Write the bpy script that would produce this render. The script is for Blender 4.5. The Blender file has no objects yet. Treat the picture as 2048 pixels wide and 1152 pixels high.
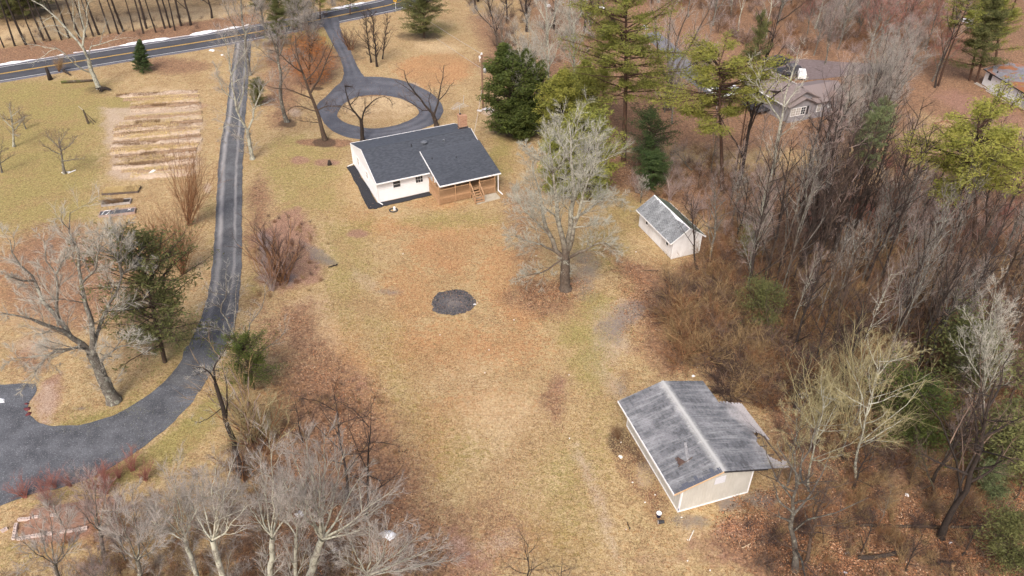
import bpy, math, random
import numpy as np
from mathutils import Vector, Matrix, Quaternion

# ------------------------------------------------------------------ camera, sky, sun, exposure
SC = bpy.context.scene
COL = SC.collection
H_CAM, F_PX, TILT = 45.0, 1522.0, 0.644
cam_data = bpy.data.cameras.new('camera')
cam = bpy.data.objects.new('camera', cam_data); COL.objects.link(cam)
cam_data.sensor_width = 36; cam_data.lens = F_PX / 2048 * 36
cam_data.clip_start = 0.5; cam_data.clip_end = 4000
cam.location = (0, 0, H_CAM); cam.rotation_euler = (math.pi / 2 - TILT, 0, 0)
SC.camera = cam

SUN_EL, SUN_AZ = math.radians(50), math.radians(193)
world = bpy.data.worlds.new('World'); SC.world = world; world.use_nodes = True
wn = world.node_tree; wn.nodes.clear()
wo = wn.nodes.new('ShaderNodeOutputWorld'); wb = wn.nodes.new('ShaderNodeBackground')
sky = wn.nodes.new('ShaderNodeTexSky'); sky.sky_type = 'NISHITA'; sky.sun_disc = False
sky.sun_elevation = SUN_EL; sky.sun_rotation = SUN_AZ
sky.air_density = 0.7; sky.dust_density = 6.0; sky.ozone_density = 0.3
wn.links.new(sky.outputs[0], wb.inputs[0]); wb.inputs[1].default_value = 0.15
wn.links.new(wb.outputs[0], wo.inputs[0])
sd = bpy.data.lights.new('sun', 'SUN'); sd.energy = 1.25; sd.angle = math.radians(16); sd.color = (1, 0.985, 0.965)
sun = bpy.data.objects.new('sun', sd); COL.objects.link(sun)
_sv = Vector((math.sin(SUN_AZ) * math.cos(SUN_EL), math.cos(SUN_AZ) * math.cos(SUN_EL), math.sin(SUN_EL)))
sun.rotation_euler = _sv.to_track_quat('Z', 'Y').to_euler(); sun.location = (0, 0, 80)
SC.view_settings.view_transform = 'Standard'; SC.view_settings.look = 'None'
SC.view_settings.gamma = 1; SC.view_settings.exposure = 0.58; SC.view_settings.use_curve_mapping = False

# ------------------------------------------------------------------ survey: photo measurements -> ground metres
CT, ST = math.cos(TILT), math.sin(TILT)
def ray(u, v):
    X = (u - 1024) / F_PX; Y = (v - 576) / F_PX
    return np.array([X, CT - Y * ST, -ST - Y * CT])
def G(u, v, z=0.0):
    d = ray(u, v); t = (H_CAM - z) / -d[2]
    return np.array([d[0] * t, d[1] * t, z])
def onplane(u, v, y):
    d = ray(u, v); t = y / d[1]
    return np.array([d[0] * t, y, H_CAM + d[2] * t])
def GP(pts): return [G(*p) for p in pts]

# ------------------------------------------------------------------ tags and linking
def tag(o, label=None, cat=None, group=None, kind=None):
    if label: o['label'] = label
    if cat: o['category'] = cat
    if group: o['group'] = group
    if kind: o['kind'] = kind
    return o
def empty(name, loc=(0, 0, 0), rz=0.0, label=None, cat=None, group=None):
    o = bpy.data.objects.new(name, None); COL.objects.link(o)
    o.location = loc; o.rotation_euler = (0, 0, rz); o.empty_display_size = 0.3
    return tag(o, label, cat, group)
def link(name, me, parent=None, mat=None, **k):
    o = bpy.data.objects.new(name, me); COL.objects.link(o)
    if parent is not None: o.parent = parent
    if mat is not None and not me.materials: me.materials.append(mat)
    return tag(o, **k)
def np_mesh(name, V, T=None, Q=None, mat=None, smooth=False):
    """mesh from vertex array, triangles and quads"""
    me = bpy.data.meshes.new(name)
    V = np.asarray(V, np.float32).reshape(-1, 3)
    parts = []; tot = []
    if T is not None and len(T): T = np.asarray(T, np.int32).reshape(-1, 3); parts.append(T.ravel()); tot.append(np.full(len(T), 3, np.int32))
    if Q is not None and len(Q): Q = np.asarray(Q, np.int32).reshape(-1, 4); parts.append(Q.ravel()); tot.append(np.full(len(Q), 4, np.int32))
    L = np.concatenate(parts); N = np.concatenate(tot); S = np.concatenate([[0], np.cumsum(N)[:-1]]).astype(np.int32)
    me.vertices.add(len(V)); me.vertices.foreach_set('co', V.ravel())
    me.loops.add(len(L)); me.loops.foreach_set('vertex_index', L)
    me.polygons.add(len(N)); me.polygons.foreach_set('loop_start', S); me.polygons.foreach_set('loop_total', N)
    me.polygons.foreach_set('use_smooth', np.full(len(N), smooth))
    me.update(calc_edges=True)
    if mat is not None: me.materials.append(mat)
    return me

class MB:
    """collects simple solids into one mesh"""
    def __init__(s): s.v = []; s.f = []
    def add(s, vs, fs):
        n = len(s.v); s.v += [tuple(map(float, p)) for p in vs]; s.f += [[i + n for i in f] for f in fs]; return s
    def box(s, x0, x1, y0, y1, z0, z1):
        return s.add([(x0,y0,z0),(x1,y0,z0),(x1,y1,z0),(x0,y1,z0),(x0,y0,z1),(x1,y0,z1),(x1,y1,z1),(x0,y1,z1)],
            [(0,3,2,1),(4,5,6,7),(0,1,5,4),(1,2,6,5),(2,3,7,6),(3,0,4,7)])
    def beam(s, p, q, w, h, up=(0, 0, 1)):
        p, q = Vector(p), Vector(q); d = (q - p).normalized(); a = d.cross(Vector(up))
        if a.length < 1e-4: a = Vector((1, 0, 0))
        a.normalize(); b = a.cross(d); a *= w / 2; b *= h / 2
        vs = [p-a-b, p+a-b, p+a+b, p-a+b, q-a-b, q+a-b, q+a+b, q-a+b]
        return s.add(vs, [(0,1,2,3),(7,6,5,4),(0,4,5,1),(1,5,6,2),(2,6,7,3),(3,7,4,0)])
    def tube(s, pts, rs, n=6, cap=True):
        pts = [Vector(p) for p in pts]; rs = rs if hasattr(rs, '__len__') else [rs] * len(pts)
        base = len(s.v)
        for i, p in enumerate(pts):
            d = (pts[min(i+1, len(pts)-1)] - pts[max(i-1, 0)]).normalized()
            a = d.orthogonal().normalized() if i == 0 else (a - d * a.dot(d)).normalized()
            b = d.cross(a)
            for k in range(n):
                t = 2 * math.pi * k / n; s.v.append(tuple(p + (a * math.cos(t) + b * math.sin(t)) * rs[i]))
        for i in range(len(pts) - 1):
            for k in range(n):
                s.f.append([base+i*n+k, base+i*n+(k+1)%n, base+(i+1)*n+(k+1)%n, base+(i+1)*n+k])
        if cap:
            s.f.append([base + k for k in range(n)][::-1]); s.f.append([base + (len(pts)-1)*n + k for k in range(n)])
        return s
    def prism(s, poly, z0, z1):
        n = len(poly)
        return s.add([(p[0], p[1], z0) for p in poly] + [(p[0], p[1], z1) for p in poly],
            [list(range(n))[::-1], list(range(n, 2*n))] + [(i, (i+1) % n, n+(i+1) % n, n+i) for i in range(n)])
    def slab(s, quad, t):
        """thick plate: top face quad (ccw from above), thickness t down its normal"""
        q = [Vector(p) for p in quad]; nrm = (q[1]-q[0]).cross(q[2]-q[0]).normalized() * t; n = len(q)
        return s.add(q + [p - nrm for p in q], [list(range(n)), list(range(n, 2*n))[::-1]] + [(i, n+i, n+(i+1) % n, (i+1) % n) for i in range(n)])
    def mesh(s, name, mat=None, smooth=False):
        me = bpy.data.meshes.new(name); me.from_pydata(s.v, [], s.f)
        if mat: me.materials.append(mat)
        if smooth: me.polygons.foreach_set('use_smooth', [True] * len(me.polygons))
        me.update(); return me
    def build(s, name, mat, parent=None, smooth=False, **k): return link(name, s.mesh(name, mat, smooth), parent, **k)

# ------------------------------------------------------------------ materials
def srgb(r, g, b):
    f = lambda c: (c / 255 / 12.92) if c / 255 <= 0.04045 else ((c / 255 + 0.055) / 1.055) ** 2.4
    return (f(r), f(g), f(b), 1)
class NT:
    def __init__(s, name):
        s.m = bpy.data.materials.new(name); s.m.use_nodes = True; s.t = s.m.node_tree; s.n = s.t.nodes
        s.b = s.n['Principled BSDF']; s.b.inputs['Specular IOR Level'].default_value = 0.35
    def node(s, typ, **k):
        n = s.n.new(typ)
        for a, b in k.items(): setattr(n, a, b)
        return n
    def set(s, sock, val):
        if isinstance(val, bpy.types.NodeSocket): s.t.links.new(val, sock)
        elif isinstance(val, (tuple, list)) and sock.type == 'RGBA' and len(val) == 3: sock.default_value = (*val, 1)
        else: sock.default_value = val
    def coord(s, kind='Object', scale=(1, 1, 1), rot=(0, 0, 0)):
        c = s.node('ShaderNodeTexCoord'); m = s.node('ShaderNodeMapping')
        m.inputs['Scale'].default_value = scale; m.inputs['Rotation'].default_value = rot
        s.t.links.new(c.outputs[kind], m.inputs[0]); return m.outputs[0]
    def noise(s, scale, detail=4, rough=0.6, vec=None, dist=0):
        n = s.node('ShaderNodeTexNoise'); n.inputs['Scale'].default_value = scale
        n.inputs['Detail'].default_value = detail; n.inputs['Roughness'].default_value = rough; n.inputs['Distortion'].default_value = dist
        if vec is not None: s.t.links.new(vec, n.inputs['Vector'])
        return n.outputs[0]
    def voro(s, scale, vec=None, out='Color'):
        n = s.node('ShaderNodeTexVoronoi'); n.inputs['Scale'].default_value = scale
        if vec is not None: s.t.links.new(vec, n.inputs['Vector'])
        return n.outputs[out]
    def mix(s, a, b, f, mode='MIX'):
        n = s.node('ShaderNodeMix', data_type='RGBA', blend_type=mode)
        s.set(n.inputs[0], f); s.set(n.inputs[6], a); s.set(n.inputs[7], b); return n.outputs[2]
    def math(s, op, a, b=0.0, c=None, clamp=False):
        n = s.node('ShaderNodeMath', operation=op, use_clamp=clamp); s.set(n.inputs[0], a); s.set(n.inputs[1], b)
        if c is not None: s.set(n.inputs[2], c)
        return n.outputs[0]
    def rng(s, v, a, b, c=0.0, d=1.0, smooth=False):
        n = s.node('ShaderNodeMapRange'); n.interpolation_type = 'SMOOTHSTEP' if smooth else 'LINEAR'
        s.set(n.inputs[0], v)
        for i, x in enumerate((a, b, c, d)): n.inputs[1 + i].default_value = x
        return n.outputs[0]
    def ramp(s, v, stops):
        n = s.node('ShaderNodeValToRGB'); s.set(n.inputs[0], v); e = n.color_ramp.elements
        while len(e) < len(stops): e.new(0.5)
        for el, (p, c) in zip(e, stops): el.position = p; el.color = c if len(c) == 4 else (*c, 1)
        return n.outputs[0]
    def island(s): return s.node('ShaderNodeNewGeometry').outputs['Random Per Island']
    def orand(s): return s.node('ShaderNodeObjectInfo').outputs['Random']
    def bump(s, h, strength=0.5, dist=0.02):
        n = s.node('ShaderNodeBump'); n.inputs['Strength'].default_value = strength; n.inputs['Distance'].default_value = dist
        s.t.links.new(h, n.inputs['Height']); s.t.links.new(n.outputs[0], s.b.inputs['Normal'])
    def done(s, col, rough=0.85, metal=0):
        s.set(s.b.inputs['Base Color'], col); s.set(s.b.inputs['Roughness'], rough); s.b.inputs['Metallic'].default_value = metal
        return s.m

def M_plain(name, c1, c2, scale=6, rough=0.7, stretch=(1, 1, 1), bump=0.2, metal=0, isl=0.0):
    k = NT(name); v = k.coord('Object', stretch); n = k.noise(scale, 5, 0.65, v)
    f = k.rng(n, 0.3, 0.7)
    if isl: f = k.math('ADD', k.math('MULTIPLY', f, 1 - isl), k.math('MULTIPLY', k.island(), isl))
    if bump: k.bump(n, bump, 0.01)
    return k.done(k.mix(c1, c2, f), rough, metal)
def M_bark(name, c1, c2, lichen=None, amt=0.5, moss=None):
    k = NT(name); v = k.coord('Object', (1, 1, 0.35)); n = k.noise(9, 4, 0.7, v)
    col = k.mix(c1, c2, k.rng(n, 0.3, 0.7))
    if lichen:
        n2 = k.noise(3.2, 4, 0.75, k.coord('Object', (1, 1, 0.7)))
        col = k.mix(col, lichen, k.rng(n2, 0.62 - amt * 0.25, 0.72 - amt * 0.25))
    if moss: col = k.mix(col, moss, k.rng(k.noise(1.1, 3, 0.6, k.coord('Object')), 0.52, 0.66, 0, 0.8))
    col = k.mix(col, k.mix(col, (0.0, 0.0, 0.0), 0.4), k.orand())
    k.bump(n, 0.6, 0.03)
    return k.done(col, 0.92)
def M_twig(name, c1, c2):
    k = NT(name); f = k.island(); g = k.orand()
    col = k.mix(c1, c2, f); col = k.mix(col, k.mix(col, (0.03, 0.02, 0.015), 0.22), g)
    return k.done(col, 0.9)
def M_leaf(name, c1, c2, c3, tr=0.35):
    k = NT(name); big = k.noise(0.9, 3, 0.6, k.coord('Object')); f = k.rng(big, 0.35, 0.65)
    col = k.mix(c1, c2, f); col = k.mix(col, c3, k.math('MULTIPLY', k.island(), 0.7))
    col = k.mix(col, k.mix(col, (0.02, 0.03, 0.01), 0.3), k.orand())
    k.done(col, 0.75)
    d = k.node('ShaderNodeBsdfTranslucent'); mx = k.node('ShaderNodeMixShader'); mx.inputs[0].default_value = tr
    k.t.links.new(col, d.inputs[0]); out = k.n['Material Output']
    k.t.links.new(k.b.outputs[0], mx.inputs[1]); k.t.links.new(d.outputs[0], mx.inputs[2]); k.t.links.new(mx.outputs[0], out.inputs[0])
    return k.m

B_WHITE = M_bark('bark_lichen_white', (0.17, 0.15, 0.12), (0.33, 0.31, 0.25), (0.52, 0.52, 0.42), 0.8)
B_GREY = M_bark('bark_grey', (0.09, 0.075, 0.06), (0.22, 0.2, 0.17), (0.40, 0.41, 0.33), 0.35)
B_BROWN = M_bark('bark_brown', (0.045, 0.03, 0.022), (0.13, 0.09, 0.065), (0.26, 0.24, 0.18), 0.1)
B_DARK = M_bark('bark_dark', (0.022, 0.017, 0.014), (0.075, 0.055, 0.045))
B_PINE = M_bark('bark_pine', (0.045, 0.028, 0.02), (0.16, 0.085, 0.055), (0.2, 0.17, 0.12), 0.0)
def M_bark_tall(name):
    # dark wet lower bark, pale lichened upper limbs (lichen grows with height on this tree)
    k = NT(name); v = k.coord('Object', (1, 1, .35)); n = k.noise(9, 4, .7, v); z = k.node('ShaderNodeSeparateXYZ'); k.t.links.new(k.coord('Object'), z.inputs[0])
    col = k.mix((.04, .028, .02), (.14, .10, .075), k.rng(n, .3, .7)); n2 = k.noise(3.0, 4, .75, k.coord('Object'))
    col = k.mix(col, (.42, .41, .33), k.math('MULTIPLY', k.rng(z.outputs[2], 4, 8.5, .08, 1), k.rng(n2, .38, .58, .1, 1))); k.bump(n, .6, .03); return k.done(col, .92)
B_TALL = M_bark_tall('bark_lichen_above')
B_MOSS = M_bark('bark_mossy', (0.06, 0.045, 0.03), (0.16, 0.12, 0.09), (0.3, 0.3, 0.22), 0.2, (0.10, 0.12, 0.02))
W_WHITE = M_twig('twig_pale', (0.32, 0.30, 0.25), (0.60, 0.57, 0.49))
W_LICHEN = M_twig('twig_lichened', (0.22, 0.21, 0.165), (0.52, 0.51, 0.43))
W_GREY = M_twig('twig_grey', (0.24, 0.21, 0.185), (0.50, 0.46, 0.41))
W_BROWN = M_twig('twig_brown', (0.06, 0.038, 0.026), (0.30, 0.205, 0.15))
W_DARK = M_twig('twig_dark', (0.05, 0.033, 0.028), (0.13, 0.085, 0.07))
W_RED = M_twig('twig_red', (0.25, 0.08, 0.06), (0.42, 0.2, 0.16))
W_PINK = M_twig('twig_pinkish', (0.2, 0.14, 0.12), (0.52, 0.41, 0.37))
W_TAN = M_twig('twig_tan', (0.12, 0.07, 0.03), (0.52, 0.36, 0.18))
W_RUST = M_twig('twig_rust', (0.09, 0.04, 0.02), (0.42, 0.22, 0.105))
W_YEL = M_twig('twig_yellow_green', (0.27, 0.23, 0.11), (0.5, 0.44, 0.24))
L_PINE = M_leaf('needles_pine', (0.28, 0.31, 0.06), (0.48, 0.47, 0.10), (0.17, 0.19, 0.05))
L_YEL = M_leaf('needles_yellow_green', (0.32, 0.33, 0.06), (0.50, 0.47, 0.10), (0.19, 0.21, 0.05))
L_CEDAR = M_leaf('needles_cedar', (0.085, 0.125, 0.025), (0.18, 0.21, 0.04), (0.045, 0.065, 0.02))
L_SPRUCE = M_leaf('needles_spruce', (0.07, 0.125, 0.04), (0.13, 0.19, 0.055), (0.035, 0.06, 0.025))
L_DULL = M_leaf('needles_dull', (0.15, 0.17, 0.06), (0.27, 0.27, 0.09), (0.09, 0.1, 0.04))
L_BLUE = M_leaf('needles_grey_green', (0.2, 0.26, 0.12), (0.33, 0.38, 0.17), (0.12, 0.16, 0.07))
L_BEECH = M_leaf('leaf_copper', (0.42, 0.16, 0.05), (0.55, 0.26, 0.09), (0.25, 0.09, 0.03))
L_OAK = M_leaf('leaf_rust', (0.36, 0.17, 0.06), (0.45, 0.22, 0.08), (0.18, 0.08, 0.03))

# ------------------------------------------------------------------ ground paint: what grows or lies where (soil, grass, litter)
def vnoise(P, scale, seed=0, octs=4):
    """value noise on xy"""
    out = np.zeros(len(P)); amp = 1.0; tot = 0
    for o in range(octs):
        q = P * scale * 2 ** o + seed * 17.3 + o * 5.1
        i = np.floor(q).astype(np.int64); f = q - i; f = f * f * (3 - 2 * f)
        def h(ix, iy):
            n = (ix * 374761393 + iy * 668265263 + seed * 982451653) & 0x7fffffff
            n = ((n ^ (n >> 13)) * 1274126177) & 0x7fffffff
            return ((n ^ (n >> 16)) & 0xffff) / 65535.0
        a = h(i[:, 0], i[:, 1]); b = h(i[:, 0]+1, i[:, 1]); c = h(i[:, 0], i[:, 1]+1); d = h(i[:, 0]+1, i[:, 1]+1)
        out += amp * ((a*(1-f[:, 0])+b*f[:, 0])*(1-f[:, 1]) + (c*(1-f[:, 0])+d*f[:, 0])*f[:, 1]); tot += amp; amp *= 0.5
    return out / tot
def sdist(P, poly):
    """signed distance to polygon, positive inside"""
    poly = np.array(poly, float)[:, :2]; n = len(poly); d = np.full(len(P), 1e9); ins = np.zeros(len(P), bool)
    for i in range(n):
        a = poly[i]; b = poly[(i+1) % n]; e = b - a; w = P - a
        t = np.clip((w @ e) / (e @ e + 1e-9), 0, 1); q = w - t[:, None] * e; d = np.minimum(d, (q * q).sum(1))
        c = (a[1] > P[:, 1]) != (b[1] > P[:, 1])
        xi = e[0] * (P[:, 1] - a[1]) / (e[1] if abs(e[1]) > 1e-9 else 1e-9) + a[0]
        ins ^= c & (P[:, 0] < xi)
    return np.sqrt(d) * np.where(ins, 1, -1)
GREEN, LEAF, RED, WET, STRAW, DARK, PALE, ORANGE = range(8)
def ell(u, v, a, b, n=14): return [(u + a * math.cos(2*math.pi*i/n), v + b * math.sin(2*math.pi*i/n)) for i in range(n)]
PAINT = [
 # left lawn, moss green
 (GREEN, .8, [(-300,160),(140,160),(215,170),(215,330),(190,440),(60,470),(-300,480)], 5),
 (GREEN, .95, ell(150,190,60,28), 3), (GREEN, .8, ell(240,215,30,24), 1.5), (GREEN, .75, ell(60,200,70,20), 3),
 (GREEN, .7, ell(75,330,50,30), 3), (GREEN, .55, ell(130,400,90,20), 3), (GREEN, .5, ell(420,440,14,60), 1.5),
 (GREEN, .8, [(120,850),(240,815),(330,750),(385,640),(400,660),(340,770),(250,835),(130,858)], 1.0),
 (GREEN, .85, [(260,920),(420,800),(470,760),(430,850),(380,900),(300,950),(120,1000),(60,1010)], 1.2),
 (GREEN, .6, [(490,130),(520,300),(500,420),(495,620),(520,620),(530,300)], 1.5),
 (GREEN, .62, [(560,260),(690,290),(690,380),(700,440),(560,420),(500,330)], 3),
 (GREEN, .6, [(640,440),(760,430),(740,560),(700,700),(640,620)], 3), (GREEN, .65, ell(900,440,110,20), 2.5),
 (GREEN, .55, [(700,600),(800,640),(830,800),(1000,900),(900,1000),(780,800)], 5),
 (GREEN, .9, ell(1150,670,38,26), 1.5), (GREEN, .85, ell(1190,610,28,30), 1.5), (GREEN, .75, ell(1190,730,45,60), 2.5),
 (GREEN, .75, ell(1000,300,30,50), 2.5), (GREEN, .6, ell(1250,430,40,50), 3), (GREEN, .6, ell(1210,500,60,50), 3),
 (GREEN, .5, [(1030,900),(1250,800),(1200,1152),(1050,1152)], 4), (GREEN,.7, ell(1560,240,60,20), 3),
 (GREEN, .75, ell(600,80,90,25),4), (GREEN,.55, ell(860,60,60,20),3), (GREEN,.7, ell(500,1000,90,30), 2), (GREEN,.6, ell(90,1090,110,22),1.5),
 # orange patches of dead turf
 (ORANGE, .75, [(800,480),(880,440),(960,470),(930,560),(860,540)], 3), (ORANGE, .6, ell(820,590,60,60), 3),
 (ORANGE, .6, ell(870,700,120,60), 5), (ORANGE, .55, ell(1000,690,110,50), 4), (ORANGE, .62, ell(880,870,60,80), 4),
 (ORANGE, .65, [(960,480),(1060,500),(1110,600),(1050,720),(960,600)], 3), (ORANGE,.5, ell(960,820,110,60), 4),
 (ORANGE,.5, ell(870,410,60,14),1.5), (ORANGE,.75,ell(870,140,70,34),3),(ORANGE,.5,ell(1060,1080,120,60),3),(ORANGE,.55,ell(60,560,90,80),4),(ORANGE,.5,ell(250,520,60,40),3),
 # straw
 (STRAW, .7, [(560,590),(690,570),(700,700),(640,740),(540,700)], 2.5), (STRAW, .6, [(620,440),(700,430),(700,540),(640,560)], 3),
 (STRAW, .72, ell(1000,860,120,100), 6), (STRAW, .6, ell(1060,960,100,100), 6), (STRAW,.6, ell(930,760,90,50),4), (STRAW, .8, ell(760,215,75,26), 1),
 (STRAW, .8, [(1265,960),(1300,940),(1355,1010),(1330,1010)], 1), (STRAW,.7,ell(1385,1065,30,16),.8), (STRAW,.8,ell(870,90,50,18),3),
 (STRAW, .8, [(-100,60),(380,15),(500,5),(500,30),(330,55),(100,75),(-100,110)], 4), (STRAW,.6,ell(1010,210,40,40),3),
 (STRAW,.6,ell(330,190,70,20),2),(STRAW,.55,ell(60,640,80,30),2),(STRAW,.7,ell(110,960,60,15),1),
 # leaf litter (brown / orange)
 (LEAF, .9, [(-300,60),(0,95),(200,70),(520,25),(520,60),(200,110),(0,135),(-300,175)], 3),
 (LEAF, .68, [(500,590),(560,600),(600,690),(740,760),(800,860),(880,1000),(1010,1152),(1010,1300),(420,1300),(420,1060),(520,900),(560,780),(505,700)], 4),
 (ORANGE, .8, [(560,760),(720,750),(780,860),(820,960),(800,1100),(560,1152),(520,900)], 4),
 (LEAF, .85, [(1050,560),(1160,560),(1140,620),(1090,640),(1000,600)], 3), (LEAF, .6, [(1000,360),(1080,380),(1080,560),(1010,520)], 4),
 (LEAF, .75, [(1200,480),(1330,540),(1340,620),(1400,740),(1330,760),(1260,700),(1270,600)], 3),
 (LEAF, .95, [(1380,520),(1440,430),(1560,420),(1700,520),(2500,520),(2500,1400),(1520,1400),(1500,1152),(1400,1120),(1490,1040),(1600,960),(1520,800),(1430,760),(1350,680),(1330,600)], 3),
 (LEAF, .8, [(1090,270),(1700,380),(2500,330),(2500,560),(1700,560),(1400,440),(1240,380),(1100,330)], 5),
 (LEAF, .85, [(1040,-60),(2500,-60),(2500,260),(1960,250),(1850,230),(1780,300),(1500,300),(1100,280)], 6),
 (LEAF, .6, [(920,20),(1040,30),(1040,120),(960,110)], 4), (LEAF, .8, ell(620,130,60,50), 3), (LEAF,.65,ell(560,160,40,110),3),
 (LEAF, .7, ell(120,560,150,120), 6), (LEAF,.6, ell(60,720,60,40),2), (LEAF,.6,ell(150,1060,160,50),2.5), (LEAF, .75, ell(1110,800,30,50), 1.5),
 (LEAF,.7,ell(740,180,60,14),1.5),(LEAF,.6,ell(350,130,80,20),3),(LEAF,.62,ell(520,450,30,120),2),(LEAF,.9,ell(645,285,60,8),.8),(LEAF,.6,ell(1000,120,50,50),3),
 # reddish soil / debris
 (RED, .95, [(540,440),(600,415),(625,470),(640,560),(560,590),(520,560),(520,480)], 1.5),
 (RED, .7, [(75,760),(130,740),(120,800),(90,848),(68,830),(60,800)], 0.8), (RED, .7, ell(1480,1060,60,20), 1.2), (RED,.8,ell(110,1060,80,26),1),
 (RED, .35, ell(630,610,60,40), 2), (RED,.85,ell(717,467,22,8),.6), (RED,.6,ell(380,210,40,10),1), (RED,.75,[(880,1040),(950,1060),(1000,1152),(900,1152)],1.5),
 (RED,.7,ell(1380,1120,110,24),2),(RED,.45,ell(730,770,30,24),1.5),(RED,.5,ell(1120,770,30,30),1.5),(RED,.7,[(1900,170),(2030,230),(2048,250),(1900,230),(1860,190)],3),
 (RED,.5,ell(1800,400,200,60),6),(RED,.4,ell(1900,600,150,80),5),(RED,.9,ell(600,320,20,8),.6),(RED,.8,ell(655,325,28,8),.6),
 # pale bare soil, tracks
 (PALE, .6, [(205,240),(408,200),(408,340),(215,350)], 1.5), (PALE, .55, ell(70,690,70,20), 1.5), (PALE,.75,ell(415,378,7,12),.5),
 (PALE,.6,[(1130,880),(1160,880),(1210,980),(1260,1150),(1225,1152),(1180,1000)],1), (PALE,.55,[(1215,640),(1240,640),(1240,760),(1260,800),(1220,790)],1),
 (PALE,.45,[(700,530),(760,560),(760,600),(700,560)],1),(PALE,.5,ell(400,540,14,30),1),(PALE,.6,[(60,760),(120,760),(100,845),(66,835)],1),
 (PALE,.8,ell(980,222,18,9),.6),(PALE,.7,ell(820,170,20,6),.6),(PALE,.6,ell(590,225,16,8),.6),(PALE,.5,ell(950,1090,90,30),1.5),
 # damp ground
 (WET, .8, [(520,460),(545,480),(540,560),(515,560)], .8), (WET, .72, [(600,480),(650,500),(680,530),(620,520)], .8), (WET,.7,ell(580,560,18,14),.6),
 (WET, .7, [(1195,640),(1270,600),(1300,610),(1270,650),(1235,690),(1195,670)], 1.2), (WET, .6, ell(1170,550,40,50), 2), (WET,.6,ell(1245,760,14,30),1),
 (WET, .85, [(1440,1000),(1520,975),(1560,1000),(1530,1020),(1440,1018)], .8), (WET,.8,ell(1380,1040,40,12),.8), (WET,.6,ell(780,585,30,10),1),(WET,.6,ell(160,817,14,5),.3),
 # dark mulch and wet soil; rings at tree roots double as painted contact shade
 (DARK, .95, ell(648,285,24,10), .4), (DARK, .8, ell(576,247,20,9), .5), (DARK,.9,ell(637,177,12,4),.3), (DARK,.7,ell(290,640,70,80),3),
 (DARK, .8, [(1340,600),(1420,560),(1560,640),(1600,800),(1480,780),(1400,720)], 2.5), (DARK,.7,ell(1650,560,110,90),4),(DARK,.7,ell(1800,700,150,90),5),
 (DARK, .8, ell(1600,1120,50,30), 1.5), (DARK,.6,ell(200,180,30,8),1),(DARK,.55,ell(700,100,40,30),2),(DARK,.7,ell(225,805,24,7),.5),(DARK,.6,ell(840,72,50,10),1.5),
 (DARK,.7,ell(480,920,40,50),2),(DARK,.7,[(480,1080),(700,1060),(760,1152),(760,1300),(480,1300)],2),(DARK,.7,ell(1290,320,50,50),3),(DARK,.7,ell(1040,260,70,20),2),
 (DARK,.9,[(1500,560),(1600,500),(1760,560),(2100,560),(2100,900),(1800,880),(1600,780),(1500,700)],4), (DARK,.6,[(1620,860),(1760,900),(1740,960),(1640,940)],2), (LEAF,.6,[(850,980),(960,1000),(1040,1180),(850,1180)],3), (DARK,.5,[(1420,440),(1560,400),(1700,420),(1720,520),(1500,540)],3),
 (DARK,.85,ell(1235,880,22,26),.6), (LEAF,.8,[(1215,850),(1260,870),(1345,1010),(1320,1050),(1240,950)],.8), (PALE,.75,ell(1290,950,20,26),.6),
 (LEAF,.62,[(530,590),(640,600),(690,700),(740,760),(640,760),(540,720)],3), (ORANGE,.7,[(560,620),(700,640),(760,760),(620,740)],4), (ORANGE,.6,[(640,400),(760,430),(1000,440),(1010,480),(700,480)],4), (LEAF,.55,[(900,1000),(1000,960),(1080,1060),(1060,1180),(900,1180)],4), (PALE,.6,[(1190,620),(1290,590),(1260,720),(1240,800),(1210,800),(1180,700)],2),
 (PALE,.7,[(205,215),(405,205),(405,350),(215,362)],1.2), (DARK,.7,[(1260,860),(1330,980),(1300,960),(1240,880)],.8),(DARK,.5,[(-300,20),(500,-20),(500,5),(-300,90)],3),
]
rs = np.random.RandomState(7)
def axis_vals(a, b, step, lo, hi):
    core = np.arange(a, b + step * .5, step); out = []
    x = a; s = step
    while x > lo: s *= 1.6; x -= s; out.append(x)
    left = out[::-1]; out = []; x = core[-1]; s = step
    while x < hi: s *= 1.6; x += s; out.append(x)
    return np.concatenate([left, core, out])
gx = axis_vals(-106, 106, 0.38, -2500, 2500); gy = axis_vals(22, 166, 0.38, -2500, 2500)
XX, YY = np.meshgrid(gx, gy); GPn = np.stack([XX.ravel(), YY.ravel()], 1)
NEAR = (np.abs(GPn[:, 0]) < 140) & (GPn[:, 1] > 0) & (GPn[:, 1] < 220)
def paint_at(P):
    att = np.zeros((len(P), 8)); wob = (vnoise(P, 0.35, 3) - .5) * 5 + (vnoise(P, 1.6, 5) - .5) * 1.6
    for kd, st, poly, blur in PAINT:
        W = np.array([G(u, max(v, -90))[:2] for u, v in poly]); lo = W.min(0) - blur * 2 - 3; hi = W.max(0) + blur * 2 + 3
        sel = np.where(((P > lo) & (P < hi)).all(1))[0]
        if len(sel) == 0: continue
        d = sdist(P[sel], W) + wob[sel] * min(1, blur / 2.0) * 0.6
        w = np.clip(d / (2 * blur) + .5, 0, 1); w = w * w * (3 - 2 * w) * st
        att[sel, kd] = np.maximum(att[sel, kd], w)
    return att
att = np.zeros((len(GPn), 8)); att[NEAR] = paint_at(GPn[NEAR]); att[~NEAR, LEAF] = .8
gz = -0.05 * vnoise(GPn, 0.25, 9, 3); gz[~NEAR] = -0.03
nx, ny = len(gx), len(gy); idx = np.arange(nx * ny).reshape(ny, nx)
Q = np.stack([idx[:-1, :-1].ravel(), idx[:-1, 1:].ravel(), idx[1:, 1:].ravel(), idx[1:, :-1].ravel()], 1)

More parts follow.
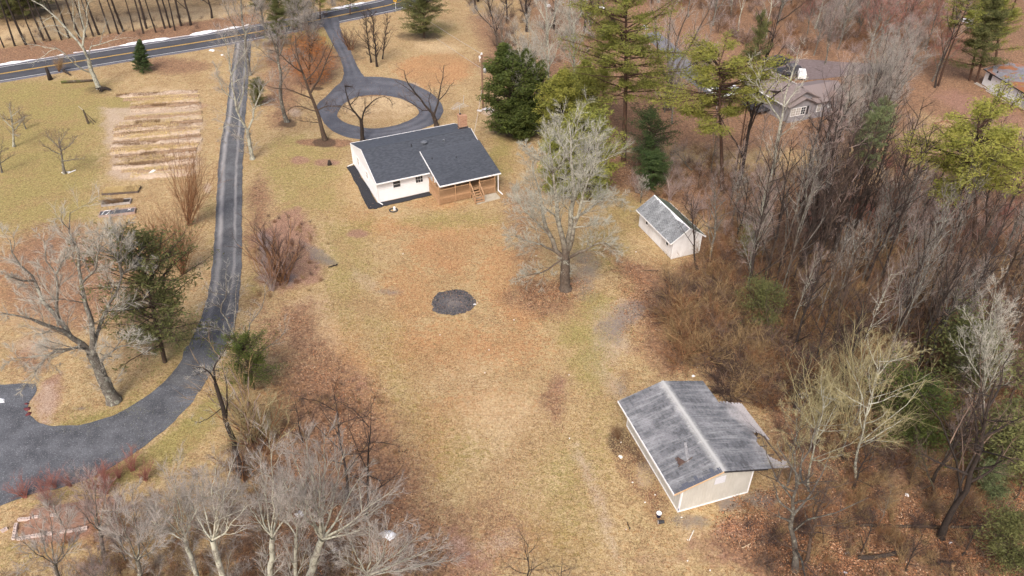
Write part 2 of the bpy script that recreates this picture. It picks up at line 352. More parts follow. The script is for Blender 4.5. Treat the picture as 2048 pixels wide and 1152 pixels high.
k = NT('ground_soil_and_turf'); vec = k.coord('Object')
def attr(name):
    a = k.node('ShaderNodeAttribute'); a.attribute_name = name; s = k.node('ShaderNodeSeparateColor'); k.t.links.new(a.outputs['Color'], s.inputs[0])
    return [s.outputs[0], s.outputs[1], s.outputs[2], a.outputs['Alpha']]
at = attr('cover_a') + attr('cover_b')
nb = k.noise(0.22, 5, 0.62, vec); nm = k.noise(1.5, 6, 0.72, vec, 0.6); nf = k.noise(6, 5, 0.8, vec, 0.3); nx_ = k.noise(22, 3, 0.7, vec)
fib = k.noise(5, 4, 0.75, k.coord('Object', (1, 2.2, 1), (0, 0, 0.5)), 1.5)
mixn = k.math('ADD', k.math('MULTIPLY', nm, .55), k.math('MULTIPLY', nf, .45))
mixn2 = k.math('ADD', k.math('MULTIPLY', k.noise(0.9, 6, 0.7, vec, 1.0), .5), k.math('MULTIPLY', k.noise(9, 4, 0.8, vec), .5))
tan = None
def wgt(a, n=mixn, hard=.9, amp=2.4):
    x = k.math('ADD', k.math('MULTIPLY', a, 1.55), k.math('MULTIPLY', k.math('SUBTRACT', n, .5), amp))
    return k.math('MULTIPLY', k.rng(x, .32, .32 + hard, smooth=True), k.math('MULTIPLY', a, 5.0, clamp=True))
spk = k.noise(4.2, 7, .82, vec, .4); spk2 = k.noise(2.0, 6, .8, k.coord('Object', (1.6, 1, 1), (0, 0, .8)), 1.0)
sp = k.math('ADD', k.math('MULTIPLY', spk, .6), k.math('MULTIPLY', spk2, .4))
spf = k.noise(9, 4, .85, vec); tuf = k.noise(1.7, 7, .8, k.coord('Object', (1, 1.5, 1), (0, 0, .35)), .7)
spp = k.math('ADD', k.math('MULTIPLY', k.math('SUBTRACT', k.math('ADD', k.math('MULTIPLY', spf, .5), k.math('MULTIPLY', sp, .5)), .5), 1.3), .5)
tan = k.ramp(spp, [(.36, (.14, .085, .045)), (.43, (.34, .235, .125)), (.49, (.51, .405, .225)), (.56, (.62, .51, .31)), (.66, (.74, .63, .42))])
tan = k.mix(tan, k.ramp(spp, [(.38, (.22, .10, .035)), (.5, (.50, .285, .13)), (.62, (.64, .42, .23))]), k.rng(tuf, .52, .60, 0, .7))
tan = k.mix(tan, k.ramp(spp, [(.38, (.15, .12, .05)), (.5, (.42, .36, .17)), (.62, (.56, .49, .26))]), k.rng(k.noise(0.9, 7, .78, vec, .8), .51, .62, 0, .6))
tan = k.mix(tan, k.ramp(spp, [(.38, (.14, .085, .045)), (.5, (.33, .225, .125)), (.62, (.48, .35, .21))]), k.rng(k.noise(.55, 7, .75, k.coord('Object', (1, 1.3, 1), (0, 0, 1.1)), 1.2), .50, .60, 0, .6))
sp = spp
col = tan
col = k.mix(col, k.ramp(sp, [(.38, (.24, .10, .035)), (.5, (.53, .29, .14)), (.62, (.66, .43, .25))]), k.math('MULTIPLY', wgt(at[ORANGE], tuf, .5, 3.5), .75))
col = k.mix(col, k.ramp(sp, [(.37, (.3, .2, .11)), (.48, (.6, .47, .29)), (.6, (.76, .65, .46))]), k.math('MULTIPLY', wgt(at[STRAW]), .85))
col = k.mix(col, k.ramp(sp, [(.37, (.13, .105, .035)), (.5, (.34, .30, .11)), (.63, (.52, .46, .22))]), k.math('MULTIPLY', wgt(at[GREEN], tuf, .7, 3.4), .88))
blot = k.math('ADD', k.math('MULTIPLY', k.noise(.2, 7, .74, vec, .5), .7), k.math('MULTIPLY', k.noise(2.4, 5, .8, vec), .3))
col = k.mix(col, k.ramp(sp, [(.38, (.16, .09, .045)), (.5, (.40, .28, .145)), (.62, (.55, .42, .25))]), k.rng(blot, .47, .6, 0, .7))
col = k.mix(col, (0.0, 0.0, 0.0), k.rng(k.noise(3.1, 6, .85, k.coord('Object', (1, 1.7, 1), (0, 0, .5)), .5), .44, .56, .34, .10))
col = k.mix(col, (1.0, .93, .85), 1.0, 'MULTIPLY')
vc = k.voro(7, vec); vsep = k.node('ShaderNodeSeparateColor'); k.t.links.new(vc, vsep.inputs[0])
leafc = k.ramp(vsep.outputs[0], [(.0, (.04, .022, .015)), (.35, (.14, .07, .04)), (.6, (.28, .15, .08)), (.85, (.43, .23, .11)), (1, (.48, .35, .22))])
leafc = k.mix(leafc, k.ramp(sp, [(.36, (.06, .035, .022)), (.5, (.22, .125, .075)), (.64, (.40, .26, .16))]), .6)
col = k.mix(col, leafc, wgt(at[LEAF], mixn, .7))
col = k.mix(col, k.ramp(sp, [(.36, (.11, .05, .038)), (.5, (.27, .145, .105)), (.64, (.42, .27, .21))]), k.math('MULTIPLY', wgt(at[RED], mixn2), .85))
col = k.mix(col, k.ramp(sp, [(.36, (.3, .215, .15)), (.64, (.58, .47, .37))]), k.math('MULTIPLY', wgt(at[PALE], mixn2), .85))
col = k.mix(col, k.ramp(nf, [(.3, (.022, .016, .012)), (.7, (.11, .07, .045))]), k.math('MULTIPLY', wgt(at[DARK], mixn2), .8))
ww = wgt(at[WET], mixn2, .8)
col = k.mix(col, k.mix(col, (.17, .15, .145), .7), ww)
rough = k.rng(ww, 0, 1, .95, .38)
k.bump(k.math('ADD', k.math('MULTIPLY', nf, .7), k.math('MULTIPLY', nx_, .3)), 0.9, 0.09)
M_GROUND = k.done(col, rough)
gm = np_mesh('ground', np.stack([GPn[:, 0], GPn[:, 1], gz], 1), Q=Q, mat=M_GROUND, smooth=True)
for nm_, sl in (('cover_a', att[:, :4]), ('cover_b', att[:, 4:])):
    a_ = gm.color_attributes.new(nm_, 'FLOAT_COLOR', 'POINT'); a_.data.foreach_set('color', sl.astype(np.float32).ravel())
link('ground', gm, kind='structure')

# ------------------------------------------------------------------ roads
def catmull(P, n=8, closed=False):
    P = [np.asarray(p, float) for p in P]; out = []; m = len(P)
    for i in range(m if closed else m - 1):
        g = (lambda j: P[j % m]) if closed else (lambda j: P[min(max(j, 0), m - 1)])
        p0, p1, p2, p3 = g(i-1), g(i), g(i+1), g(i+2)
        for t in np.arange(n) / n:
            out.append(.5 * ((2*p1) + (-p0+p2)*t + (2*p0-5*p1+4*p2-p3)*t*t + (-p0+3*p1-3*p2+p3)*t**3))
    if not closed: out.append(P[-1])
    return np.array(out)
def resample(P, n):
    P = np.asarray(P); d = np.concatenate([[0], np.cumsum(np.linalg.norm(np.diff(P, axis=0), axis=1))])
    s = np.linspace(0, d[-1], n); return np.stack([np.interp(s, d, P[:, i]) for i in range(P.shape[1])], 1)
def strip(name, A, B, z, mat, parent=None, nu=8, wob=.06, closed=False, **kw):
    """sheet between two edge curves, u runs across in attribute 'across'"""
    n = len(A); ts = np.linspace(0, 1, nu + 1); V = []; U = []
    A = A.copy(); B = B.copy(); d = A[:, :2] - B[:, :2]; d /= np.linalg.norm(d, axis=1)[:, None] + 1e-9
    A[:, :2] += d * ((vnoise(A[:, :2], .9, 21, 5) - .5) * wob * 5)[:, None]; B[:, :2] -= d * ((vnoise(B[:, :2], 1.1, 22) - .5) * wob * 4)[:, None]
    for t in ts:
        p = A * (1 - t) + B * t; p[:, 2] = z; V.append(p); U.append(np.full(n, t))
    V = np.stack(V, 1).reshape(-1, 3); U = np.stack(U, 1).ravel(); Qs = []
    for i in range(n if closed else n - 1):
        for j in range(nu): a = i*(nu+1)+j; b = ((i+1) % n)*(nu+1)+j; Qs.append((a, a+1, b+1, b))
    me = np_mesh(name, V, Q=Qs, mat=mat); at_ = me.attributes.new('across', 'FLOAT', 'POINT'); at_.data.foreach_set('value', U.astype(np.float32))
    al_ = me.attributes.new('along', 'FLOAT', 'POINT'); al_.data.foreach_set('value', np.repeat(np.linspace(0, 1, n), nu + 1).astype(np.float32))
    if me.polygons[0].normal.z < 0: me.flip_normals()
    return link(name, me, parent, **kw)
def M_asphalt(name, c1, c2, tracks=None, wear=(.3, .28, .26), specks=.3, sc=30):
    k = NT(name); v = k.coord('Object'); n = k.noise(sc, 4, .8, v); b = k.noise(.5, 5, .65, v)
    vo = k.voro(17, v); sp = k.node('ShaderNodeSeparateColor'); k.t.links.new(vo, sp.inputs[0])
    col = k.mix(c1, c2, k.rng(k.math('ADD', k.math('MULTIPLY', n, .5), k.math('MULTIPLY', b, .5)), .38, .62))
    col = k.mix(col, wear, k.rng(sp.outputs[0], .9, .97, 0, specks)); col = k.mix(col, (.02, .02, .022), k.rng(sp.outputs[1], .8, 1, 0, specks))
    if tracks:
        a = k.node('ShaderNodeAttribute'); a.attribute_name = 'across'; u = a.outputs['Fac']
        nn = k.noise(.35, 5, .7, k.coord('Object', (1, .35, 1))); f = None
        for c, w, s in tracks:
            d = k.math('ABSOLUTE', k.math('SUBTRACT', k.math('ADD', u, k.math('MULTIPLY', k.math('SUBTRACT', nn, .5), .06)), c))
            g = k.rng(d, 0, w, s, 0, smooth=True); f = g if f is None else k.math('MAXIMUM', f, g)
        f = k.math('MULTIPLY', f, k.rng(k.math('ADD', nn, k.math('MULTIPLY', n, .3)), .4, .75, .25, 1)); al = k.node('ShaderNodeAttribute'); al.attribute_name = 'along'; f = k.math('MULTIPLY', f, k.rng(al.outputs['Fac'], .72, .95, 1, .05))
        col = k.mix(col, wear, f)
    k.bump(n, .5, .02); return k.done(col, .8)
A_ROAD = M_asphalt('road_asphalt', (.04, .042, .05), (.075, .078, .09), [(.25, .2, .2), (.75, .2, .2)], (.12, .12, .13), .1)
A_DRIVE = M_asphalt('driveway_gravel', (.05, .052, .057), (.135, .138, .146), [(.2, .15, .8), (.74, .09, .6)], (.38, .365, .355), .3, 14)
A_YARD = M_asphalt('yard_gravel', (.04, .043, .050), (.145, .152, .168), None, (.36, .36, .38), .35, 12)
A_LOOP = M_asphalt('loop_gravel', (.06, .064, .077), (.115, .12, .142), [(.3, .2, .25), (.7, .2, .25)], (.25, .25, .27), .35)
A_FAR = M_asphalt('neighbour_asphalt', (.12, .12, .14), (.2, .2, .23), None, (.3, .3, .3), .2)
P_YEL = M_plain('road_paint_yellow', (.6, .36, .06), (.72, .46, .12), 5, .7)
P_WHT = M_plain('road_paint_white', (.6, .6, .6), (.8, .8, .8), 5, .7)

rc = GP([(0, 148), (130, 127), (267, 105), (487, 69), (752, 16), (802, 3)])
rc = [rc[0] + (rc[0] - rc[1]) * 14, rc[0] + (rc[0] - rc[1]) * 3] + rc + [rc[-1] + (rc[-1] - rc[-2]) * 3, rc[-1] + (rc[-1] - rc[-2]) * 30]
RC = resample(catmull(rc, 10), 260)
tg = np.gradient(RC, axis=0); tg /= np.linalg.norm(tg, axis=1)[:, None]; NRM = np.stack([-tg[:, 1], tg[:, 0], 0 * tg[:, 0]], 1)
strip('road', RC + NRM * 3.6, RC - NRM * 3.6, .012, A_ROAD, wob=.03, kind='structure')
strip('verge_gravel', RC + NRM * 4.3, RC - NRM * 4.1, .006, A_FAR, wob=.12, kind='structure')
for nm_, o, w, m_ in (('yellow_line', .14, .07, P_YEL), ('yellow_line', -.14, .07, P_YEL), ('edge_line', 3.2, .07, P_WHT), ('edge_line', -3.2, .07, P_WHT)):
    strip(nm_, RC + NRM * (o + w), RC + NRM * (o - w), .017, m_, nu=1, wob=.005, kind='structure')
# straight gravel drive on the left
DL = GP([(470,88),(461,150),(451,233),(439,300),(434,384),(427,500),(421,560),(410,615),(390,665),(360,725),(330,765)])
DR = GP([(503,84),(498,150),(491,233),(487,300),(484,384),(484,500),(481,560),(476,620),(462,670),(440,712),(400,785)])
strip('driveway', resample(catmull(DL), 140), resample(catmull(DR), 140), .022, A_DRIVE, nu=12, kind='structure')
yard = GP([(440,700),(400,780),(350,842),(290,892),(240,925),(180,955),(120,977),(60,988),(0,1012),(-260,1090),(-300,760),(-60,766),(0,768),(55,768),(74,772),(72,788),(58,806),(56,824),(66,838),(92,849),(130,851),(180,846),(240,824),(290,794),(330,762),(360,724),(378,690)])
yc = catmull(yard, 6, True); yc[:, :2] += (np.stack([vnoise(yc[:, :2], 1.3, 31), vnoise(yc[:, :2], 1.3, 32)], 1) - .5) * .3
mb = MB(); mb.add([(p[0], p[1], .010) for p in yc], [list(range(len(yc)))[::-1]])
ym = mb.mesh('gravel_yard', A_YARD)
if ym.polygons[0].normal.z < 0: ym.flip_normals()
link('gravel_yard', ym, kind='structure')
# loop drive behind the house and its lane to the road
inner = [(675,228),(690,206),(720,193),(757,190),(800,197),(829,212),(838,226),(820,240),(785,252),(745,257),(705,250),(682,240)]
outer = [(634,217),(655,190),(690,160),(735,153),(800,160),(860,185),(886,216),(872,244),(830,262),(780,272),(722,279),(665,262)]
strip('loop_drive', catmull(GP(outer), 8, True), catmull(GP(inner), 8, True), .012, A_LOOP, closed=True, kind='structure')
strip('lane', resample(catmull(GP([(640,38),(655,70),(672,100),(685,130),(686,155),(668,185)])), 60), resample(catmull(GP([(676,34),(684,67),(699,97),(714,130),(730,154),(760,168)])), 60), .018, A_LOOP, kind='structure')
strip('neighbour_drive', resample(catmull(GP([(1285,70),(1330,110),(1345,140),(1380,165),(1420,190)])), 50), resample(catmull(GP([(1315,62),(1365,105),(1385,130),(1405,150),(1450,182)])), 50), .012, A_FAR, kind='structure')
strip('neighbour_parking', resample(catmull(GP([(1520,120),(1600,118),(1700,125),(1790,128)])), 40), resample(catmull(GP([(1540,150),(1610,160),(1710,150),(1790,142)])), 40), .014, M_plain('parking_leafy', (.13, .10, .10), (.2, .16, .155), 2, .9), kind='structure')
# snow banks ploughed to the far edge of the road: lumpy ridges
M_SNOW = M_plain('snow', (.72, .74, .78), (.86, .87, .9), 4, .8, bump=.4)
def snow_bank(c0, c1, off, w, hgt, seed, label):
    seg = RC[c0:c1]; nn = NRM[c0:c1]; seg = resample(seg, (c1 - c0) * 5); nn = resample(nn, (c1 - c0) * 5); r = np.random.RandomState(seed)
    n = len(seg); wv = w * (.2 + 1.5 * vnoise(seg[:, :2], .5, seed)) * np.clip(np.minimum(np.arange(n), n - 1 - np.arange(n)) / 6, .05, 1); V = []
    gate = np.clip((vnoise(seg[:, :2], .2, seed + 3) - .38) * 6, .04, 1); wv *= gate
    o = off + (vnoise(seg[:, :2], .8, seed + 1) - .5) * .5
    for t, hh in ((-1, -.02), (-.6, .6), (0, 1), (.6, .6), (1, -.02)):
        p = seg + nn * (o + t * wv)[:, None]; p[:, 2] = np.where(hh < 0, -.05, hgt * hh * (.3 + vnoise(p[:, :2], 1.5, seed + 2)) * gate + .02); V.append(p)
    V = np.stack(V, 1).reshape(-1, 3); Qs = [(i*5+j, i*5+j+1, i*5+j+6, i*5+j+5) for i in range(n - 1) for j in range(4)]
    me = np_mesh('snow_bank', V, Q=Qs, mat=M_SNOW, smooth=True)
    return link('snow_bank', me, label=label, cat='snow bank', kind='stuff')
def rc_index(u, v): p = G(u, v); return int(np.argmin(np.linalg.norm(RC - p, axis=1)))
snow_bank(rc_index(-60, 158), rc_index(160, 122), 4.4, .55, .25, 3, 'thin broken line of ploughed snow beyond the road at far left')
snow_bank(rc_index(160, 122), rc_index(525, 61), 4.6, .7, .3, 4, 'wide white snow bank along the far road edge behind the spruce')
snow_bank(rc_index(690, 30), rc_index(790, 8), 4.5, .5, .25, 5, 'short snow strip on the far road edge near the yellow sign')

# ------------------------------------------------------------------ tree growing
def rot_about(D, ang, az):
    """tilt each row of D by ang around a random perpendicular chosen by az"""
    ref = np.where(np.abs(D[:, 2:3]) < .9, np.array([[0, 0, 1.]]), np.array([[1., 0, 0]]))
    a = np.cross(D, ref); a /= np.linalg.norm(a, axis=1)[:, None] + 1e-9; b = np.cross(D, a)
    o = a * np.cos(az)[:, None] + b * np.sin(az)[:, None]
    return D * np.cos(ang)[:, None] + o * np.sin(ang)[:, None]
def paths(S, D, L, kpts, wander, up, r, droop=0):
    n = len(S); P = np.zeros((n, kpts, 3)); P[:, 0] = S; d = D.copy()
    for i in range(1, kpts):
        d = d + r.normal(0, wander, (n, 3)); d[:, 2] += up - droop * i / kpts; d /= np.linalg.norm(d, axis=1)[:, None]
        P[:, i] = P[:, i-1] + d * (L / (kpts - 1))[:, None]
    return P
def children(P, R, m, t0, t1, ang, ratio, r, shape=.55, minlen=.15):
    """P (n,k,3), R (n,k) -> starts, dirs, lengths, radii"""
    n, kk, _ = P.shape; L = np.linalg.norm(np.diff(P, axis=1), axis=2).sum(1)
    t = (np.tile(np.linspace(t0, t1, m), (n, 1)) + r.uniform(-.5, .5, (n, m)) * (t1 - t0) / m).clip(0.02, .995)
    x = t * (kk - 1); i = np.minimum(x.astype(int), kk - 2); f = (x - i)[..., None]; rows = np.arange(n)[:, None]
    S = P[rows, i] * (1 - f) + P[rows, i+1] * f; T = P[rows, i+1] - P[rows, i]; T /= np.linalg.norm(T, axis=2)[..., None] + 1e-9
    Rr = R[rows, i] * (1 - f[..., 0]) + R[rows, i+1] * f[..., 0]
    S = S.reshape(-1, 3); T = T.reshape(-1, 3); N = len(S)
    az = (np.arange(m)[None] * 2.4 + r.uniform(0, 6.28, (n, 1)) + r.normal(0, .5, (n, m))).ravel()
    D = rot_about(T, r.uniform(ang[0], ang[1], N), az)
    ln = (L[:, None] * ratio * (1 - shape * t) * r.uniform(.6, 1.25, (n, m))).ravel().clip(minlen)
    return S, D, ln, Rr.ravel()
def tubes(P, R, sides):
    n, kk, _ = P.shape; d = P[:, -1] - P[:, 0]; d /= np.linalg.norm(d, axis=1)[:, None] + 1e-9
    ref = np.where(np.abs(d[:, 2:3]) < .9, np.array([[0, 0, 1.]]), np.array([[1., 0, 0]]))
    a = np.cross(d, ref); a /= np.linalg.norm(a, axis=1)[:, None] + 1e-9; b = np.cross(d, a)
    th = np.arange(sides) * 2 * math.pi / sides
    ring = a[:, None] * np.cos(th)[None, :, None] + b[:, None] * np.sin(th)[None, :, None]
    V = P[:, :, None] + ring[:, None] * R[:, :, None, None]
    base = (np.arange(n) * kk * sides)[:, None, None]; i = np.arange(kk - 1)[None, :, None] * sides; j = np.arange(sides)[None, None]; j2 = (j + 1) % sides
    Qs = np.stack([base+i+j, base+i+j2, base+i+sides+j2, base+i+sides+j], -1).reshape(-1, 4)
    return V.reshape(-1, 3), Qs
def spikes(S, D, L, r0):
    n = len(S); ref = np.where(np.abs(D[:, 2:3]) < .9, np.array([[0, 0, 1.]]), np.array([[1., 0, 0]]))
    a = np.cross(D, ref); a /= np.linalg.norm(a, axis=1)[:, None] + 1e-9; b = np.cross(D, a); V = []
    for q in range(3): th = q * 2.094; V.append(S + (a * math.cos(th) + b * math.sin(th)) * np.reshape(r0, (-1, 1)))
    V.append(S + D * L[:, None]); V = np.stack(V, 1).reshape(-1, 3); o = np.arange(n)[:, None] * 4
    T = np.concatenate([o + np.array([[0, 1, 3]]), o + np.array([[1, 2, 3]]), o + np.array([[2, 0, 3]])])
    return V, T
class Acc:
    def __init__(s): s.V = []; s.T = []; s.Q = []; s.n = 0
    def q(s, V, Q): s.Q.append(Q + s.n); s.V.append(V); s.n += len(V)
    def t(s, V, T): s.T.append(T + s.n); s.V.append(V); s.n += len(V)
    def mesh(s, name, mat, smooth=True):
        return np_mesh(name, np.concatenate(s.V), np.concatenate(s.T) if s.T else None, np.concatenate(s.Q) if s.Q else None, mat, smooth)
def limb_arrays(limbs, kk=9):
    P = np.stack([resample(catmull(np.array(l[0], float), 6), kk) for l in limbs]); t = np.linspace(0, 1, kk)
    R = np.stack([l[1] * (1 - t) + l[2] * t for l in limbs]); return P, R
def grow(limbs, levels, twig, r, split=1, extra=None):
    """limbs: [(points, r0, r1)]; levels: list of dicts; -> (wood mesh data, crown mesh data)"""
    wood, crown = Acc(), Acc()
    P, R = limb_arrays(limbs); jit = r.normal(0, .012, P.shape) * np.linalg.norm(np.diff(P, axis=1), axis=2).sum(1)[:, None, None]; jit[:, 0] = 0; jit[:, -1] = 0
    P = P + jit * .5
    R = R.copy(); R[0, 0] *= 1.35
    wood.q(*tubes(P, R, 8)); cur, curR = P, R; last = None; tips = []
    for li, lv in enumerate(levels):
        S, D, L, RR = children(cur, curR, lv['m'], lv.get('t0', .25), lv.get('t1', .98), lv['ang'], lv['ratio'], r, lv.get('shape', .55))
        L = L.clip(None, lv.get('maxl', 99))
        kk = lv.get('k', 5); Pn = paths(S, D, L, kk, lv.get('w', .12), lv.get('up', .08), r, lv.get('droop', 0)); t = np.linspace(0, 1, kk)[None]
        r0 = np.minimum(RR * lv.get('rf', .62), L * .013 + .004)[:, None]; Rn = r0 * (1 - t * .8) + .002
        (wood if li < split else crown).q(*tubes(Pn, Rn, lv.get('sides', 3))); cur, curR = Pn, Rn
    if twig:
        S, D, L, RR = children(cur, curR, max(3, int(twig['m'] * .85 + .5)), twig.get('t0', .15), 1.0, (twig['ang'][0] * .7, twig['ang'][1] * .8), twig['ratio'] * 2.1, r, .3)
        L = L.clip(.15, twig.get('maxl', .9) * 1.6); D[:, 2] += twig.get('up', .12); D /= np.linalg.norm(D, axis=1)[:, None]
        crown.t(*spikes(S, D, L, np.full(len(S), twig.get('r', .008) * .85))); tips = (S, D, L)
    return wood, crown, tips, cur
def leaves_at(C, size, r, per, spread, flat=.0, stretch=1.6):
    n = len(C) * per; c = np.repeat(C, per, 0) + r.normal(0, 1, (n, 3)) * spread
    d = r.normal(0, 1, (n, 3)); d[:, 2] = d[:, 2] * (1 - flat) + flat * .3; d /= np.linalg.norm(d, axis=1)[:, None]
    e = np.cross(d, r.normal(0, 1, (n, 3))); e /= np.linalg.norm(e, axis=1)[:, None] + 1e-9
    s = size * r.uniform(.6, 1.4, (n, 1)); V = np.stack([c - d * s * stretch * .5, c + e * s * .45, c + d * s * stretch * .5], 1).reshape(-1, 3)
    return V, np.arange(n * 3).reshape(-1, 3)

SPEC = {}
def proto(key, h, wood, crown, wmat, cmat, extra=()):
    SPEC[key] = dict(h=h, wood=wood.mesh('trunk', wmat), crown=crown.mesh('crown', cmat) if crown else None,
                     extra=[(n, a.mesh(n, m)) for n, a, m in extra])
def trunk_pts(h, r, lean=.03, n=6):
    x = np.cumsum(r.normal(0, lean * h / n, (n, 2)), 0); x -= np.linspace(0, 1, n)[:, None] * x[-1] * .6; x[0] = 0
    return np.column_stack([x, np.linspace(0, h, n)])
def main_limbs(tp, h, n, z0, z1, ang, ln, r, r0, up=.15):
    """big limbs leaving a trunk"""
    out = []
    for i in range(n):
        z = z0 + (z1 - z0) * (i + r.uniform(0, .6)) / n; az = i * 2.4 + r.uniform(-.5, .5); a = r.uniform(*ang); L = ln * r.uniform(.75, 1.2) * (1 - .35 * (z - z0) / (h - z0 + 1e-6))
        x, y = np.interp(z, tp[:, 2], tp[:, 0]), np.interp(z, tp[:, 2], tp[:, 1]); p = np.array([x, y, z]); d = np.array([math.sin(a) * math.cos(az), math.sin(a) * math.sin(az), math.cos(a)]); pts = [p.copy()]
        for q in range(4): d = d + r.normal(0, .13, 3); d[2] += up; d /= np.linalg.norm(d); p = p + d * L / 4; pts.append(p.copy())
        rr = r0 * (1 - z / h * .6) * .6; out.append((np.array(pts), rr, rr * .25))
    return out
LV_FINE = [dict(m=8, ang=(.4, .9), ratio=.5, k=5, sides=4, up=.1, t0=.2), dict(m=7, ang=(.4, .9), ratio=.5, k=4, sides=3, up=.08), ]
TW_FINE = dict(m=8, ang=(.3, .8), ratio=.55, maxl=.9, r=.009)
def mk_round(key, h, seed, wm, cm, nl=8, z0=.25, ang=(.4, .95), ln=.5, r0=.2, m=(9, 8, 9), tr=.009, up=.15, maxl=1.0):
    r = np.random.RandomState(seed); tp = trunk_pts(h * .92, r); lim = [(tp, r0, r0 * .12)] + main_limbs(tp, h, nl, h * z0, h * .85, ang, h * ln, r, r0, up)
    lv = [dict(m=m[0], ang=(.35, .9), ratio=.48, k=5, sides=4, up=.1, t0=.25), dict(m=m[1], ang=(.4, .95), ratio=.5, k=4, sides=3, up=.07)]
    w, c, tips, cur = grow(lim, lv, dict(m=m[2], ang=(.3, .8), ratio=.6, maxl=maxl, r=tr), r); proto(key, h, w, c, wm, cm); return tips
def mk_slim(key, h, seed, wm, cm, z0=.5, nl=9, ln=.28, r0=.16, m=(6, 5, 7), lean=.04):
    r = np.random.RandomState(seed); tp = trunk_pts(h, r, lean); lim = [(tp, r0, r0 * .15)] + main_limbs(tp, h, nl, h * z0, h * .95, (.5, 1.1), h * ln, r, r0, .12)
    w, c, t_, cur = grow(lim, [dict(m=m[0], ang=(.4, .9), ratio=.5, k=4, sides=3, up=.1, t0=.2), dict(m=m[1], ang=(.4, .9), ratio=.55, k=3, sides=3)], dict(m=m[2], ang=(.3, .8), ratio=.6, maxl=.9, r=.008), r)
    proto(key, h, w, c, wm, cm)
def mk_shrub(key, h, seed, wm, cm, stems=12, spread=.5, m=(7, 7), r0=.03, tr=.006, up=.06):
    r = np.random.RandomState(seed); lim = []
    for i in range(stems):
        az = r.uniform(0, 6.28); a = r.uniform(.05, spread); L = h * r.uniform(.6, 1.05); p = np.array([r.normal(0, .12), r.normal(0, .12), 0.]); d = np.array([math.sin(a)*math.cos(az), math.sin(a)*math.sin(az), math.cos(a)]); pts = [p.copy()]
        for q in range(4): d = d + r.normal(0, .08, 3); d /= np.linalg.norm(d); p = p + d * L / 4; pts.append(p.copy())
        lim.append((np.array(pts), r0, r0 * .3))
    w, c, t_, cur = grow(lim, [dict(m=m[0], ang=(.25, .7), ratio=.4, k=4, sides=3, up=up, t0=.2)], dict(m=m[1], ang=(.25, .7), ratio=.6, maxl=.8, r=tr, up=up), r, split=0)
    proto(key, h, w, c, wm, cm)
def mk_conifer(key, h, seed, wm, lm, z0=.1, width=.28, nb=150, clumps=9, per=14, size=.16, droop=.1, rise=.1, r0=.16, shape='cone', spread=.16, gap=0.0, inner=.25, zf=.55):
    r = np.random.RandomState(seed); tp = trunk_pts(h, r, .015); wood = Acc(); wood.q(*tubes(tp[None], np.linspace(r0, r0 * .12, len(tp))[None], 8))
    z = z0 * h + (h * .985 - z0 * h) * np.sort(r.uniform(0, 1, nb)) ** (.9); t = (z - z0 * h) / (h - z0 * h)
    if shape == 'cone': W = (1 - t) ** .85 + .03
    elif shape == 'round': W = np.sqrt(np.clip(1 - (t * 1.9 - .85) ** 2 / 1.15, .02, 1))
    elif shape == 'flat': W = np.clip(.55 + .9 * t, 0, 1) * np.clip((1.04 - t) * 4, .15, 1)
    elif shape == 'column': W = np.clip((1 - t) * 2.2, .08, 1) * (.75 + .25 * np.sin(t * 3.1))
    L = h * width * W * r.uniform(.6, 1.15, nb); az = r.uniform(0, 6.28, nb)
    if gap: L *= np.where(np.sin(az * 2 + z * 1.3 / max(1, h * .1)) > gap, .45, 1)
    el = rise + (.5 * t if shape != 'flat' else .2 * t); D = np.stack([np.cos(az) * np.cos(el), np.sin(az) * np.cos(el), np.sin(el)], 1)
    S = np.column_stack([np.interp(z, tp[:, 2], tp[:, 0]), np.interp(z, tp[:, 2], tp[:, 1]), z]); P = paths(S, D, L, 4, .08, .05, r, droop)
    R = (np.minimum(L * .018 + .01, r0 * .35))[:, None] * np.linspace(1, .3, 4)[None]; wood.q(*tubes(P, R, 3))
    S2, D2, L2, R2 = children(P, R, clumps, inner, 1.0, (.3, 1.1), .35, r, .6, .1); D2[:, 2] *= .4; fol = Acc()
    tip = S2 + D2 * L2[:, None]; wood.t(*spikes(S2, D2 / (np.linalg.norm(D2, axis=1)[:, None]), L2, np.full(len(S2), .012)))
    Cc = np.concatenate([tip, S2 * .5 + tip * .5]) if per > 6 else tip
    fol.t(*leaves_at(Cc, size, r, max(2, per // 2), [spread, spread, spread * zf], .3))
    top = np.array([[tp[-1, 0], tp[-1, 1], h * .985]]); fol.t(*leaves_at(top, size, r, 20, [.08, .08, .2]))
    proto(key, h, wood, fol, wm, lm)

mk_round('oak_a', 14, 1, B_GREY, W_WHITE, 9, .22, (.6, 1.15), .5, .34, (9, 8, 8), .011)
mk_round('oak_b', 13, 2, B_BROWN, W_GREY, 8, .2, (.6, 1.2), .5, .28, (8, 7, 8), .010)
mk_round('maple_a', 14, 3, B_WHITE, W_GREY, 10, .18, (.25, .65), .5, .22, (9, 7, 9), .009, .1, 1.2)
mk_round('maple_b', 13, 4, B_WHITE, W_GREY, 9, .15, (.3, .75), .52, .2, (9, 8, 8), .009, .1, 1.2)
mk_round('maple_c', 12, 5, B_GREY, W_PINK, 10, .15, (.3, .8), .5, .16, (9, 7, 9), .008, .12, 1.1)
mk_round('orchard', 4.5, 6, B_GREY, W_BROWN, 7, .28, (.7, 1.2), .5, .12, (6, 5, 6), .008, .06, .5)
mk_round('knobby', 8, 8, B_BROWN, W_DARK, 7, .3, (.6, 1.1), .42, .22, (6, 5, 5), .010, .2, .6)
mk_slim('slim_a', 15, 11, B_GREY, W_GREY, m=(6, 4, 5)); mk_slim('slim_b', 14, 12, B_DARK, W_BROWN, .4, 10, .26, .19, (5, 4, 4))
